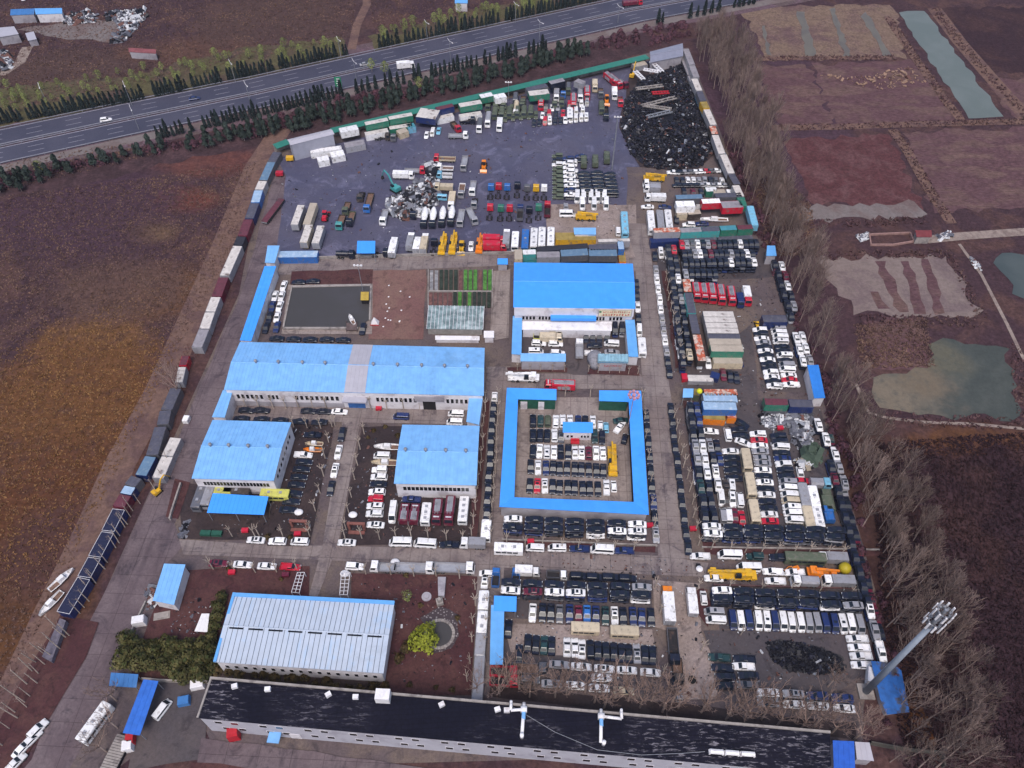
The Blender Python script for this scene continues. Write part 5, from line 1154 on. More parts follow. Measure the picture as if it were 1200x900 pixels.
# scattered road traffic and far bits
cars((37.5, 866, 'w', 'S', 60, "at the front of the verge line by the western road"), (27, 876, 'w', 'S', 62, "second in the verge line by the western road"), (18, 895, 'w', 'P', 58, "last in the verge line by the western road"), (191, 831, 'w', 'V', 65, "alone on the asphalt forecourt"), (44, 855, 'w', 'U', 60, "leading the verge line by the western road"))
cars((124, 140.5, 'w', 'U', 17, "driving on the far carriageway of the highway"), (227.5, 115, 'n', 'S', 17, "driving behind the highway median"), (427.5, 75, 's', 'S', 17, "driving on the far highway carriageway by the median"))
# north yard
row("the khaki file of the truck yard", (653, 183), (654, 231), "okwooooooo", "J", 0, 'w')
row("the white file of the truck yard", (666, 186), (669, 228), "nwwwwwwnw", "UUUUSSSSP", Z2, 'w', 1)
row("the upright white file of the truck yard", (674, 190), (676.5, 214), "www", "S", 0, 'n')
row("the first black file of the truck yard", (684, 203), (687, 224), "kkkkkk", "S", Z2, 'w', 1)
row("the second black file of the truck yard", (699, 202), (702, 224), "kkkkkk", "S", Z2, 'w', 1)
row("the third black file of the truck yard", (714, 204), (717.5, 225), "kkkkkk", "S", Z2, 'w', 1)
row("the pair above the first black file", (681, 183), (682, 188), "nk", "S", 0, 'w')
row("the northern front row of the truck yard", (626, 144), (687, 138), "kkrwkkwwwww", "SSVVSSSVVVV", 0, 's')
row("the second northern row of the truck yard", (628, 136), (683, 130), "owrkrwww", "JSVSSVVV", 0, 's')
row("the third northern row of the truck yard", (640, 127), (688, 121), "gwskrgws", "USSSVVUV", 0, 's')
row("the khaki front row of the truck yard", (592, 139), (620, 136), "oooo", "J", 0, 's')
row("the second khaki row of the truck yard", (583, 130), (608, 127), "oook", "J", 0, 's')
row("the white trio by the big navy-sided box", (500, 158), (514, 153), "wwl", "SVS", 0, 's')
row("the far row under the scrap heap", (789, 202), (838, 200), "wksgwwrgw", "PSSSSSSSS", 0, 'w')
row("the second row under the scrap heap", (793, 211), (846, 212), "kkwwsskgw", "S", 0, 'n', shuffle=True)
row("the third row under the scrap heap", (795, 217), (848, 217), "kkkkswsws", "S", 0, 'w')
row("the near row under the scrap heap", (802, 224), (822, 225), "kmk", "S", 0, 'n')
cars((759, 242, 'w', 'S', 'w', "towing a black trailer by the wrecked row"), (779, 242.5, 'n', 'S', 'e', "behind the white car above the three white coaches"), (807, 263.5, 'w', 'U', 'w', "white and red above the rust container"), (823, 262, 'n', 'S', 'w', "above the teal container"), (793, 257, 'k', 'S', 'n', "right of the three upright coaches"), (724, 271, 'w', 'V', 'n', "left of the light blue bus"), (664.5, 252, 'w', 'M', 'e', "below the striped car near the yellow loader"), (663, 243, 's', 'P', 'n', "striped above the white minibus in the truck yard"),
     (552, 288, 'w', 'S', 's', "between the yellow loader and drill truck"))
row("the big white group of the truck yard", (676, 232), (708, 232), "wwwww", "M", 0, 's')
row("the near white group of the truck yard", (682, 240), (710, 240), "www", "M", 0, 's')
cars((819.5, 425, 'w', 'S', 's', "on the pale blue trailer by the white containers"), (830, 424.5, 'w', 'S', 's', "on the car carrier by the white containers"), (861, 427.5, 'n', 'P', 'w', "below the green-sided containers"), (848, 439, 'm', 'S', 's', "left of two black cars below the containers"), (855.5, 441, 'k', 'S', 's', "middle of the trio below the containers"), (863, 442, 'k', 'S', 's', "right end of the trio below the containers"))
# --- build: the 300 nearest cars one by one, the rest as one mass
def lookdist(e): return (e[0] - cam.location).length
carl = [e for e in PLACED if e[6] and TYPES[e[3]][1] == "car"]; carl.sort(key=lookdist)
keep = set(id(e) for e in carl[:300]); rs = random.Random(5)
VEHNAME = {"saloon": "saloon_car", "hatchback": "hatchback_car", "SUV": "suv_car", "van": "van", "jeep": "jeep", "pickup": "pickup_truck", "minibus": "minibus"}
rest = []
for e in PLACED:
    p, rz, c, t_, lb_, grp, top = e
    cat = TYPES[t_][1]
    if top and (cat != "car" or id(e) in keep):
        place(car_spec(t_, c, sunroof=rs.random() < (.3 if t_ in 'SUV' else 0)), VEHNAME[TYPES[t_][0]], p, rz, lb_, cat, grp)
    else: rest.append(e)
cols = sorted(set(e[2] for e in rest)); mats_ = [paint(c) for c in cols] + [m_glass, m_tyre]; vv = []; ff = []; mm = []; base = 0
for (p, rz, c, t_, *_r) in rest:
    M = Matrix.Translation(p) @ Matrix.Rotation(rz, 4, 'Z')
    for nm, me, off in car_spec(t_, c):
        Mo = M @ Matrix.Translation(off) if off else M
        mi = cols.index(c) if nm == "body" else (len(cols) + 1 if nm == "wheel" else len(cols))
        if nm == "headlight": continue
        for v in me.vertices: vv.append(tuple(Mo @ v.co))
        for f in me.polygons: ff.append(tuple(base + k for k in f.vertices)); mm.append(mi)
        base += len(me.vertices)
me = bpy.data.meshes.new("car_stacks"); me.from_pydata(vv, [], ff)
for m in mats_: me.materials.append(m)
me.polygons.foreach_set("material_index", mm); me.update()
o = bpy.data.objects.new("car_stacks", me); COL.objects.link(o)
0 and print([e[4] for e in PLACED if e[4] and len(e[4].replace('-',' ').split())>16][:60])
tag(o, "farther scrap cars and the lower layers of the car stacks", kind="stuff")
print("cars", len(carl), "rest", len(rest), "placed", len(PLACED))
# ---------------------------------------------------------------- trucks, coaches, plant
def veh(spec, name, px_, py_, hd, label, cat, group=None, hz=1.5, z=0.0, s=1.0):
    p = G(px_, py_, z + hz); p.z = z
    o = place(spec, name, p, R_(HEAD[hd] if isinstance(hd, str) else hd), label, cat, group); o.scale = (s, s, s); return o
# coaches and buses
CO = [(596, 641, 7.2, 'w', 'e', "long white coach parked first at the kerb below the courtyard", 2), (942.7, 579, 7, 's', 'n', "grey-topped white coach with vents, upper left of four coaches in the eastern lot", 3), (954, 581, 6.2, 'w', 'n', "plain white coach, upper right of four in the eastern lot", 1),
      (948, 605, 6.2, 'c', 'n', "beige coach, lower left of four in the eastern lot", 0), (959, 605, 6.2, 'w', 'n', "white coach with rust patches, lower right of four in the eastern lot", 3),
      (875.3, 537, 6.6, 'c', 'n', "northern cream coach of the three in the middle of the eastern lot", 0), (880, 566.5, 7, 'c', 'n', "middle cream coach of the three in the eastern lot", 0), (884.5, 598, 6.6, 'c', 'n', "southern cream coach of the three in the eastern lot", 0),
      (686, 734.5, 6.6, 'c', 'e', "cream box coach, left of the pair across the southern aisle", 0), (732, 738.7, 6.6, 'c', 'e', "pale cream box coach, right of the pair across the southern aisle", 0),
      (569.5, 620, 5.4, 'w', 's', "white bus at the south end of the stacked file west of the courtyard", 1), (566.7, 703, 4.8, 'w', 'n', "white bus, northernmost in the file beside the round pond garden", 1), (565, 728.7, 5.4, 'w', 'n', "white bus, second in the file beside the round pond garden", 2), (563, 755, 5.4, 's', 'n', "dirty pale bus, third in the file beside the round pond garden", 1), (561.5, 782, 5.4, 's', 'n', "dusty bus, fourth in the file beside the round pond garden", 0), (560, 808, 5.2, 's', 'n', "grey bus under branches at the south end of the garden file", 0),
      (752.5, 405, 6.6, 'w', 'n', "white bus parked beside the central shed's small courtyard", 1), (603.7, 281, 8, 'w', 's', "short white bus, westernmost in the coach line by the truck yard", 1), (615.5, 280.5, 10, 'b', 's', "lavender blue and orange coach in the line by the truck yard", 1), (625.7, 279, 10, 'w', 's', "white vented coach beside the lavender blue one", 3), (635, 278, 10, 'w', 's', "white vented coach, middle of three by the truck yard", 3), (645.5, 278, 10, 'w', 's', "white vented coach, easternmost in the line by the truck yard", 3),
      (732, 261.5, 12, 'l', 'n', "long light blue bus beside the northern central road", 3), (763, 259, 11, 'w', 'n', "white coach, left of three by the rust-red container roof", 1), (774, 258.5, 11, 's', 'n', "grey coach, middle of three by the rust-red container roof", 2), (783.5, 258, 11, 'w', 'n', "pale coach with vents, right of three by the rust-red container roof", 3),
      (543, 596, 7.4, 'w', 'n', "white bus with red seats showing beside the blue hall's south wall", 4), (499, 600.5, 5.8, 'w', 'n', "white roof-vented bus among the maroon fire trucks", 3),
      (256.5, 574.5, 7, 'p', 'e', "lime yellow bus behind the small blue canopy, left of three", 1), (277, 574.5, 7, 'd', 'e', "rusty yellow bus body in the middle behind the small blue canopy", 1), (322, 577.5, 7.5, 'p', 'e', "lime yellow bus sticking out right of the small blue canopy", 2), (245, 577, 8, 's', 'n', "white and grey bus beside the western blue hall corner", 1), (234, 580, 8, 'g', 'n', "grey stripped bus beside the western blue hall corner", 2),
      (110, 846, 8.6, 'w', 70, "long white coach parked under bare trees by the western road", 3), (668, 132, 7, 'w', 's', "white bus above the northern white vans", 2), (944, 652.5, 10, 'o', 'w', "olive green covered army lorry body below the eastern stacks", 0)]
CO[16] = (752.5, 405, 6.6, 'w', 'n', "white bus parked on the road east of the central shed's small courtyard", 1)
for (x_, y_, L, c, hd, lb_, nh) in CO: veh(bus_spec(L, c, nh, 3.0 if L > 7.6 else 2.7), "coach", x_, y_, hd, lb_, "bus", hz=2.4)
def T(L, cc, body, bc, W=2.35, bh=2.2, small=False): return truck_spec(L, cc, body, bc, W, bh, small)
TR = [(T(9.5, 'a', 'box', 'w', 2.6, 2.6), 782.7, 709, 'n', "white box lorry with an orange cab and tail by the southern aisle"), (T(7, 'w', 'box', 'w', 2.2, 2.0), 810.7, 705, 'n', "white box lorry with a rust spot, right of the orange one"), (T(6, 'w', 'box', 'w', 2.1, 2.0, True), 618, 669, 'e', "small white box lorry at the kerb above the southern stacks"), (T(5, 'w', 'open', 'g', 2.0, 1, True), 652.7, 673, 'e', "white dropside lorry with an empty dark bed above the southern stacks"),
      (T(5, 'b', 'open', 'b', 1.9, 1, True), 581, 676, 'n', "bright blue small lorry, left of the pair at the southern corner"), (T(5, 'b', 'open', 'b', 1.9, 1, True), 604.5, 676, 'n', "bright blue small lorry, right of the pair at the southern corner"), (T(7.2, 'w', 'box', 's', 2.3, 2.0), 975, 654, 'w', "white lorry with a pale grey box at the end of the eastern kerb line"), (T(6.4, 'w', 'tarp', 's', 2.2), 943, 681, 'w', "white lorry with a grey tarpaulin box behind the south eastern stacks"), (T(7.6, 'w', 'box', 's', 2.3, 2.0), 982, 681, 'w', "pale lorry with a beige-grey box next to the yellow sphere"),
      (T(8.5, 'k', 'open', 'g', 2.4), 789, 757, 's', "long dark tipper body lorry in the southern dirt aisle"), (T(6, 'd', 'flat', 'd', 2.3), 794.7, 786, 's', "lorry bed stacked with brown wooden boards in the dirt aisle"), (T(6.5, 'r', 'open', 'r', 2.3), 591, 787, 'e', "red lorry, upper of the two under bare trees"), (T(6.5, 'r', 'open', 'r', 2.3), 591, 797.5, 'e', "red lorry, lower of the two under bare trees"), (T(8, 'g', 'flat', 'g', 2.4), 621, 783, 'e', "grey flatbed lorry beside the red lorries under bare trees"),
      (T(10, 'w', 'flat', 's', 2.4), 485, 664.5, 'e', "grey and white recovery lorry, middle of three in the garden kerb line"), (T(10.5, 'w', 'flat', 's', 2.5), 531, 664.5, 'e', "long silver flatbed lorry, right end of the garden kerb line"), (T(6.4, 'w', 'flat', 's', 2.2), 449, 664, 'w', "white recovery lorry, left of three in the garden kerb line"), (T(6.4, 'w', 'box', 's', 2.2, 2.0), 554, 636.5, 'w', "white box lorry at the right end of the fire truck kerb line"),
      (T(7, 'w', 'open', 's', 2.3), 679, 408.5, 'n', "long white tipper lorry with pale load in the small wet courtyard"), (T(7, 'c', 'box', 'c', 2.3, 2.0), 646, 388.5, 'e', "beige box lorry, upper of the pair in the small wet courtyard"), (T(7, 'c', 'box', 'c', 2.3, 2.0), 646, 396, 'e', "beige box lorry, lower of the pair in the small wet courtyard"), (T(5, 'p', 'open', 'p', 2.0, 1, True), 629, 390.5, 'n', "lime yellow small lorry in the small wet courtyard"),
      (T(10.5, 'b', 'flat', 'd', 2.4), 432, 236, 's', "long lorry with a bright blue cab and brown load in the truck yard"), (T(7.5, 'q', 'flat', 'd', 2.4), 399, 259, 's', "teal-cab lorry loaded with red-brown scrap in the truck yard"), (T(7.5, 'k', 'flat', 'o', 2.3), 411, 255, 's', "dark lorry loaded with green scrap beside the teal-cab one"), (T(6, 'd', 'chassis', 'd', 2.3), 423, 228, 's', "rusty stripped lorry beside the long blue-cab lorry"),
      (T(9, 'w', 'box', 'w', 2.4, 2.2), 461, 290, 'n', "white box lorry alone beside the red and white scrap row"), (T(8, 'w', 'box', 's', 2.3, 2.2), 481, 283.5, 'n', "pale grey box lorry, left of three by the yard wall"), (T(7, 'w', 'box', 'w', 2.3, 2.2), 489, 287.5, 'n', "white box lorry, middle of three by the yard wall"), (T(9, 'w', 'box', 'c', 2.3, 2.2), 497.5, 285.5, 'n', "white lorry with a stained cream box, right of three by the yard wall"), (T(7, 'k', 'chassis', 'k', 2.3), 508, 289, 'n', "black stripped lorry chassis between white box and yellow crane"),
      (T(8, 'r', 'box', 'r', 2.6, 2.4), 579.5, 281.5, 'e', "red box lorry, upper of the pair beside the drill truck"), (T(8, 'r', 'box', 'r', 2.6, 2.4), 580, 289, 'e', "red box lorry, lower of the pair beside the drill truck"), (T(8.5, 'w', 'box', 's', 2.3, 2.2), 593.5, 280, 'n', "white and grey box lorry right of the red box pair"),
      (T(8, 'w', 'box', 'w', 2.3, 2), 473, 205, 'e', "white box lorry among wrecks behind the teal excavator"), (T(8, 'r', 'flat', 's', 2.3), 486, 199, 'e', "red-cab lorry with a grey bed behind the wreck heap"), (T(8.5, 'r', 'flat', 'c', 2.3), 521, 185, 'w', "red-cab lorry carrying a cream load, northernmost of the wreck rows"), (T(6.5, 'w', 'flat', 'w', 2.2), 521.5, 196, 'w', "white lorry behind the red-cab lorry of the wreck rows"), (T(6, 'l', 'open', 'w', 2.2), 521, 205, 'w', "white and light blue lorry in the wreck rows"), (T(7, 'c', 'box', 'c', 2.3, 1.6), 520, 219, 'w', "cream box lorry in the wreck rows"), (T(8, 'w', 'box', 'c', 2.3, 2), 529.5, 235, 's', "cream box lorry north of the white concrete mixers"),
      (T(5.5, 'l', 'chassis', 'l', 2.0, 1, True), 516, 226, 's', "light blue lorry cab, left of two in the wreck rows"), (T(5.5, 'l', 'chassis', 'l', 2.0, 1, True), 521.5, 226.5, 's', "light blue lorry cab, right of two in the wreck rows"), (T(9, 's', 'flat', 's', 2.3), 544, 190, 's', "stripped silver lorry at the north end of the wreck column"), (T(8, 's', 'flat', 'w', 2.3), 541, 222, 's', "silver wrecked lorry, left of two in the wreck columns"), (T(8, 'w', 'flat', 's', 2.3), 554, 219, 's', "white wrecked lorry, right of two in the wreck columns"), (T(9, 's', 'flat', 's', 2.3), 540, 254, 's', "long silver wreck beside the last white mixer"), (T(9, 's', 'flat', 's', 2.3), 553, 252, -70, "slanted silver wreck right of the mixers"), (T(8, 'w', 'flat', 's', 2.3), 450, 253, 's', "white lorry with brown load left of the wreck heap"),
      (T(6, 'w', 'box', 's', 2.2, 2), 764, 221, 'w', "grey-topped lorry at the west of the wreck rows under the scrap heap"), (T(7.5, 'w', 'box', 'w', 2.3, 2), 768, 231.5, 'w', "white lorry above the black trailer by the central road"), (T(6.5, 'w', 'flat', 's', 2.2), 764, 215, 'w', "white lorry with an empty bed below the yellow frames"), (T(8, 'w', 'flat', 's', 2.3), 537, 158, 'e', "long white wrecked lorry along the northern row"), (T(8.5, 'w', 'tarp', 's', 2.2), 572, 140, 's', "grey-topped white lorry in the northern row"), (T(7.5, 'w', 'tarp', 'g', 2.2), 562, 147, 's', "white-cab lorry with a dark bed in the northern row"), (T(7, 'w', 'box', 'w', 2.2, 1.9), 585.5, 146, 's', "white box lorry, foremost in the northern row"), (T(9, 'w', 'tank', 'c', 2.3), 605, 127, 's', "cream tank lorry among the khaki lorries"), (T(9, 'k', 'open', 'k', 2.3), 710, 132, 's', "dark blue-black lorry beside the scrap heap corner"), (T(7, 'o', 'tarp', 'o', 2.3), 705, 126, 's', "khaki lorry beside the scrap heap corner"),
      (T(10, 'w', 'box', 'w', 2.3, 2), 475.5, 77, 17, "white box lorry driving on the near carriageway of the highway"), (T(10, 'r', 'tarp', 'm', 2.3), 741, 3, 17, "red lorry driving on the far carriageway of the highway")]
for i, x_ in enumerate((580, 588, 597, 606, 614, 622)): veh(T(6.2, 'o', 'tarp', 'o', 2.2), "lorry", x_, 133 - i * .4, 's', f"khaki covered lorry, {ordn(i+1)} from the left in the front khaki lorry row", "lorry", "khaki lorries of the northern row")
for i, x_ in enumerate((572, 581, 590, 612, 650, 658)): veh(T(6.2, 'o', 'open', 'g', 2.2), "lorry", x_, 123.5 - i * .9, 's', f"khaki open lorry, {ordn(i+1)} from the left in the back khaki lorry row", "lorry", "khaki lorries of the northern row")
for i, (x_, y_) in enumerate(((684, 190), (697.5, 189), (711, 185))): veh(T(6, 'o', 'tarp', 'o', 2.3), "lorry", x_, y_, 'n', f"olive covered lorry at the head of the {ordn(i+1)} black file", "lorry", "olive lorries of the black files")
for i, (cc, bd, bc, x_, y_, hd, wh) in enumerate((('g', 'tarp', 'g', 604, 116, 's', 'behind the cream tank lorry'), ('o', 'flat', 'd', 613, 117, 's', 'left of the long red fire engine'), ('w', 'box', 's', 652, 112, 's', 'right of the big green-sided box'), ('b', 'open', 'k', 660, 108, 's', 'below the black container'), ('o', 'tarp', 'g', 666, 104, 's', 'by the red and white ladder engine'), ('w', 'tarp', 's', 680, 112, 's', 'between two fire engines near the northern wall'), ('c', 'box', 'c', 697, 101, 's', 'beside the short red fire engine'), ('g', 'flat', 'd', 704, 108, 's', 'left of the orange wheel loader'), ('w', 'box', 'w', 720, 110, 's', 'between the orange loader and scrap heap'), ('r', 'flat', 'm', 727, 118, 's', 'at the scrap heap edge'), ('m', 'flat', 's', 730, 97, -60, 'at the north corner of the scrap heap'), ('k', 'flat', 'k', 548, 141, 'e', 'behind the long white wreck'), ('r', 'open', 'd', 534, 148, -60, 'leaning by the navy container'), ('d', 'chassis', 'd', 448, 160, 'e', 'before the green-sided containers'), ('g', 'chassis', 'g', 462, 158, 's', 'below the cream box body'), ('o', 'flat', 'd', 406, 243, 's', 'above the dark scrap lorry'), ('k', 'flat', 's', 485, 248, 's', 'left of the white mixers'), ('s', 'chassis', 's', 556, 236, 's', 'right of the cream box lorry'), ('k', 'chassis', 'd', 445, 296, 'e', 'beside the blue canopy at the yard wall'), ('k', 'tank', 'k', 405, 298, 'e', 'left of the blue canopy at the yard wall'))): veh(T(6.5, cc, bd, bc, 2.2), "lorry", x_, y_, hd, f"{PC[cc][1]} {dict(tarp='covered', flat='flatbed', box='box', open='dropside', chassis='stripped', tank='tank')[bd]} lorry {wh}", "lorry", hz=1.5)
TR[-2] = (T(8, 'w', 'box', 'w', 2.4, 2.4), 475.5, 76.5, 14, TR[-2][4])
for (sp, x_, y_, hd, lb_) in TR: veh(sp, "lorry", x_, y_, hd, lb_, "lorry", hz=1.6)
for i, (c, x_, y_, bc) in enumerate((('b', 575, 225, 'k'), ('r', 584, 224, 'd'), ('b', 594, 225, 'd'), ('k', 606, 223, 'k'), ('g', 617.5, 226, 'k'), ('y', 628, 226, 'k'), ('w', 637.5, 226, 'k'), ('r', 574, 249, 'k'), ('e', 586.5, 250, 'k'), ('r', 597, 250, 'k'), ('n', 609.5, 250, 'g'), ('k', 620, 252, 'k'), ('e', 631, 249, 'k'), ('r', 641.5, 246, 'm'))):
    rw = "northern" if i < 7 else "southern"; fl = {'b': 'bright blue', 'r': 'red', 'k': 'black', 'g': 'grey', 'y': 'yellow', 'w': 'white', 'e': 'green', 'n': 'navy'}[c]
    veh(T(7.5, c, 'chassis' if bc != 'g' and bc != 'm' else 'open', bc, 2.3), "cab_chassis", x_, y_, 'n', f"{fl}-cab stripped lorry chassis, {ordn(i % 7 + 1)} from the left in the {rw} chassis row", "lorry", "stripped lorry chassis in the truck yard", hz=1.3)
for i, x_ in enumerate((497.3, 507.3, 518.4, 529)): veh(T(8.5, 'k', 'mixer', 'w'), "mixer_lorry", x_, (254, 254, 253, 252)[i], 's', f"white-drum concrete mixer, {ordn(i+1)} from the left of four", "lorry", "four concrete mixers in the truck yard", hz=2.4)
for (L, x_, y_, hd, lb_) in ((7, 816, 341.5, 's', "bright red fire engine, left end of the fire engine row"), (7, 825, 342.5, 's', "dull red fire engine, second in the fire engine row"), (7.4, 834.5, 343, 's', "ladder fire engine, third in the fire engine row"), (7.4, 845, 344.5, 's', "ladder fire engine, fourth in the fire engine row"), (7, 857, 346, 's', "red fire engine, fifth in the fire engine row"), (5.6, 474, 601, 'n', "maroon fire engine, left of the pair south of the blue hall"), (5.6, 486, 601.5, 'n', "maroon fire engine, right of the pair south of the blue hall"), (6.6, 512.5, 599, 's', "maroon fire engine beside the roof-vented white bus"), (7.6, 527, 597.5, 's', "long red fire engine beside the bus with red seats"), (9, 656, 450.5, 'w', "red and silver fire engine across the gate of the courtyard"), (9, 634, 119, 's', "long red fire engine beside the big green-sided box"), (9, 672, 118, 's', "red and white ladder fire engine near the northern wall"), (8, 688, 108, 's', "short red fire engine near the northern wall"), (9, 721, 95, -60, "red ladder fire engine beside the scrap heap"), (9, 716, 92, -60, "grey-topped ladder fire engine beside the scrap heap")):
    veh(fire_spec(L, c='m' if 'maroon' in lb_ or 'long red' in lb_ and 'seats' in lb_ else 'r'), "fire_engine", x_, y_, hd, lb_, "fire engine", hz=2.0)
veh(T(5, 'n', 'box', 'n', 2.2, 1.8), "lorry", 867, 352, 's', "navy blue lorry between red fire engine and red-white lorry", "lorry"); veh(T(7, 'r', 'box', 'w', 2.3, 2.2), "lorry", 875, 347.5, 's', "red-cab lorry with a white box, right end of the fire engine row", "lorry")
for (L, c, x_, y_, hd, lb_) in ((12, 'y', 859, 671.5, 'w', "long yellow mobile crane below the white vans of the eastern kerb"), (10.5, 'y', 718, 538, 'n', "yellow mobile crane standing right of the courtyard car rows"), (7.5, 'a', 964, 669.5, 'e', "short orange-yellow mobile crane beside the yellow sphere"), (10.5, 'y', 518.5, 285, 'n', "yellow crane, left of the pair by the yard wall"), (11, 'y', 530.7, 284, 'n', "yellow crane, right of the pair by the yard wall"), (9, 'a', 562, 285, 'n', "orange drill rig truck right of the white car by the yard wall"), (8, 'y', 687, 252, 'e', "yellow crane truck below the big white van group"), (8.5, 'y', 767, 206.5, 'e', "yellow crane frames at the foot of the scrap heap"), (10, 'w', 613, 440, 'w', "white crane truck at the west end of the central apron")):
    veh(crane_spec(L, c), "mobile_crane", x_, y_, hd, lb_, "crane", hz=2.0)
veh(excavator_spec('q'), "excavator", 463, 220, 140, "teal excavator with its boom raised beside the wrecks", "excavator")
veh(excavator_spec('y'), "excavator", 183, 574, 60, "small yellow excavator beside the long white container", "excavator", s=.65)
veh(excavator_spec('y'), "excavator", 741, 87, 75, "yellow excavator on the north end of the scrap heap", "excavator", s=.8)
veh(excavator_spec('a'), "excavator", 933, 664.5, 200, "small orange excavator above the recovery pickups", "excavator", s=.45)
veh(loader_spec('a'), "wheel_loader", 567, 193, 's', "orange-brown wheel loader alone on the truck yard", "loader"); veh(loader_spec('y'), "wheel_loader", 541, 288, 's', "yellow wheel loader beside the white car by the yard wall", "loader"); veh(loader_spec('a'), "wheel_loader", 711, 116, 's', "orange wheel loader among the lorries by the scrap heap", "loader")
veh(loader_spec('y'), "forklift", 887.7, 378, 'n', "yellow forklift beside the navy box in the eastern lot", "forklift", s=.55); veh(loader_spec('r'), "tractor", 381, 252, 'n', "red and green stripped tractor left of the teal-cab lorry", "tractor")
# white trailers of the truck yard
for (L, x0, y0, c, t_, lb_) in ((11, 349.5, 254, 's', 'W', "stained white trailer, upper left of four in the truck yard"), (12, 364, 252.5, 'c', 'B', "cream trailer, upper right of four in the truck yard"), (9.5, 359.5, 276, 'c', 'W', "cream-white trailer, lower left of four in the truck yard"), (9.5, 373.3, 277, 's', 'W', "grey-white trailer, lower right of four in the truck yard")):
    veh(trailer_spec(L, c, 2.6, 2.6, t_), "box_trailer", x0, y0, 'n', lb_, "trailer", "four box trailers in the truck yard", hz=2.6)
veh(trailer_spec(14, 'd', 2.4, .6, 'X'), "flat_trailer", 320, 247, 77, "long maroon flat trailer along the western wall", "trailer", hz=1.2)
# boats
for (L, W, x_, y_, hd, lb_) in ((7.5, 2.2, 454, 523.5, 'w', "white speedboat, upper of the two beside the blue hall"), (7.5, 2.2, 451, 542, 'w', "cream motorboat, lower of the two beside the blue hall"), (7, 2.1, 72, 679, 60, "white open boat, nearer the solar roofs west of the wall"), (7, 2.2, 59.5, 707, 245, "white open boat, farther down the verge west of the wall"), (4.5, 1.5, 412, 374, 120, "small white boat on the dark pond"), (10, 2.2, 837, 257, 'w', "long white boat hull above the teal container"), (5, 1.6, 368, 520, 'w', "small cream boat on a trailer by the western blue hall"), (5, 1.6, 366, 527, 'w', "small orange-hulled boat below the cream boat")):
    veh(boat_spec(L, W, 'a' if 'orange' in lb_ else 'c' if 'cream' in lb_ else 'w'), "motor_boat", x_, y_, hd, lb_, "boat", hz=.8, z=.5 if 'pond' in lb_ else 0)
# ---------------------------------------------------------------- containers
def cont(p0, p1, c, top, label, level=0, W=2.44, H=2.6, group=None, kind="shipping_container", cat="container", zb=None):
    z = (level * H if zb is None else zb) + H; a, e = G(*p0, z), G(*p1, z); d = e - a
    p = (a + e) / 2; p.z = z - H
    return place(container_spec(round(d.length, 1), c, W, H, top), kind, p, math.atan2(d.y, d.x), label, cat, group)
WR = [((325, 178), (318, 190), 'g', 'D', "dark slate container at the north end of the western wall"), ((318, 190), (308.5, 211), 'g', 'L', "steel blue container next to the north end of the western wall"), ((308, 212), (303.5, 222), 's', 'W', "rust-stained white container beside the bright blue one"), ((303, 223), (299, 237), 'b', 'C', "bright blue-roofed container in the western wall"),
      ((298.5, 238), (292, 256), 'n', 'D', "dark slate-blue container north of the maroon one"), ((291, 257), (284, 276), 'm', 'X', "northern maroon-roofed container of the western wall"), ((283, 277), (279, 287), 'k', 'K', "short black-topped container between maroon and long white ones"), ((278.5, 288), (263, 323), 's', 'W', "long stained white container of the western wall"), ((262, 325), (254, 347), 'm', 'X', "southern maroon-roofed container of the western wall"),
      ((253, 348), (246.5, 365), 's', 'W', "stained white container south of the maroon one"), ((246, 366), (239.5, 385), 's', 'W', "second stained white container south of the maroon one"), ((239, 386), (230.5, 407), 's', 'G', "plain grey-roofed container of the western wall"),
      ((206, 455), (195, 480), 'g', 'D', "slate grey container beside the bare trees of the western wall"), ((194, 481), (190.5, 497), 'g', 'D', "dull grey container south of the slate one"), ((188, 500), (178, 533), 'g', 'D', "brown-grey container with a rusty frame in the western wall"), ((176.5, 535), (165, 557), 'n', 'L', "steel blue ribbed container standing high in the western wall"), ((160, 559), (152, 569), 'g', 'D', "short grey container north of the light blue roof"), ((152.5, 570), (147, 579), 'n', 'C', "short light blue-roofed container of the western wall"), ((147, 580), (138.5, 594), 'm', 'X', "deep maroon-roofed container above the solar roofs"),
      ((139, 597), (126.5, 622), 'n', 'N', "northernmost dark solar-topped container by the western verge"), ((126, 624), (111, 652), 'n', 'N', "second dark solar-topped container by the western verge"), ((110.5, 654), (98.5, 676), 'n', 'N', "third dark solar-topped container by the western verge"), ((98, 678), (74, 718), 'n', 'N', "southernmost dark solar-topped container by the western verge")]
for (p0, p1, c, t_, lb_) in WR: cont(p0, p1, c, t_, lb_, W=3.2, H=3.0, group="containers of the western wall")
for i, (p0, p1) in enumerate((((139, 597), (126.5, 622)), ((126, 624), (111, 652)), ((110.5, 654), (98.5, 676)), ((98, 678), (74, 718)))):
    a, e = G(*p0, 3.06), G(*p1, 3.06); d = (e - a).normalized(); n = Vector((-d.y, d.x, 0)) * 1.6; b = MB()
    for (s, t_) in ((a + n, e + n), (a - n, e - n), (a + n, a - n), (e + n, e - n)): b.tube(s, t_, .07, n=4)
    tag(b.build("roof_edging", m_frame), f"white metal edging lying on the {ordn(i+1)} solar-topped container from the north", "edging", "white roof edgings")
cont((213.5, 430), (209.5, 448), 's', 'W', "battered white container beside the western road", W=2.3); cont((217.5, 417), (214, 428), 'r', 'X', "small red container top beside the western road trees", W=2.2)
cont((206, 513), (196, 534), 's', 'W', "dirty white container, north half of the long pair on the western road", W=3.2); cont((196, 535), (185, 560), 's', 'W', "dirty white container, south half of the long pair on the western road", W=3.2)
cont((219, 486.5), (216, 493), 'w', 'w', "small white box truck body alone on the western road", W=1.6, H=1.5, kind="truck_box")
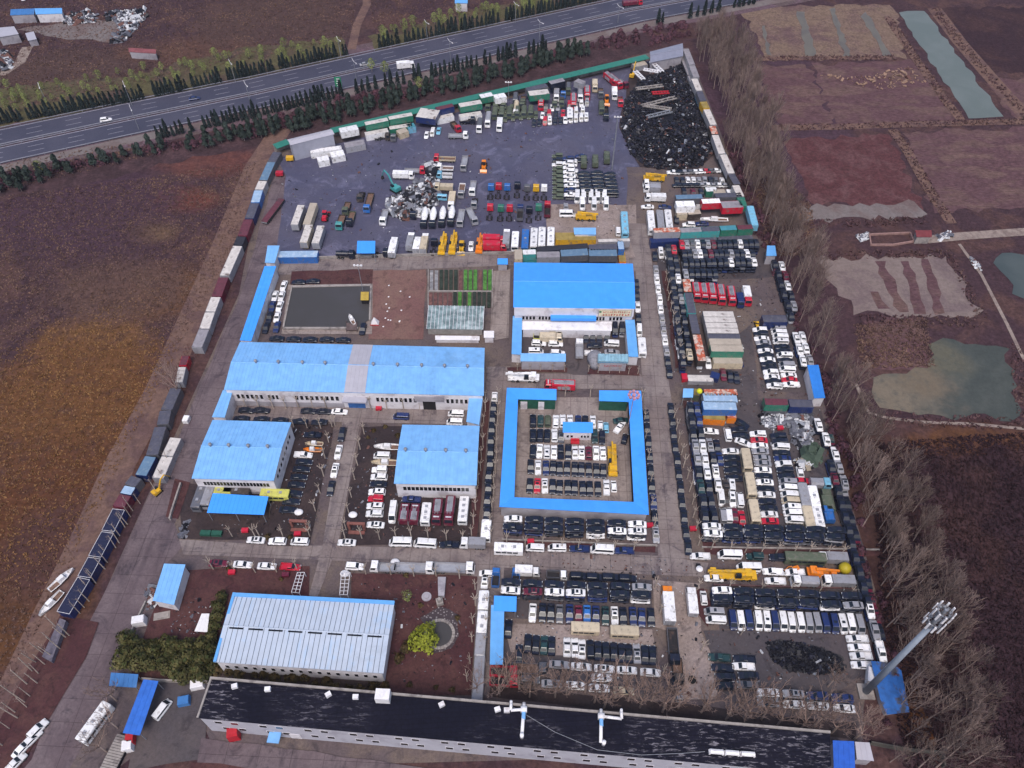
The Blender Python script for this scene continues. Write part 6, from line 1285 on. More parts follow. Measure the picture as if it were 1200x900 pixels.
E = [((803.5, 57), (811, 76), 's', 'G', "grey container at the far north end of the eastern wall"), ((811, 77), (816, 90), 's', 'G', "second grey container from the north of the eastern wall"), ((813.5, 92), (819.5, 106), 's', 'W', "pale stained container, third in the eastern wall"), ((819.5, 107), (824, 118), 'g', 'D', "dark grey short container of the eastern wall"), ((824, 119), (828, 127), 'y', 'Y', "ochre container top of the eastern wall"), ((828, 128), (836, 146), 's', 'W', "dirty white container beside the ochre one"), ((834.5, 147.5), (838, 157), 'd', 'O', "short rust-red container of the eastern wall"), ((838, 158), (846, 180), 's', 'W', "long dirty white container south of the rust-red one"), ((847.5, 181), (857, 203), 's', 'W', "last dirty white container before the maroon one"), ((857, 204), (864, 216), 'd', 'D', "dark-topped rusty container of the eastern wall"), ((862, 217), (868, 230), 's', 'W', "white tarpaulin-topped box near the eastern corner"), ((868, 231), (871, 241), 'e', 'e', "dark green container near the eastern corner")]
for (p0, p1, c, t_, lb_) in E: cont(p0, p1, c, t_, lb_, level=1, W=2.7, H=2.6, group="containers of the north eastern wall")
for i in range(7):
    a = (800 + i * 9.2, 66 + i * 22.5); e = (809 + i * 9.2, 87.5 + i * 22.5); cont(a, e, 'gslgslg'[i], 'G', f"lower-tier container of the north eastern wall, {ordn(i+1)} from the north", level=0, W=2.6, group="lower containers of the north eastern wall")
for (p0, p1, c, t_, lb_, lv, W) in [((766, 270), (797, 269), 's', 'O', "grey container with a rust-orange roof at the road corner", 1, 2.6), ((797.5, 270), (822, 268.7), 'T', 'G', "teal container with a grey roof beside the rust-orange roof", 1, 2.6), ((822.5, 268.7), (843, 268), 'T', 'D', "second teal container of the cross wall", 1, 2.6), ((844, 267.5), (863, 266.5), 'e', 'T', "green container with a pale teal roof in the cross wall", 1, 2.6), ((864, 266.5), (882, 265.5), 'e', 'X', "green container at the east end of the cross wall", 1, 2.6), ((762, 282), (795, 280), 'n', 'n', "navy blue container below the rust-orange roof", 0, 2.4), ((797, 281), (840, 279), 'g', 'D', "dark container under the teal cross wall", 0, 2.6), ((841, 278.5), (882, 277), 'g', 'D', "dark container under the green cross wall", 0, 2.6),
      ((879, 241), (885, 264), 'l', 'l', "light blue panel container at the corner of the cross wall", 1, 2.4), ((792, 231), (823, 230), 'L', 'L', "steel blue-roofed long box below the wrecked rows", 1, 2.6), ((838, 229), (869, 228), 'g', 'D', "dark slate-roofed long box below the wrecked rows", 1, 2.6), ((792.5, 239), (814, 238.5), 'w', 'w', "big white box body left of the red mural box", 1, 3.4), ((815, 238), (821, 238), 'w', 'w', "small white box between white and red boxes", 0, 2.4), ((822.5, 236), (844, 235), 'r', 'w', "red-sided box with a white roof and pale patches", 1, 2.8), ((845.5, 240), (870, 239), 'r', 'G', "long grey-roofed box with a red side", 1, 4.0), ((793, 249), (805, 248.5), 'c', 'B', "pinkish beige box below the big white box", 0, 2.6), ((806, 249), (821, 248), 'd', 'B', "brown-sided box below the red mural box", 0, 2.6), ((827, 222), (840, 221.5), 'e', 'w', "small green box with a white roof", 0, 2.6), ((836, 225), (850, 224.5), 's', 'B', "beige roofed box beside the two white cubes", 0, 3), ((852, 224.5), (865, 224), 'w', 'w', "white cube pair near the eastern corner", 0, 2.8)]:
    cc = {'T': 'q', 'L': 'g'}.get(c, c); cont(p0, p1, cc, t_, lb_, level=lv, W=W)
for (p0, p1, c, t_, lb_) in [((804, 327), (806.3, 342), 'd', 'O', "rust-topped container at the head of the dark container file"), ((806.5, 343), (811, 367), 'T', 'D', "dark container with a teal side beside the fire engines"), ((811.3, 368), (816, 391), 'd', 'D', "brown-black container beside the white containers"), ((816.3, 392), (823, 423), 'd', 'O', "rusty red ribbed container at the south end of the file")]:
    cont(p0, p1, 'q' if c == 'T' else c, t_, lb_, level=1, W=2.6)
for (y_, xl, xr, c, t_, lb_, W) in [(368, 824, 860, 's', 'W', "white rust-stained container roof, northernmost of the big stack", 2.6), (374.5, 825.5, 862, 's', 'W', "white rust-stained container roof, second in the big stack", 2.6), (381, 827, 864, 's', 'W', "white rust-stained container roof, third in the big stack", 2.6), (387.5, 828.5, 865.5, 's', 'W', "dark-stained white container roof, fourth in the big stack", 2.6), (393.5, 830, 867, 's', 'D', "slate grey container roof of the big stack", 2.2), (400.5, 831.5, 868.5, 'c', 'B', "beige container roof, fifth row of the big stack", 2.6), (408, 833, 871, 'e', 'B', "beige-roofed container with a green side, front of the big stack", 2.8)]:
    cont((xl, y_), (xr, y_ + .3), c, t_, lb_, level=1, W=W)
cont((836, 422), (870, 422.4), 'c', 'B', "plain beige container under the green-sided one", level=0, W=2.6)
for i in range(3): cont((826 + i * 2.4, 378 + i * 13.5), (862 + i * 2.4, 378.4 + i * 13.5), 'g', 'G', f"grey container hidden at the base of the big stack, {ordn(i+1)} from the north", level=0, W=5.2)
cont((894, 373.5), (922, 373.5), 'n', 'D', "navy blue open-topped box above the white van block", W=3.2, H=3.4); cont((896, 470.5), (923.5, 471), 'e', 'X', "green container with a brown-red roof above the scrap heap", level=1, W=2.6); cont((925, 472.5), (952.5, 473.2), 'n', 'D', "navy container with a slate roof and white frame above the scrap heap", level=1, W=2.8)
cont((896, 478), (952, 479), 'g', 'D', "dark container under the green and navy ones", level=0, W=2.4)
for (p0, p1, c, t_, lb_, lv, W) in [((825, 459.5), (864, 459.5), 'd', 'O', "red and orange striped container roof at the top of the eastern lot", 1, 2.4), ((824, 466), (864, 466.5), 's', 'C', "pale blue corrugated roof container, upper of two in the eastern lot", 1, 3.2), ((823.7, 475), (863, 475.5), 'b', 'C', "pale blue corrugated roof container with a blue side", 1, 3.2), ((824, 487), (850, 489), 'a', 'Y', "ochre box under the blue-sided container", 0, 2.4), ((852, 485.5), (862.5, 486), 'a', 'O', "orange and white patterned box at the eastern lot corner", 0, 2.6), ((813, 459), (820, 460), 'o', 'Y', "olive box carrying a yellow ball in the eastern lot", 0, 2.6)]:
    cont(p0, p1, c, t_, lb_, level=lv, W=W)
cont((324, 298), (372, 297.5), 'b', 'C', "long blue corrugated container beside the western strip roof", W=3.4, H=2.8); cont((806, 443), (836, 443.5), 's', 'W', "row of white crates below the pale blue trailer", W=2.6, H=1.6, kind="crate_row", cat="crates"); cont((799, 441), (806, 441), 'r', 'r', "low red skip beside the white crates", W=2.4, H=1.4, kind="skip", cat="skip"); cont((833, 438), (843, 441), 'n', 'n', "small navy box in front of the white containers", W=2.4, H=2.0)
veh(T(6.5, 'o', 'tarp', 'o', 2.9), "lorry", 969, 587, 'n', "olive tarpaulin lorry beside the white coaches", "lorry")
veh(T(5.5, 'l', 'tarp', 's', 2.4), "lorry", 961, 566.5, 'e', "light blue-cab lorry with a grey tarp above the coaches", "lorry"); veh(T(4.6, 'b', 'tarp', 'b', 2.4), "lorry", 970.5, 603, 'n', "bright blue tarpaulin lorry right of the coaches", "lorry")
# boxes along the northern wall
for (p0, p1, c, t_, lb_, lv, W) in [((398, 153), (419, 148.7), 'w', 'w', "white two-tier box by the western end of the northern wall", 1, 3.6), ((427.5, 145), (454.5, 139.5), 'e', 'W', "green-sided container with a white roof, westernmost on the northern wall", 1, 2.6), ((455.5, 138.5), (483, 133.5), 'e', 'W', "green-sided container beside the westernmost one", 1, 2.6), ((490, 131.5), (513, 134.5), 'n', 'W', "big navy-sided box with a white roof on the northern wall", 1, 7.0), ((511, 127.5), (531, 123), 'n', 'X', "navy container with a brown roof on the northern wall", 1, 2.6), ((538, 123.5), (564, 119), 'e', 'W', "green-sided container with a stained white roof, centre of the northern wall", 1, 3.2), ((562.5, 113), (577, 110), 'e', 'w', "small green-sided box with a white roof on the northern wall", 1, 3.2), ((579, 113.5), (592.5, 111), 'w', 'w', "white two-tier box beside the lamp mast", 1, 3.4), ((619.5, 109.5), (643, 107), 'e', 'W', "green and blue box with a white roof behind the fire engine", 1, 4.0), ((617, 105), (641, 99.5), 'g', 'D', "slate grey container on the northern wall", 1, 3.0), ((644, 97), (661, 93), 'k', 'G', "black container with a grey roof on the northern wall", 1, 3.0), ((675, 93.5), (684, 97), 's', 'G', "pale grey box beside the short fire engine", 1, 3.0),
      ((363.5, 177.5), (400, 172.5), 'w', 'w', "long flat white box in front of the grey shed", 0, 2.6), ((372, 187), (385, 184.5), 'w', 'w', "short white box, left of the pair before the grey shed", 0, 3.4), ((387.5, 181.5), (403, 178.5), 'w', 'w', "white box with dark slots, right of the pair before the grey shed", 0, 4.0), ((404, 170.5), (427, 166), 's', 'G', "row of grey crates beside the two-tier white box", 0, 3.6), ((466, 155), (477, 151.5), 'c', 'B', "cream box body among machines on the northern wall", 0, 3.2), ((477, 148), (486, 146), 'l', 'T', "light blue box beside the cream box body", 0, 3.2), ((742, 76), (757, 73), 's', 'B', "beige box beside the large sloping shed", 0, 4)]:
    cont(p0, p1, c, t_, lb_, level=lv, W=W)
for i, (p0, p1) in enumerate((((428, 157), (454.5, 152)), ((456, 150), (483, 146)), ((511, 138), (531, 134)), ((538.5, 136), (564, 132)))):
    cont(p0, p1, 'w' if i != 1 else 'e', 'W', f"lower white container under the northern wall boxes, {ordn(i+1)} from the west", level=0, W=2.6, group="lower boxes on the northern wall")
# boxes behind the central shed
for (p0, p1, c, t_, lb_, lv, W) in [((603, 298), (612, 298), 'c', 'B', "pinkish white box at the corner behind the central shed", 1, 5.0), ((612.5, 295.5), (628, 295), 'q', 'w', "teal box with a white roof behind the central shed", 1, 2.6), ((613, 302), (656, 301.5), 'q', 'T', "long teal container close behind the central shed", 0, 2.6), ((629, 298.5), (656, 298), 's', 'G', "pale grey container behind the central shed", 1, 3.0), ((629, 292), (689, 288), 'k', 'K', "long charcoal roofed rack behind the coaches", 1, 2.6), ((657, 296.5), (689, 295), 'L', 'L', "steel blue ribbed container behind the central shed", 1, 3.6), ((690, 290), (723, 289), 'g', 'D', "dark grey roofed rack west of the blue hut", 1, 3), ((690, 296), (723, 296), 'L', 'L', "slate blue ribbed container east of the shed's rear", 1, 3.6), ((724, 287), (731, 287), 'b', 'C', "light blue box at the road behind the central shed", 1, 4.5), ((725, 301), (733, 301), 'a', 'Y', "ochre yellow box below the light blue one", 0, 5.0), ((701, 282), (738, 281), 's', 'W', "narrow white sign-like container by the central road", 1, 1.6), ((651, 277), (698, 277), 'y', 'Y', "flat ochre yellow container below the blue-roofed hut", 0, 4)]:
    cont(p0, p1, 'g' if c == 'L' else c, t_, lb_, level=lv, W=W)
# ---------------------------------------------------------------- trees
m_bark = mat("pale_bark", "#928079", .9, .2, 2, rnd=.15); m_twig = mat("bare_twigs", "#75645f", .95, .2, 2, rnd=.2); m_twig2 = mat("brown_twigs", "#857068", .95, .2, 2, rnd=.2)
m_bark2 = mat("grey_bark", "#978680", .9, .2, 2, rnd=.15); m_poll = mat("whitewashed_bark", "#a3968c", .9, .2, 1.5, rnd=.15)
def leafmat(name, a, b, rnd=.25):
    t = NT(name); v = t.co(); c = t.mix(t.step(t.noise(.9, 4, v, .6), .35, .65), lin(a), lin(b)); oi = t.n("ObjectInfo")
    k = t.math('MULTIPLY', t.n("MapRange", {0: oi.outputs["Random"], 3: 1 - rnd, 4: 1 + rnd}).outputs[0], t.step(t.noise(3, 3, v), .3, .7, .75, 1.25))
    return t.out(t.scale(c, k), .8, 0, .15)
m_cyp = leafmat("cypress_leaf", "#1a2224", "#252f30"); m_pine = leafmat("pine_leaf", "#28312f", "#363f3a"); m_pine2 = leafmat("brownish_pine_leaf", "#3f4629", "#575033"); m_bud = leafmat("budding_leaf", "#7c8450", "#6a7244"); m_yel = leafmat("yellow_leaf", "#8f9436", "#757d2c", .05); m_shrub = leafmat("purple_shrub_leaf", "#4b3340", "#5c3d44"); m_bush = leafmat("dry_bush_leaf", "#55472f", "#3d3826")
def branches(b, p, d, L, r, depth, rr, up=.25, spread=.55, nb=3, minr=.018):
    q = p + d * L; mid = p.lerp(q, .5) + Vector((rr.uniform(-1, 1), rr.uniform(-1, 1), 0)) * L * .05
    b.tube(p, mid, r, r * .8, 3, cap=False); b.tube(mid, q, r * .8, r * .55, 3, cap=False)
    if depth <= 0: return
    for k in range(nb):
        t_ = rr.uniform(.35, 1.0); s = p.lerp(q, t_); a = rr.uniform(0, 6.283); o = Vector((math.cos(a), math.sin(a), 0))
        nd = (d * (1 - spread) + o * spread + Vector((0, 0, up))).normalized(); branches(b, s, nd, L * rr.uniform(.5, .75), max(minr, r * .5), depth - 1, rr, up, spread, nb, minr)
def tree_mesh(kind, seed):
    rr = random.Random(seed); tb, cb = MB(), MB()
    if kind == 'poplar':
        h = rr.uniform(12, 15); lean = Vector((rr.uniform(-.6, .6), rr.uniform(-.6, .6), h)); tb.tube((0, 0, 0), lean * .5, .15, .1, 5); tb.tube(lean * .5, lean, .1, .03, 4)
        for k in range(24):
            t_ = rr.uniform(.2, .97); a = rr.uniform(0, 6.283); s = lean * t_; d = Vector((math.cos(a) * .55, math.sin(a) * .55, 1)).normalized(); branches(cb, s, d, (1.05 - t_) * h * .4 + .5, .06, 2, rr, .5, .38, 3, .034)
    elif kind == 'spreading':
        h = rr.uniform(4.5, 6); tb.tube((0, 0, 0), (.1, 0, h), .26, .2, 6)
        for k in range(6):
            a = 6.283 * k / 6 + rr.uniform(-.4, .4); d = Vector((math.cos(a) * .55, math.sin(a) * .55, 1)).normalized(); branches(cb, Vector((.1, 0, h - rr.uniform(0, 1.2))), d, rr.uniform(3.6, 5.2), .13, 3, rr, .4, .4, 3, .035)
    elif kind == 'pollard':
        h = rr.uniform(4.2, 4.8); tb.tube((0, 0, 0), (rr.uniform(-.15, .15), 0, h), .2, .15, 6)
        for k in range(5):
            a = 6.283 * k / 5 + rr.uniform(-.4, .4); d = Vector((math.cos(a) * .45, math.sin(a) * .45, .9)).normalized(); e = Vector((0, 0, h - .1)) + d * rr.uniform(1.1, 1.8); cb.tube((0, 0, h - .1), e, .11, .08, 5); e2 = e + (d + Vector((rr.uniform(-.6, .6), rr.uniform(-.6, .6), .3))).normalized() * rr.uniform(.5, .9); cb.tube(e, e2, .07, .05, 4); cb.tube(e, e + (d + Vector((rr.uniform(-.8, .8), rr.uniform(-.8, .8), .1))).normalized() * .6, .06, .04, 4)
    elif kind == 'sapling':
        h = rr.uniform(6, 7.5); tb.tube((0, 0, 0), (rr.uniform(-.5, .5), rr.uniform(-.4, .4), h), .15, .08, 5)
        for k in range(7):
            t_ = rr.uniform(.5, 1); a = rr.uniform(0, 6.283); branches(cb, Vector((0, 0, h * t_)), Vector((math.cos(a) * .5, math.sin(a) * .5, 1)).normalized(), rr.uniform(.7, 1.4), .035, 1, rr, .3, .45, 2)
    return tb, cb
def leaf_mesh(n, h0, h1, prof, size, seed, droop=.2, trunk=(.14, None)):
    rr = random.Random(seed); cb, tb = MB(), MB()
    lobes = [(rr.uniform(0, 6.283), rr.uniform(.8, 1.2)) for _ in range(6)]
    for k in range(n):
        t_ = rr.random() ** .8; a = rr.uniform(0, 6.283); R = prof(t_) * (1 + .22 * math.sin(3 * a + lobes[0][0]) * lobes[1][1] + .15 * math.sin(5 * a + lobes[2][0] + 6 * t_)); r = R * math.sqrt(rr.uniform(.25, 1)); z = h0 + (h1 - h0) * t_
        p = Vector((r * math.cos(a), r * math.sin(a), z)); out = Vector((math.cos(a), math.sin(a), rr.uniform(-.3, 1.1))).normalized(); u = out.orthogonal().normalized(); u.rotate(Matrix.Rotation(rr.uniform(0, 6.283), 3, out)); v = out.cross(u); s = size * rr.uniform(.6, 1.3)
        cb.face([p - u * s * .5 - v * s * .35, p + u * s * .5 - v * s * .3, p + u * s * .3 + v * s * .5 + out * s * droop, p - u * s * .4 + v * s * .45])
    tb.tube((0, 0, 0), (0, 0, h0 + (h1 - h0) * .7), trunk[0], trunk[0] * .4, 5)
    return tb, cb
TM = {}
def tree_spec(kind):
    v = random.randrange({'poplar': 5, 'spreading': 5, 'pollard': 5, 'sapling': 4}.get(kind, 3)); key = (kind, v)
    if key not in TM:
        sd_ = 100 + v * 7 + len(kind); tm, cm = m_bark2, m_twig
        if kind in ('poplar', 'spreading', 'pollard', 'sapling'):
            tb, cb = tree_mesh(kind, sd_); tm, cm = {'poplar': (m_bark, m_twig), 'spreading': (m_bark2, m_twig2), 'pollard': (m_poll, m_poll), 'sapling': (m_poll, m_bark)}[kind]
        elif kind == 'cypress': tb, cb = leaf_mesh(230, .3, 6.2, lambda t_: 1.0 * (1 - t_) ** .7 * min(1, .6 + 3 * t_) + .06, .6, sd_); cm = m_cyp
        elif kind == 'pine': tb, cb = leaf_mesh(300, 1.6, 7.2, lambda t_: 1.9 * (1 - t_) ** .45 * min(1, .5 + 2 * t_) * (.8 + .35 * math.sin(9 * t_)), .8, sd_); cm = m_pine
        elif kind == 'garden_pine': tb, cb = leaf_mesh(420, .8, 5.2, lambda t_: 2.2 * math.sqrt(max(0, 1 - (2 * t_ - .8) ** 2 / 1.5)), .6, sd_); cm = m_pine2
        elif kind == 'bud': tb, cb = leaf_mesh(260, 2.0, 8, lambda t_: 2.6 * math.sqrt(max(.02, 1 - (2 * t_ - 1) ** 2)), .45, sd_); cm = m_bud
        elif kind == 'yellow': tb, cb = leaf_mesh(900, 1.2, 5.2, lambda t_: 3.4 * math.sqrt(max(.02, 1 - (2 * t_ - .7) ** 2 / 1.7)), .55, sd_); cm = m_yel
        elif kind == 'shrub': tb, cb = leaf_mesh(150, .2, 2.2, lambda t_: 1.7 * math.sqrt(max(.02, 1 - t_)), .5, sd_, trunk=(.06, None)); cm = m_shrub
        elif kind == 'bush': tb, cb = leaf_mesh(170, .1, 1.7, lambda t_: 1.2 * math.sqrt(max(.02, 1 - t_)), .4, sd_, trunk=(.06, None)); cm = m_bush
        TM[key] = [("trunk", tb.mesh("trunk", tm), None), ("crown", cb.mesh("crown", cm), None)]
    return TM[key]
def plant(kind, name, p, label, cat="tree", group=None, s=1.0, sv=.15):
    o = place(tree_spec(kind), name, Vector((p[0], p[1], 0)), random.uniform(0, 6.283), label, cat, group); k = s * random.uniform(1 - sv, 1 + sv); o.scale = (k * random.uniform(.92, 1.08), k * random.uniform(.92, 1.08), k); return o
def line_pts(s, n):
    P = px_poly(s); L = [(P[i+1] - P[i]).length for i in range(len(P) - 1)]; out = []
    for k in range(n):
        d = sum(L) * k / max(1, n - 1); i = 0
        while i < len(L) - 1 and d > L[i]: d -= L[i]; i += 1
        out.append(P[i].lerp(P[i+1], min(1, d / L[i])))
    return out
random.seed(21)
def jitter(p, a): return Vector((p.x + random.uniform(-a, a), p.y + random.uniform(-a, a), 0))
for s, n, lb in (("-8,147 150,120 300,88 407,65", 84, "dark conical cypress in the western line on the far side of the highway"), ("445,57 600,24 705,0", 56, "dark conical cypress in the eastern line on the far side of the highway"),
                 ("187,163 300,137 400,114", 42, "dark conical cypress in the western line on the near side of the highway"), ("420,110 492,94", 12, "dark conical cypress in the short middle line on the near side of the highway"), ("506,91 600,68 640,60", 27, "dark conical cypress in the eastern line on the near side of the highway"),
                 ("770,28 776,27", 2, "dark cypress of the lone pair by the highway end"), ("808,22 842,14", 5, "dark cypress in the sparse line at the highway's east end"), ("860,9 882,5", 5, "dark cypress at the eastern end of the highway")):
    for p in line_pts(s, n):
        if random.random() < .93: plant('cypress', "cypress_tree", jitter(p, .35), lb, "cypress", "cypress lines along the highway", 1.02, .24)
def scatter(poly, step, seed, jit=.45):
    rr = random.Random(seed); P = px_poly(poly); xs = [q.x for q in P]; ys = [q.y for q in P]; out = []
    y = min(ys)
    while y < max(ys):
        x = min(xs)
        while x < max(xs):
            q = Vector((x + rr.uniform(-jit, jit) * step, y + rr.uniform(-jit, jit) * step, 0))
            if inside(q.x, q.y, P): out.append(q)
            x += step
        y += step
    return out
def grow(kind, name, pts, label, cat, group, s=1.0, sv=.2, stuff=None):
    pts = sorted(pts, key=lambda p: (p - cam.location).length); keep_ = pts[:300]
    for p in keep_: plant(kind, name, p, label, cat, group, s, sv)
    if pts[300:]:
        tb = MB(); rr = random.Random(9); V = []; F = []; MI = []; base_ = 0
        for p in pts[300:]:
            k = s * rr.uniform(1 - sv, 1 + sv); M_ = Matrix.Translation(p) @ Matrix.Rotation(rr.uniform(0, 6.283), 4, 'Z') @ Matrix.Scale(k, 4)
            for mi, (nm, me, _o) in enumerate(tree_spec(kind)):
                co = np.empty(len(me.vertices) * 3); me.vertices.foreach_get("co", co); co = co.reshape(-1, 3) @ np.array(M_.to_3x3()).T + np.array(p); V += co.tolist(); F += [tuple(base_ + i for i in f.vertices) for f in me.polygons]; MI += [mi] * len(me.polygons); base_ += len(me.vertices)
        me = bpy.data.meshes.new(name + "_mass"); me.from_pydata(V, [], F)
        for nm, m2, _o in tree_spec(kind): me.materials.append(m2.materials[0])
        me.polygons.foreach_set("material_index", MI); o = bpy.data.objects.new(name + "_mass", me); COL.objects.link(o); tag(o, stuff, kind="stuff")
pine_pts = scatter("-5,236 60,212 100,200 185,183 205,172 190,168 120,190 0,212", 3.8, 3) + scatter("205,182 330,158 395,146 500,118 600,94 690,66 680,58 600,80 500,107 400,128 300,152 215,170", 3.3, 4)
grow('pine', "pine_tree", pine_pts, "dark green pine in the belt between the highway and the northern wall", "pine", "pine belt north of the yard", .85, .22, "rest of the pine belt north of the scrapyard wall")
sh = scatter("-5,212 120,185 200,168 300,148 420,112 500,104 600,78 720,42 800,28 840,40 790,52 700,58 600,82 500,112 400,130 300,160 200,178 100,200 0,224", 4.6, 8)
grow('shrub', "purple_shrub", sh[:300], "leafless purple-brown shrub among the pines by the highway", "shrub", "purple shrubs by the highway", 1.2, .3)
grow('bud', "budding_tree", scatter("-10,150 0,100 100,96 200,76 300,60 405,48 405,66 300,82 150,112 0,140", 6, 5)[:190], "tree in light green bud behind the western cypress line", "tree", "budding trees beyond the highway", .5, .3)
grow('bud', "budding_tree", scatter("432,44 520,20 600,8 690,-8 700,-2 600,20 450,54", 5.5, 6), "tree in light green bud behind the eastern cypress line", "tree", "budding trees beyond the highway", .6, .3)
for (x_, y_, lb) in ((452, 88, "light green budding tree standing in front of the near carriageway"), (436, 84, "small light green tree left of the budding tree by the carriageway"), (492, 106, "yellow-green tree among the pines north of the yard"), (50, 205, "yellowish tree at the western end of the pine belt")):
    plant('bud', "budding_tree", G(x_, y_), lb, "tree", None, .8, .05)
# bare poplar belt
pp = scatter("848,175 838,110 812,58 838,40 872,60 900,150 920,230 945,300 968,360 975,420 990,470 1025,505 1070,600 1105,700 1135,800 1145,900 1040,900 1050,840 1046,770 1036,740 1024,690 996,560 974,500 964,455 946,410 921,330 898,280 886,262 872,225 856,180", 4.2, 12)
grow('poplar', "poplar_tree", pp, "slender bare poplar in the belt along the eastern edge of the scrapyard", "poplar", "bare poplars east of the yard", 1.0, .22, "farther bare poplars of the belt east of the scrapyard")
grow('shrub', "leafless_shrub", scatter("852,170 862,168 880,225 900,275 930,335 955,410 972,460 1000,545 1030,690 1052,770 1046,850 1030,850 1036,770 1018,700 988,560 964,480 940,410 915,335 886,280 866,230", 3.4, 41)[:300], "leafless purple-brown shrub along the outside of the eastern boundary", "shrub", "boundary shrubs under the poplars", 1.0, .35)
pp = scatter("832,30 872,10 905,60 930,130 950,200 925,215 880,120", 5.5, 14); 
for p in pp[:90]: plant('poplar', "poplar_tree", p, "slender bare poplar at the north end of the eastern belt", "poplar", "bare poplars east of the yard", .85, .2) if False else None
for p in [jitter(q, 1.2) for q in line_pts("562,806 640,815 760,830 880,845 1002,862", 21)] + [jitter(q, 1.2) for q in line_pts("590,797 640,804 760,820 880,834 1002,848", 13)] + scatter("925,790 1000,795 990,806 925,806", 4.5, 16) + scatter("590,778 625,802 640,800 620,775", 7, 17) + scatter("765,770 775,800 760,800", 6, 18):
    plant('spreading', "bare_tree", p, "bare brown spreading tree in the row behind the black-roofed block", "tree", "bare trees behind the black-roofed block", .95, .18)
for p in scatter("118,808 150,812 130,880 100,890", 5, 20) + scatter("205,445 236,430 224,452 205,500 198,500", 6, 21):
    plant('spreading', "bare_tree", p, "bare tree with pale branches beside the western road", "tree", "bare trees by the western road", .8, .15)
for p in line_pts("82,742 60,770 40,808 20,845 0,880", 14) + line_pts("66,738 44,775 22,820 4,850", 9): plant('sapling', "sapling", jitter(p, 1), "thin pale bare sapling in the verge south of the solar roofs", "sapling", "saplings of the western verge")
for p in line_pts("163,590 150,612 136,638 122,664 108,692 94,720", 17) + line_pts("200,545 185,575", 3): plant('sapling', "sapling", jitter(p, .6), "thin pale bare sapling in front of the solar-topped containers", "sapling", "saplings of the western verge", .9)
# pollarded street trees
POL = [("594,638 632,641 651,643 668,643.5 687,644 706,645 722,646 742,647", 8, "pollarded tree in front of the courtyard stacks"), ("834,645 852,646 868,647 892,648 908,649 929,650 947,650 968,651 985,652", 9, "pollarded tree in front of the eastern stacks"), ("790,492 797,530 806,565 812,600 818,640", 11, "pollarded tree in the soil verge of the lower central road"), ("779,330 790,390 798,430", 9, "pollarded tree in the soil verge of the upper central road"), ("818,691 870,694 905,695 935,696 965,697 995,699", 6, "pollarded tree behind the south eastern stacks"),
       ("300,630 272,628 322,629 342,629 362,629", 5, "pollarded tree at the kerb behind the small blue canopy"), ("405,632 424,632 446,632 465,632 490,633 508,633 525,634 542,635", 8, "pollarded tree at the kerb south of the fire trucks"), ("390,500 384,525 381,550 375,575 369,600 364,622", 7, "pollarded tree on the west side of the lane between the halls"), ("427,510 421,538 416,568 411,595 405,622", 7, "pollarded tree on the east side of the lane between the halls"), ("289,479 300,479 310,479 318,479 352,478 365,478 382,478", 7, "pollarded tree along the workshop's south wall, west part"), ("436,479 451,479 467,479 481,479 512,480 530,480", 6, "pollarded tree along the workshop's south wall, east part"),
       ("345,500 360,502 376,502 392,500", 4, "pollarded tree behind the lower forecourt cars"), ("570,470 566,510 562,555 556,600 552,630", 12, "pollarded tree west of the stacked file by the courtyard"), ("585,470 583,510 580,555 577,600 574,632", 12, "pollarded tree between the stacked file and the courtyard"), ("250,668 272,669 290,670 311,672 350,668", 5, "pollarded tree along the garden kerb of the white hall"), ("430,672 455,674 480,675 505,676 540,677", 5, "pollarded tree along the kerb of the round pond garden"), ("558,690 555,725 552,760 549,800", 6, "pollarded tree beside the file of dusty buses"), ("573,688 571,720 569,755", 4, "pollarded tree between the bus file and the pale blue lean-to"),
       ("606,434 618,435 636,435 655,435 662,436", 5, "white-painted post tree behind the crane truck"), ("690,436 701,437 712,437 731,438 740,438 748,438", 6, "white-painted post tree below the glass-roofed gallery"), ("752,470 757,520 762,560 766,620", 7, "pollarded tree beside the courtyard's east wall"), ("661,464 691,464", 2, "pollarded tree at the courtyard gate"), ("768,690 772,720", 2, "pollarded tree beside the orange-cabbed lorry"), ("775,790 828,760 868,745", 3, "pollarded tree in the southern dirt aisle")]
for s, n, lb in POL:
    for p in line_pts(s, n): plant('pollard', "pollarded_tree", jitter(p, .3), lb, "street tree", lb + " group" if False else "pollarded street trees", .82 if 'post' not in lb else .55, .12)
for p in scatter("150,752 205,758 250,752 255,790 240,800 190,796 140,785", 2.5, 30): plant('garden_pine', "garden_pine", p, "dense olive-green pine in the clump left of the white hall", "pine", "pine clump by the white hall", .85, .2)
for p in line_pts("262,702 256,725 250,750", 5): plant('garden_pine', "garden_pine", p, "narrow pine along the west wall of the white hall", "pine", "pines along the white hall", .7, .1)
for p in line_pts("258,786 330,795 400,803 450,808", 16) + scatter("452,740 480,735 490,790 455,805", 5, 31): plant('bush', "garden_bush", jitter(p, .7), "brown-green bush in the strip behind the white hall", "bush", "bushes around the white hall", 1.1, .3)
plant('yellow', "willow_tree", G(498, 753), "round yellow-green tree beside the round stone pond", "tree", None, 1.0, 0)
plant('bud', "budding_tree", G(478, 703), "small olive-green tree north west of the round pond", "tree", None, .55, 0)
for (x_, y_) in ((476, 672), (493, 707), (536, 722), (330, 676), (268, 664), (283, 662), (340, 627), (355, 629), (314, 627), (511, 803), (530, 806), (480, 800)): plant('bush', "garden_bush", G(x_, y_ + 3), f"small tan garden bush near {'the round pond' if x_ > 450 else 'the kerb trees'}", "bush", "small garden bushes", .7, .2)
for p in scatter("440,500 468,500 466,515 430,515", 4, 33): plant('bush', "garden_bush", p, "green-brown bush beside the upper speedboat", "bush", "bushes by the boats", .7, .2)
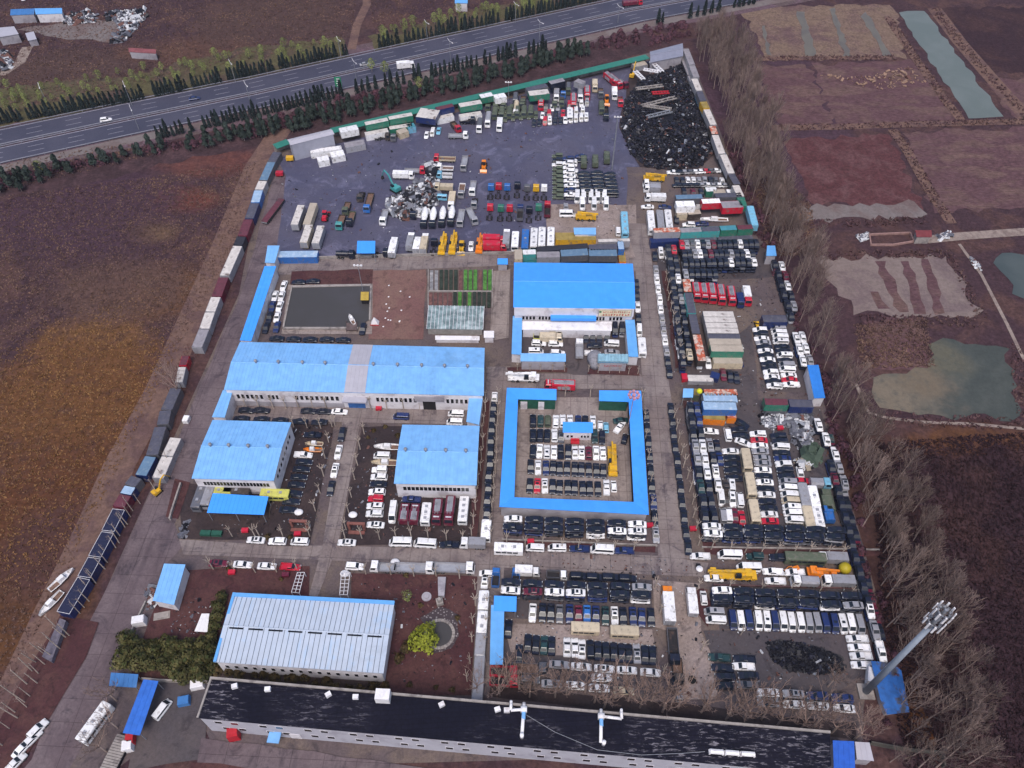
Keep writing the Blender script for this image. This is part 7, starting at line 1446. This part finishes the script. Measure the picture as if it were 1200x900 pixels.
# ---------------------------------------------------------------- round garden pond
root = empty("round_pond", G(515, 744), "round dark garden pond with a stone rim among pale paving", "pond"); c0 = root.location
b = MB(); n = 28; R0, R1 = 3.0, 3.7
for k in range(n):
    a, e = 2 * math.pi * k / n, 2 * math.pi * (k + .9) / n; b.prism([(c0.x + R0 * math.cos(a), c0.y + R0 * math.sin(a)), (c0.x + R1 * math.cos(a), c0.y + R1 * math.sin(a)), (c0.x + R1 * math.cos(e), c0.y + R1 * math.sin(e)), (c0.x + R0 * math.cos(e), c0.y + R0 * math.sin(e))], 0, .7)
b.build("stone_rim", m_conc, root); b = MB(); b.face([(c0.x + R0 * math.cos(2 * math.pi * k / n), c0.y + R0 * math.sin(2 * math.pi * k / n), .55) for k in range(n)]); b.build("water", m_yardw, root)
t = NT("pebble_paving"); v = t.co(); vo = t.n("TexVoronoi", {"Vector": v, "Scale": 1.6}); c = t.mix(t.step(vo.outputs["Distance"], .15, .4), lin("#8b8486"), lin("#3b3136")); m_peb = t.out(c, .9)
sheet("pebble_paving", px_poly("516,710 536,722 538,745 530,760 510,766 500,740 493,726"), .42, m_peb, "pale pebble paving round the garden pond", rough=(2, .4))
root = empty("stone_monument", G(518, 706), "grey stone slab bridge leading to the round pond", "monument"); b = MB(); b.prism(px_poly("513.5,679 523,679 521,701 514,701"), 0, 1.4); b.build("slab", m_grey, root); b = MB(); p = G(515.5, 707); b.box(p.x, p.y, 0, 1.6, 1.6, 1.4, .3); b.box(p.x, p.y, 1.4, 1, 1, 1.2, .6, taper=.7); b.build("pedestal", m_conc, root)
b = MB(); p = G(500, 700); b.tube((p.x, p.y, 0), (p.x, p.y, .5), 1.2, n=14); b.tube((p.x, p.y, .5), (p.x, p.y, .8), .6, n=10); tag(b.build("stone_basin", m_grey, origin=p), "small round stone basin north west of the round pond", "basin")
# ---------------------------------------------------------------- scrap heaps
def heap(name, poly, hmax, n, palette, label, size=(.4, 1.6), seed=2, flat=.25):
    rng = np.random.default_rng(seed); P = px_poly(poly); xs = [q.x for q in P]; ys = [q.y for q in P]
    cum = np.cumsum([w for _m, w in palette]); V = []; F = []; MI = []
    def edge(x, y):
        d = 1e9
        for i in range(len(P)):
            a, e = P[i], P[(i+1) % len(P)]; vx, vy = e.x - a.x, e.y - a.y; t_ = max(0, min(1, ((x - a.x) * vx + (y - a.y) * vy) / (vx * vx + vy * vy))); d = min(d, math.hypot(x - a.x - vx * t_, y - a.y - vy * t_))
        return d
    got = 0
    while got < n:
        x, y = rng.uniform(min(xs), max(xs)), rng.uniform(min(ys), max(ys))
        if not inside(x, y, P): continue
        hh = hmax * min(1, edge(x, y) / (hmax * 1.6)) * (.75 + .25 * math.sin(x * .35) * math.cos(y * .3)); got += 1
        z = hh * rng.uniform(.15, 1.0) ** .5; L = rng.uniform(*size) * (2.2 if rng.random() < .12 else 1); d = np.array([L, L * rng.uniform(.15, .7), L * rng.uniform(.08, .5)])
        M_ = Matrix.Rotation(rng.uniform(0, 6.283), 3, 'Z') @ Matrix.Rotation(rng.uniform(-.7, .7), 3, 'X') @ Matrix.Rotation(rng.uniform(-.7, .7), 3, 'Y'); i = len(V)
        for c_ in ((-1, -1, -1), (1, -1, -1), (1, 1, -1), (-1, 1, -1), (-1, -1, 1), (1, -1, 1), (1, 1, 1), (-1, 1, 1)):
            q = M_ @ Vector(tuple(d * np.array(c_) * .5)); V.append((x + q.x, y + q.y, max(.02, z + .2 + q.z)))
        for q in ((0, 3, 2, 1), (4, 5, 6, 7), (0, 1, 5, 4), (1, 2, 6, 5), (2, 3, 7, 6), (3, 0, 4, 7)): F.append(tuple(i + k for k in q))
        MI += [int(np.searchsorted(cum, rng.uniform(0, cum[-1])))] * 6
    i = len(V); c0 = cen(P)
    for q in (P if hmax > .3 else []): V.append((q.x, q.y, .03))
    if hmax > .3: V.append((c0.x, c0.y, hmax * .7))
    for k in range(len(P) if hmax > .3 else 0): F.append((i + k, i + (k + 1) % len(P), i + len(P))); MI.append(0)
    me = bpy.data.meshes.new(name); me.from_pydata(V, [], F)
    for m, _w in palette: me.materials.append(m)
    me.polygons.foreach_set("material_index", MI); o = bpy.data.objects.new(name, me); COL.objects.link(o); return tag(o, label, kind="stuff")
m_s0 = mat("black_scrap", "#14131c", .55, .3, 2); m_s1 = mat("dark_blue_scrap", "#20202f", .5, .3, 2); m_s2 = mat("bright_scrap", "#8f9199", .4, .3, 2, metal=.4); m_s3 = mat("rust_scrap", "#5a3d38", .8, .3, 2); m_s4 = mat("white_scrap", "#b9babf", .6, .2, 2); m_s5 = mat("grey_scrap", "#5d5e68", .6, .25, 2)
heap("black_scrap_heap", "727,148 733,118 748,96 770,84 803,74 815,105 827,145 835,178 820,196 790,200 756,196 738,180", 4.2, 17000, [(m_s0, 62), (m_s1, 28), (m_s2, 2.5), (m_s3, 2.5), (m_s4, .8)], "huge heap of black car parts and scrap in the north east corner", (.25, 1.0))
heap("wreck_heap", "455,236 478,222 490,214 512,214 513,240 496,252 472,258 456,250", 2.6, 2000, [(m_s5, 30), (m_s4, 18), (m_s0, 30), (m_s2, 12), (m_s3, 8)], "heap of crushed white and grey lorry cabs in the truck yard", (.6, 1.9), 3)
heap("scrap_heap", "894,483 925,480 948,482 952,505 950,524 934,526 925,500 905,503 893,495", 2.6, 1500, [(m_s5, 40), (m_s2, 30), (m_s4, 12), (m_s0, 12), (m_s3, 5)], "grey heap of crushed metal in the eastern lot", (.4, 1.4), 4)
heap("black_scrap_heap", "899,754 925,752 960,760 984,770 990,786 960,790 925,786 906,775", 2.0, 5200, [(m_s0, 85), (m_s1, 12), (m_s2, 1)], "low black heap of tyres and parts beside the van row", (.25, .75), 6)
for i, (pl, lb) in enumerate((("70,22 100,14 112,18 112,26 80,30", "scrap heap with white tanks beyond the highway"), ("122,14 170,12 172,20 160,34 145,50 128,52 140,30 128,22", "pale rubbish heap beyond the highway"), ("0,62 14,64 14,78 0,84", "dark rubbish heap at the far western edge"))):
    heap("rubbish_heap", pl, 1.6, 420, [(m_s5, 30), (m_s0, 25), (m_s4, 30), (m_s3, 15)], lb, (.7, 2.2), 10 + i)
heap("rubble_heap", "497,192 515,190 517,214 500,214", 1.2, 160, [(m_s5, 30), (m_s4, 30), (m_s0, 30)], "loose lorry parts behind the wreck heap", (.8, 2.2), 15)
heap("rubble_heap", "172,693 180,688 184,706 176,712", 1.2, 120, [(m_s4, 20), (m_s3, 30), (m_s5, 30)], "mixed rubble beside the blue-roofed guard hut", (.5, 1.3), 16)
heap("rubble_heap", "216,612 222,610 218,628 210,632", .8, 80, [(m_s0, 40), (m_s5, 30)], "dark junk at the corner of the western road", (.5, 1.2), 17)
heap("rubble_heap", "930,540 948,536 952,548 935,552", 1.3, 130, [(m_s4, 40), (mat("beige_scrap", "#9a8f80", .8), 40), (m_s0, 20)], "pale bags and panels heaped in the eastern lot", (.5, 1.4), 18)
heap("rubble_heap", "940,526 956,524 960,538 946,540", 1.6, 60, [(mat("green_tarpaulin", "#3c4a40", .8, .2), 80), (m_s5, 20)], "folded dark green tarpaulins in the eastern lot", (1.5, 3), 19)
heap("straw_heap", "960,88 1010,90 1065,78 1085,96 1040,106 1000,100", .12, 150, [(mat("straw", "#8a7060", .95, .2), 80), (m_s3, 20)], "scattered pale straw on the ploughed plot", (.4, 1.3), 22)
for i, (pl) in enumerate(("1003,276 1016,272 1020,280 1008,284", "1096,276 1112,270 1116,278 1100,282", "1135,300 1148,310 1150,318 1140,312")):
    heap("rubbish_heap", pl, .5, 60, [(m_s4, 50), (m_s5, 30), (m_s3, 20)], f"scattered white rubbish, {ordn(i+1)} heap near the field hut", (.4, 1.2), 24 + i)
for pl, n_, lb in (("600,640 800,655 1010,660 1010,800 790,820 590,760", 1100, "small litter and parts scattered over the southern lots"), ("770,290 880,280 960,470 1010,640 810,640 790,460", 1300, "small litter and parts scattered over the eastern lots"), ("330,190 720,120 740,290 330,300", 900, "small litter scattered over the truck yard"), ("346,500 392,500 370,630 240,625 322,575", 260, "small litter on the soil east of the western blue hall"), ("424,505 470,505 460,580 556,580 555,630 405,630", 300, "small litter on the soil around the fire engines"), ("195,700 255,700 250,750 200,750", 120, "small litter on the garden soil by the western road"), ("420,680 548,684 546,800 470,800", 200, "small litter and leaves on the pond garden soil")): heap("ground_litter", pl, .12, n_, [(m_s5, 30), (m_s0, 40), (m_s4, 10), (m_s3, 30)], lb, (.12, .5), n_)
# long beams lying on the black scrap heap
for i, (a, e, m) in enumerate((((745, 104), (777, 100), m_conc), ((764, 109), (784, 108), m_red), ((752, 124), (792, 114), m_conc), ((753, 123), (787, 128), m_conc), ((758, 137), (787, 130), m_steel), ((763, 72), (776, 84), m_whitebox), ((744, 83), (754, 93), m_whitebox), ((754, 81), (772, 84), m_whitebox))):
    p, q = G(*a, 4.4), G(*e, 4.4); b = MB(); d = (q - p).normalized(); n = Vector((-d.y, d.x, 0)) * .8
    b.tube(p + n, q + n, .3, n=4); b.tube(p - n, q - n, .3, n=4)
    for k in range(6): s_ = p.lerp(q, (k + .5) / 6); b.tube(s_ + n, s_ - n, .2, n=4)
    tag(b.build("lorry_chassis", m), f"{'red' if m is m_red else 'pale' if m is not m_steel else 'grey'} lorry frame lying on the black scrap heap, {ordn(i+1)} from the {'north' if i > 4 else 'middle'}", "truck frame")
# ---------------------------------------------------------------- masts, tower, signs
def top_height(base, top):
    B_ = G(*base); lo, hi = 0, 120
    best = min((abs((G(*top, z / 4) - Vector((B_.x, B_.y, z / 4))).length), z / 4) for z in range(0, 480)); return best[1]
pb = G(1014, 811); H = top_height((1014, 811), (1098, 706)); root = empty("mobile_tower", pb, "tall grey mobile phone tower with white panel antennas", "tower")
b = MB(); b.tube(pb, (pb.x, pb.y, H * .82), .78, .5, 12); b.build("pole", mat("galvanised_pole", "#7f8896", .5, .1, .5), root, True); b = MB(); b.tube((pb.x, pb.y, H * .82), (pb.x, pb.y, H), .45, .3, 10); b.build("upper_pole", m_steel, root)
for lv in (.86, .96):
    b = MB(); z = H * lv; n = 16; R = 1.25
    for k in range(n):
        a, e = 2 * math.pi * k / n, 2 * math.pi * (k + 1) / n; b.tube((pb.x + R * math.cos(a), pb.y + R * math.sin(a), z), (pb.x + R * math.cos(e), pb.y + R * math.sin(e), z), .07, n=4); b.tube((pb.x + R * math.cos(a), pb.y + R * math.sin(a), z + 1.1), (pb.x + R * math.cos(e), pb.y + R * math.sin(e), z + 1.1), .05, n=4)
        if k % 2 == 0: b.tube((pb.x, pb.y, z), (pb.x + R * math.cos(a), pb.y + R * math.sin(a), z), .06, n=4); b.tube((pb.x + R * math.cos(a), pb.y + R * math.sin(a), z), (pb.x + R * math.cos(a), pb.y + R * math.sin(a), z + 1.1), .05, n=4)
    pf = b.build("platform", m_steel, root)
    for k in range(9):
        a = 2 * math.pi * k / 9 + lv; x, y = pb.x + (R + .45) * math.cos(a), pb.y + (R + .45) * math.sin(a); ab = MB(); ab.box(x, y, z - .5, .2, .34, 2.2, a); o = ab.build("panel_antenna", m_whitebox, root); o.parent = pf
        ab = MB(); ab.box(pb.x + (R - .2) * math.cos(a + .3), pb.y + (R - .2) * math.sin(a + .3), z + .2, .3, .4, .7, a); o = ab.build("radio_unit", m_steel, root); o.parent = pf
b = MB(); b.tube((pb.x + 1, pb.y, 0.2), (pb.x + .68, pb.y, H * .82), .08, n=4); b.build("cable_ladder", mat("blue_cable_tray", "#5079a8", .5), root)
b = MB(); b.box(pb.x, pb.y, 0, 3.4, 3.4, .5); b.build("base", m_conc, root)
b = MB(); p = G(1019, 795); b.box(p.x, p.y, 0, 2.0, 3.4, 2.2, -.3); tag(b.build("equipment_cabinet", m_whitebox, origin=p), "white equipment cabinet at the foot of the mobile tower", "cabinet")
def mast(base, top, label, head='flood', col=None, r=.14):
    B_ = G(*base); h_ = top_height(base, top); root = empty("lamp_mast", B_, label, "lamp mast"); b = MB(); b.tube(B_, (B_.x, B_.y, h_), r, r * .6, 6); b.build("pole", col or m_steel, root)
    b = MB()
    if head == 'flood':
        b.box(B_.x, B_.y, h_ - .2, 2.6, .15, .15)
        for k in (-1, 0, 1): b.box(B_.x + k * 1.1, B_.y - .2, h_ - .1, .6, .45, .45)
    elif head == 'ring':
        for k in range(8): a = k * math.pi / 4; b.box(B_.x + 1.3 * math.cos(a), B_.y + 1.3 * math.sin(a), h_ - .2, .7, .7, .5, a)
        b.tube((B_.x, B_.y, h_ - .3), (B_.x, B_.y, h_ + .3), .5, n=10)
    elif head == 'arm':
        b.tube((B_.x, B_.y, h_), (B_.x + 1.4, B_.y - 2.2, h_ + .5), .08, n=4); b.box(B_.x + 1.6, B_.y - 2.5, h_ + .4, .35, .8, .15, .4)
        b.tube((B_.x, B_.y, h_), (B_.x - 1.0, B_.y + 1.8, h_ + .5), .08, n=4)
    b.build("lamp_head", {'ring': mat("pink_lamp_ring", "#b0808a", .6)}.get(head, m_whitebox), root)
mast((735.5, 503), (743.5, 463), "tall mast with a pinkish lamp ring in the courtyard corner", 'ring', mat("pinkish_steel", "#9a8288", .5))
mast((717, 199), (725, 137), "lattice-headed floodlight mast beside the khaki and black files", 'flood', m_steel, .28)
mast((596, 117), (597, 96), "thin floodlight mast among the northern containers", 'flood'); mast((425.5, 342), (425, 310), "thin lamp mast beside the dark pond", 'flood'); mast((381, 135), (378, 114), "pale wooden-looking pole among the pines north of the yard", 'none')
for i, (b_, t_) in enumerate((((54, 118), (41, 102)), ((155, 124), (146, 98)), ((276, 96), (268, 73)), ((400, 70), (396, 46)), ((501, 48), (500, 26)), ((604, 27), (604, 5)))): mast(b_, t_, f"slim street lamp on the far edge of the highway, {ordn(i+1)} from the west", 'arm')
for i, (b_, t_) in enumerate((((163, 152), (155, 126)), ((295, 126), (287, 99)), ((418, 95), (415, 72)), ((528, 71), (526, 48)), ((632, 47), (631, 26)), ((724, 27), (724, 8)))): mast(b_, t_, f"slim double-armed street lamp in the highway median, {ordn(i+1)} from the west", 'arm')
p = G(396, 107); q = G(395, 96, 0); root = empty("road_sign", p, "tall green highway direction sign beside the near carriageway", "sign"); b = MB(); b.tube(p, (p.x, p.y, 6), .12, n=6); b.tube((p.x + 1.6, p.y, 0), (p.x + 1.6, p.y, 6), .12, n=6); b.build("post", m_steel, root)
b = MB(); b.box(p.x + .8, p.y - .15, 2.2, 2.8, .12, 4.4); bd = b.build("sign_board", mat("sign_green", "#1f7a58", .5), root); b = MB(); rr = random.Random(2)
for k in range(4): b.box(p.x + .8 + rr.uniform(-.3, .3), p.y - .22, 2.6 + k * 1.0, rr.uniform(1.2, 1.9), .03, .35)
o = b.build("sign_lettering", m_whitebox, root); o.parent = bd
# ---------------------------------------------------------------- small things
for (x_, y_, r_, c_, nm, lb, cat, hz) in ((990, 666, 1.5, '#a08f1e', "storage_sphere", "big yellow sphere at the end of the crane line", "sphere", 1.6), (819, 461, .8, '#c8c81e', "yellow_ball", "small yellow ball on the olive box of the eastern lot", "ball", 5.2)):
    p = G(x_, y_, hz); root = empty(nm, (p.x, p.y, 0 if hz < 3 else 5.2), lb, cat); b = MB(); b.ball((p.x, p.y, (0 if hz < 3 else 5.2) + r_ + .2), r_, nu=18, nv=12); b.build("shell", mat("paint" + c_, c_, .5, .1, .6), root, True); b = MB(); z0 = 0 if hz < 3 else 5.2; b.tube((p.x, p.y, z0), (p.x, p.y, z0 + .4), r_ * .6, n=12); b.build("stand", m_steel, root)
for (x_, y_, lb) in ((820, 666, "white round parasol top beside the central crossroads"),):
    p = G(x_, y_, 2.4); root = empty("parasol", (p.x, p.y, 0), lb, "parasol"); b = MB(); b.loft([[(p.x + r_ * math.cos(k * .5236), p.y + r_ * math.sin(k * .5236), z) for k in range(12)] for r_, z in ((.85, 2.2), (.5, 2.45), (.08, 2.6))]); b.build("canopy", m_whitebox, root); b = MB(); b.tube((p.x, p.y, 0), (p.x, p.y, 2.6), .05, n=6); b.build("pole", m_steel, root); b = MB(); b.box(p.x + .1, p.y + 1.6, 0, 1.0, .8, 1.1); tag(b.build("guard_box", m_s0, origin=(p.x, p.y, 0)), "small dark box beside the white parasol", "box")
for (x_, y_, lb) in ((350, 600, "white dish-shaped cover among the cars east of the western hall"), (413.5, 603, "white round cover beside the lane between the halls"), (463, 658.5, "white dish between two recovery lorries"), (404, 672, "small white dish at the garden gate")):
    p = G(x_, y_, .8); root = empty("round_cover", (p.x, p.y, 0), lb, "cover"); b = MB(); b.ball((p.x, p.y, .75), 1.2, 1.0, .45, 14, 6); b.build("shell", m_whitebox, root, True); b = MB(); b.tube((p.x, p.y, 0), (p.x, p.y, .5), .3, n=8); b.build("foot", m_steel, root)
for i, (x_, y_, c_, lb) in enumerate(((287.5, 622, 'r', "small red cart behind the small blue canopy"), (349, 626, 'r', "small red cart by the brown arch frame"), (272, 671, 'r', "small red cart under the pollarded garden trees"), (335, 674, 'm', "maroon cart beside the white dish at the garden gate"), (622, 635, 'r', "small red box behind the kerb vans"), (761.5, 616, 'r', "small red box at the corner of the courtyard stacks"), (812, 620, 'r', "small red box in the soil verge of the central road"), (652, 431, 'r', "small red box in the white post bed"), (444, 479, 'r', "small red stand in the workshop's soil bed"), (328, 205, 'r', "red drum container at the western wall of the truck yard"), (340, 187, 'y', "yellow machine cabin in the corner of the truck yard"), (914, 502, 'r', "small pink-red cube below the grey scrap heap"), (27.5, 0, 'w', "white box beyond the highway"))):
    p = G(x_, y_, .5); root = empty("hand_cart", (p.x, p.y, 0), lb, "cart"); b = MB(); k_ = 1.6 if 'drum' in lb or 'cabin' in lb else 1.0; b.box(p.x, p.y, .35 * k_, 1.7 * k_, 1.1 * k_, .8 * k_, .1); b.build("tray", paint(c_), root); b = MB()
    for s in (-.5, .5):
        b.tube((p.x + s * k_, p.y - .5 * k_, .25 * k_), (p.x + s * k_, p.y + .5 * k_, .25 * k_), .25 * k_, n=8)
    b.build("wheel", m_tyre, root)
for (x_, y_, lb) in ((352, 617, "brown brick arch frame in the soil east of the small canopy"), (419, 620, "brown brick arch frame beside the lane between the halls")):
    p = G(x_, y_); root = empty("arch_frame", p, lb, "frame"); m_ = mat("brown_brick", "#754a44", .85, .2)
    for dx in (-1.9, 1.9): b = MB(); b.box(p.x + dx, p.y, 0, .6, 1.0, 2.6); b.build("pillar", m_, root)
    b = MB(); b.box(p.x, p.y - 1.2, 0, 4.2, .9, .5); b.build("plinth", m_, root); b = MB(); b.box(p.x, p.y, 2.6, 4.6, .7, .4); b.build("lintel", m_, root)
b = MB(); p, q = G(236, 626), G(261, 627)
for k in range(2): a = p.lerp(q, k * .52); e = p.lerp(q, k * .52 + .48); b.box((a.x + e.x) / 2, (a.y + e.y) / 2, 0, (e - a).length, 1.3, 1.1)
tag(b.build("planter", m_gdoor, origin=p), "long dark green planter box at the kerb of the small canopy", "planter")
b = MB(); p = G(414, 366); q = G(439, 379)
root = empty("warning_tent", G(439.5, 379), "small white and red triangular tent beside the pond", "tent"); b = MB(); c_ = root.location; b.loft([[(c_.x - 1.3, c_.y - 1, 0), (c_.x + 1.3, c_.y - 1, 0), (c_.x + 1.3, c_.y + 1, 0), (c_.x - 1.3, c_.y + 1, 0)], [(c_.x - .1, c_.y - .1, 2.6), (c_.x + .1, c_.y - .1, 2.6), (c_.x + .1, c_.y + .1, 2.6), (c_.x - .1, c_.y + .1, 2.6)]]); b.build("canvas", m_whitebox, root); b = MB(); b.box(c_.x, c_.y - 1.1, 0, 2.8, .1, .5); b.build("hem", m_red, root)
rr = random.Random(77)
for k in range(14): p = G(rr.uniform(448, 488), rr.uniform(330, 385), .3); b = MB(); b.ball((p.x, p.y, .25), .3, .22, .2, 8, 5); b.ball((p.x + .22, p.y, .5), .1, nu=6, nv=4); tag(b.build("goose", m_whitebox, origin=(p.x, p.y, 0)), "white goose on the bare brown garden plot", "goose", "geese on the bare plot")
for (x_, y_, w_, d_, h_, c_, lb) in ((217, 823, 2.6, 2, 1.6, m_bluedk, "blue tarpaulin bundle by the black-roofed block"), (233, 804, 3, 2, 1.8, m_whitebox, "white and yellow bundle by the black-roofed block"), (152, 876, 2.2, 2.2, 2, m_whitebox, "white tank beside the open blue shed"), (155, 868, 1.8, 2.2, 2, m_red, "red cabinet beside the white tank"), (165, 730, 3, 2, 2.2, m_whitebox, "white hut box beside the garden soil by the western road"), (190, 722, 4, 2, .3, m_conc, "pale slab in front of the guard hut"), (276, 862, 2.4, 2.4, 3.0, m_red, "red porch at the west end of the long grey block")):
    p = G(x_, y_); b = MB(); b.box(p.x, p.y, 0, w_, d_, h_, .25, taper=.92); b.box(p.x + .2, p.y + .1, h_, w_ * .7, d_ * .7, .18, .25); tag(b.build("box_cabinet", c_, origin=p), lb, "cabinet")
# slatted trailer by the open blue shed
p, q = G(146, 862, 1.2), G(127, 900, 1.2); d = (q - p).normalized(); n = Vector((-d.y, d.x, 0)); root = empty("slat_platform", cen([p, q]), "pale slatted platform beside the open blue shed", "platform"); b = MB()
for k in range(13): a = p + d * (k * (q - p).length / 12); b.prism([a + n * 1.7, a + n * 1.7 + d * .45, a - n * 1.7 + d * .45, a - n * 1.7], 1.1, 1.3)
b.build("slats", m_conc, root); b = MB(); b.prism([p + n * 1.75, q + n * 1.75, q - n * 1.75, p - n * 1.75], .3, 1.05); b.build("base", m_s0, root)
p = G(805, 737); b = MB(); b.tube((p.x + 0, p.y - 12, 0.08), (p.x, p.y - 12, .5), .9, n=14); b.tube((p.x, p.y - 12, .5), (p.x, p.y - 12, .52), .6, n=12)
tag(b.build("tyre", m_tyre, origin=p), "big tyre lying in the southern dirt aisle", "tyre")
# ruined grey tarp frame and bare frames along the western wall
b = MB(); P = px_poly("70,724 78,728 60,775 50,770", 1.6); b.loft([[(p.x, p.y, 0) for p in P], [(p.x, p.y, 1.5 + .5 * (k % 2)) for k, p in enumerate(P)]]); tag(b.build("tarpaulin", mat("grey_purple_tarp", "#5f5a66", .8, .25, 1.2)), "crumpled grey tarpaulin ridge south of the solar roofs", "tarpaulin")
root = empty("rusty_steel_hoops", G(220, 430), "rusty open steel frame in the gap of the western wall", "frame")
pts = line_pts("228,410 205,460", 12)
for i, p in enumerate(pts):
    b = MB(); b.tube((p.x - 1.6, p.y, 0), (p.x - 1.6, p.y, 2.6), .07, n=4); b.tube((p.x - 1.6, p.y, 2.6), (p.x + 1.6, p.y, 2.6), .07, n=4); b.tube((p.x + 1.6, p.y, 0), (p.x + 1.6, p.y, 2.6), .07, n=4); b.build("frame_hoop", m_s3, root)
# ---------------------------------------------------------------- haze
HAZE = 0.00007
if HAZE:
    b = MB(); b.box(0, 700, -1, 2400, 2200, CAM_H + 11)
    t = NT("thin_haze"); t.t.nodes.remove(t.b); pv_ = t.t.nodes.new("ShaderNodeVolumePrincipled"); pv_.inputs["Color"].default_value = (.80, .82, .95, 1); pv_.inputs["Density"].default_value = HAZE; pv_.inputs["Anisotropy"].default_value = .2
    out_ = [n_ for n_ in t.t.nodes if n_.type == 'OUTPUT_MATERIAL'][0]; t.t.links.new(pv_.outputs[0], out_.inputs["Volume"])
    tag(b.build("haze", t.m), "thin pale haze in the air over the fields", kind="stuff")
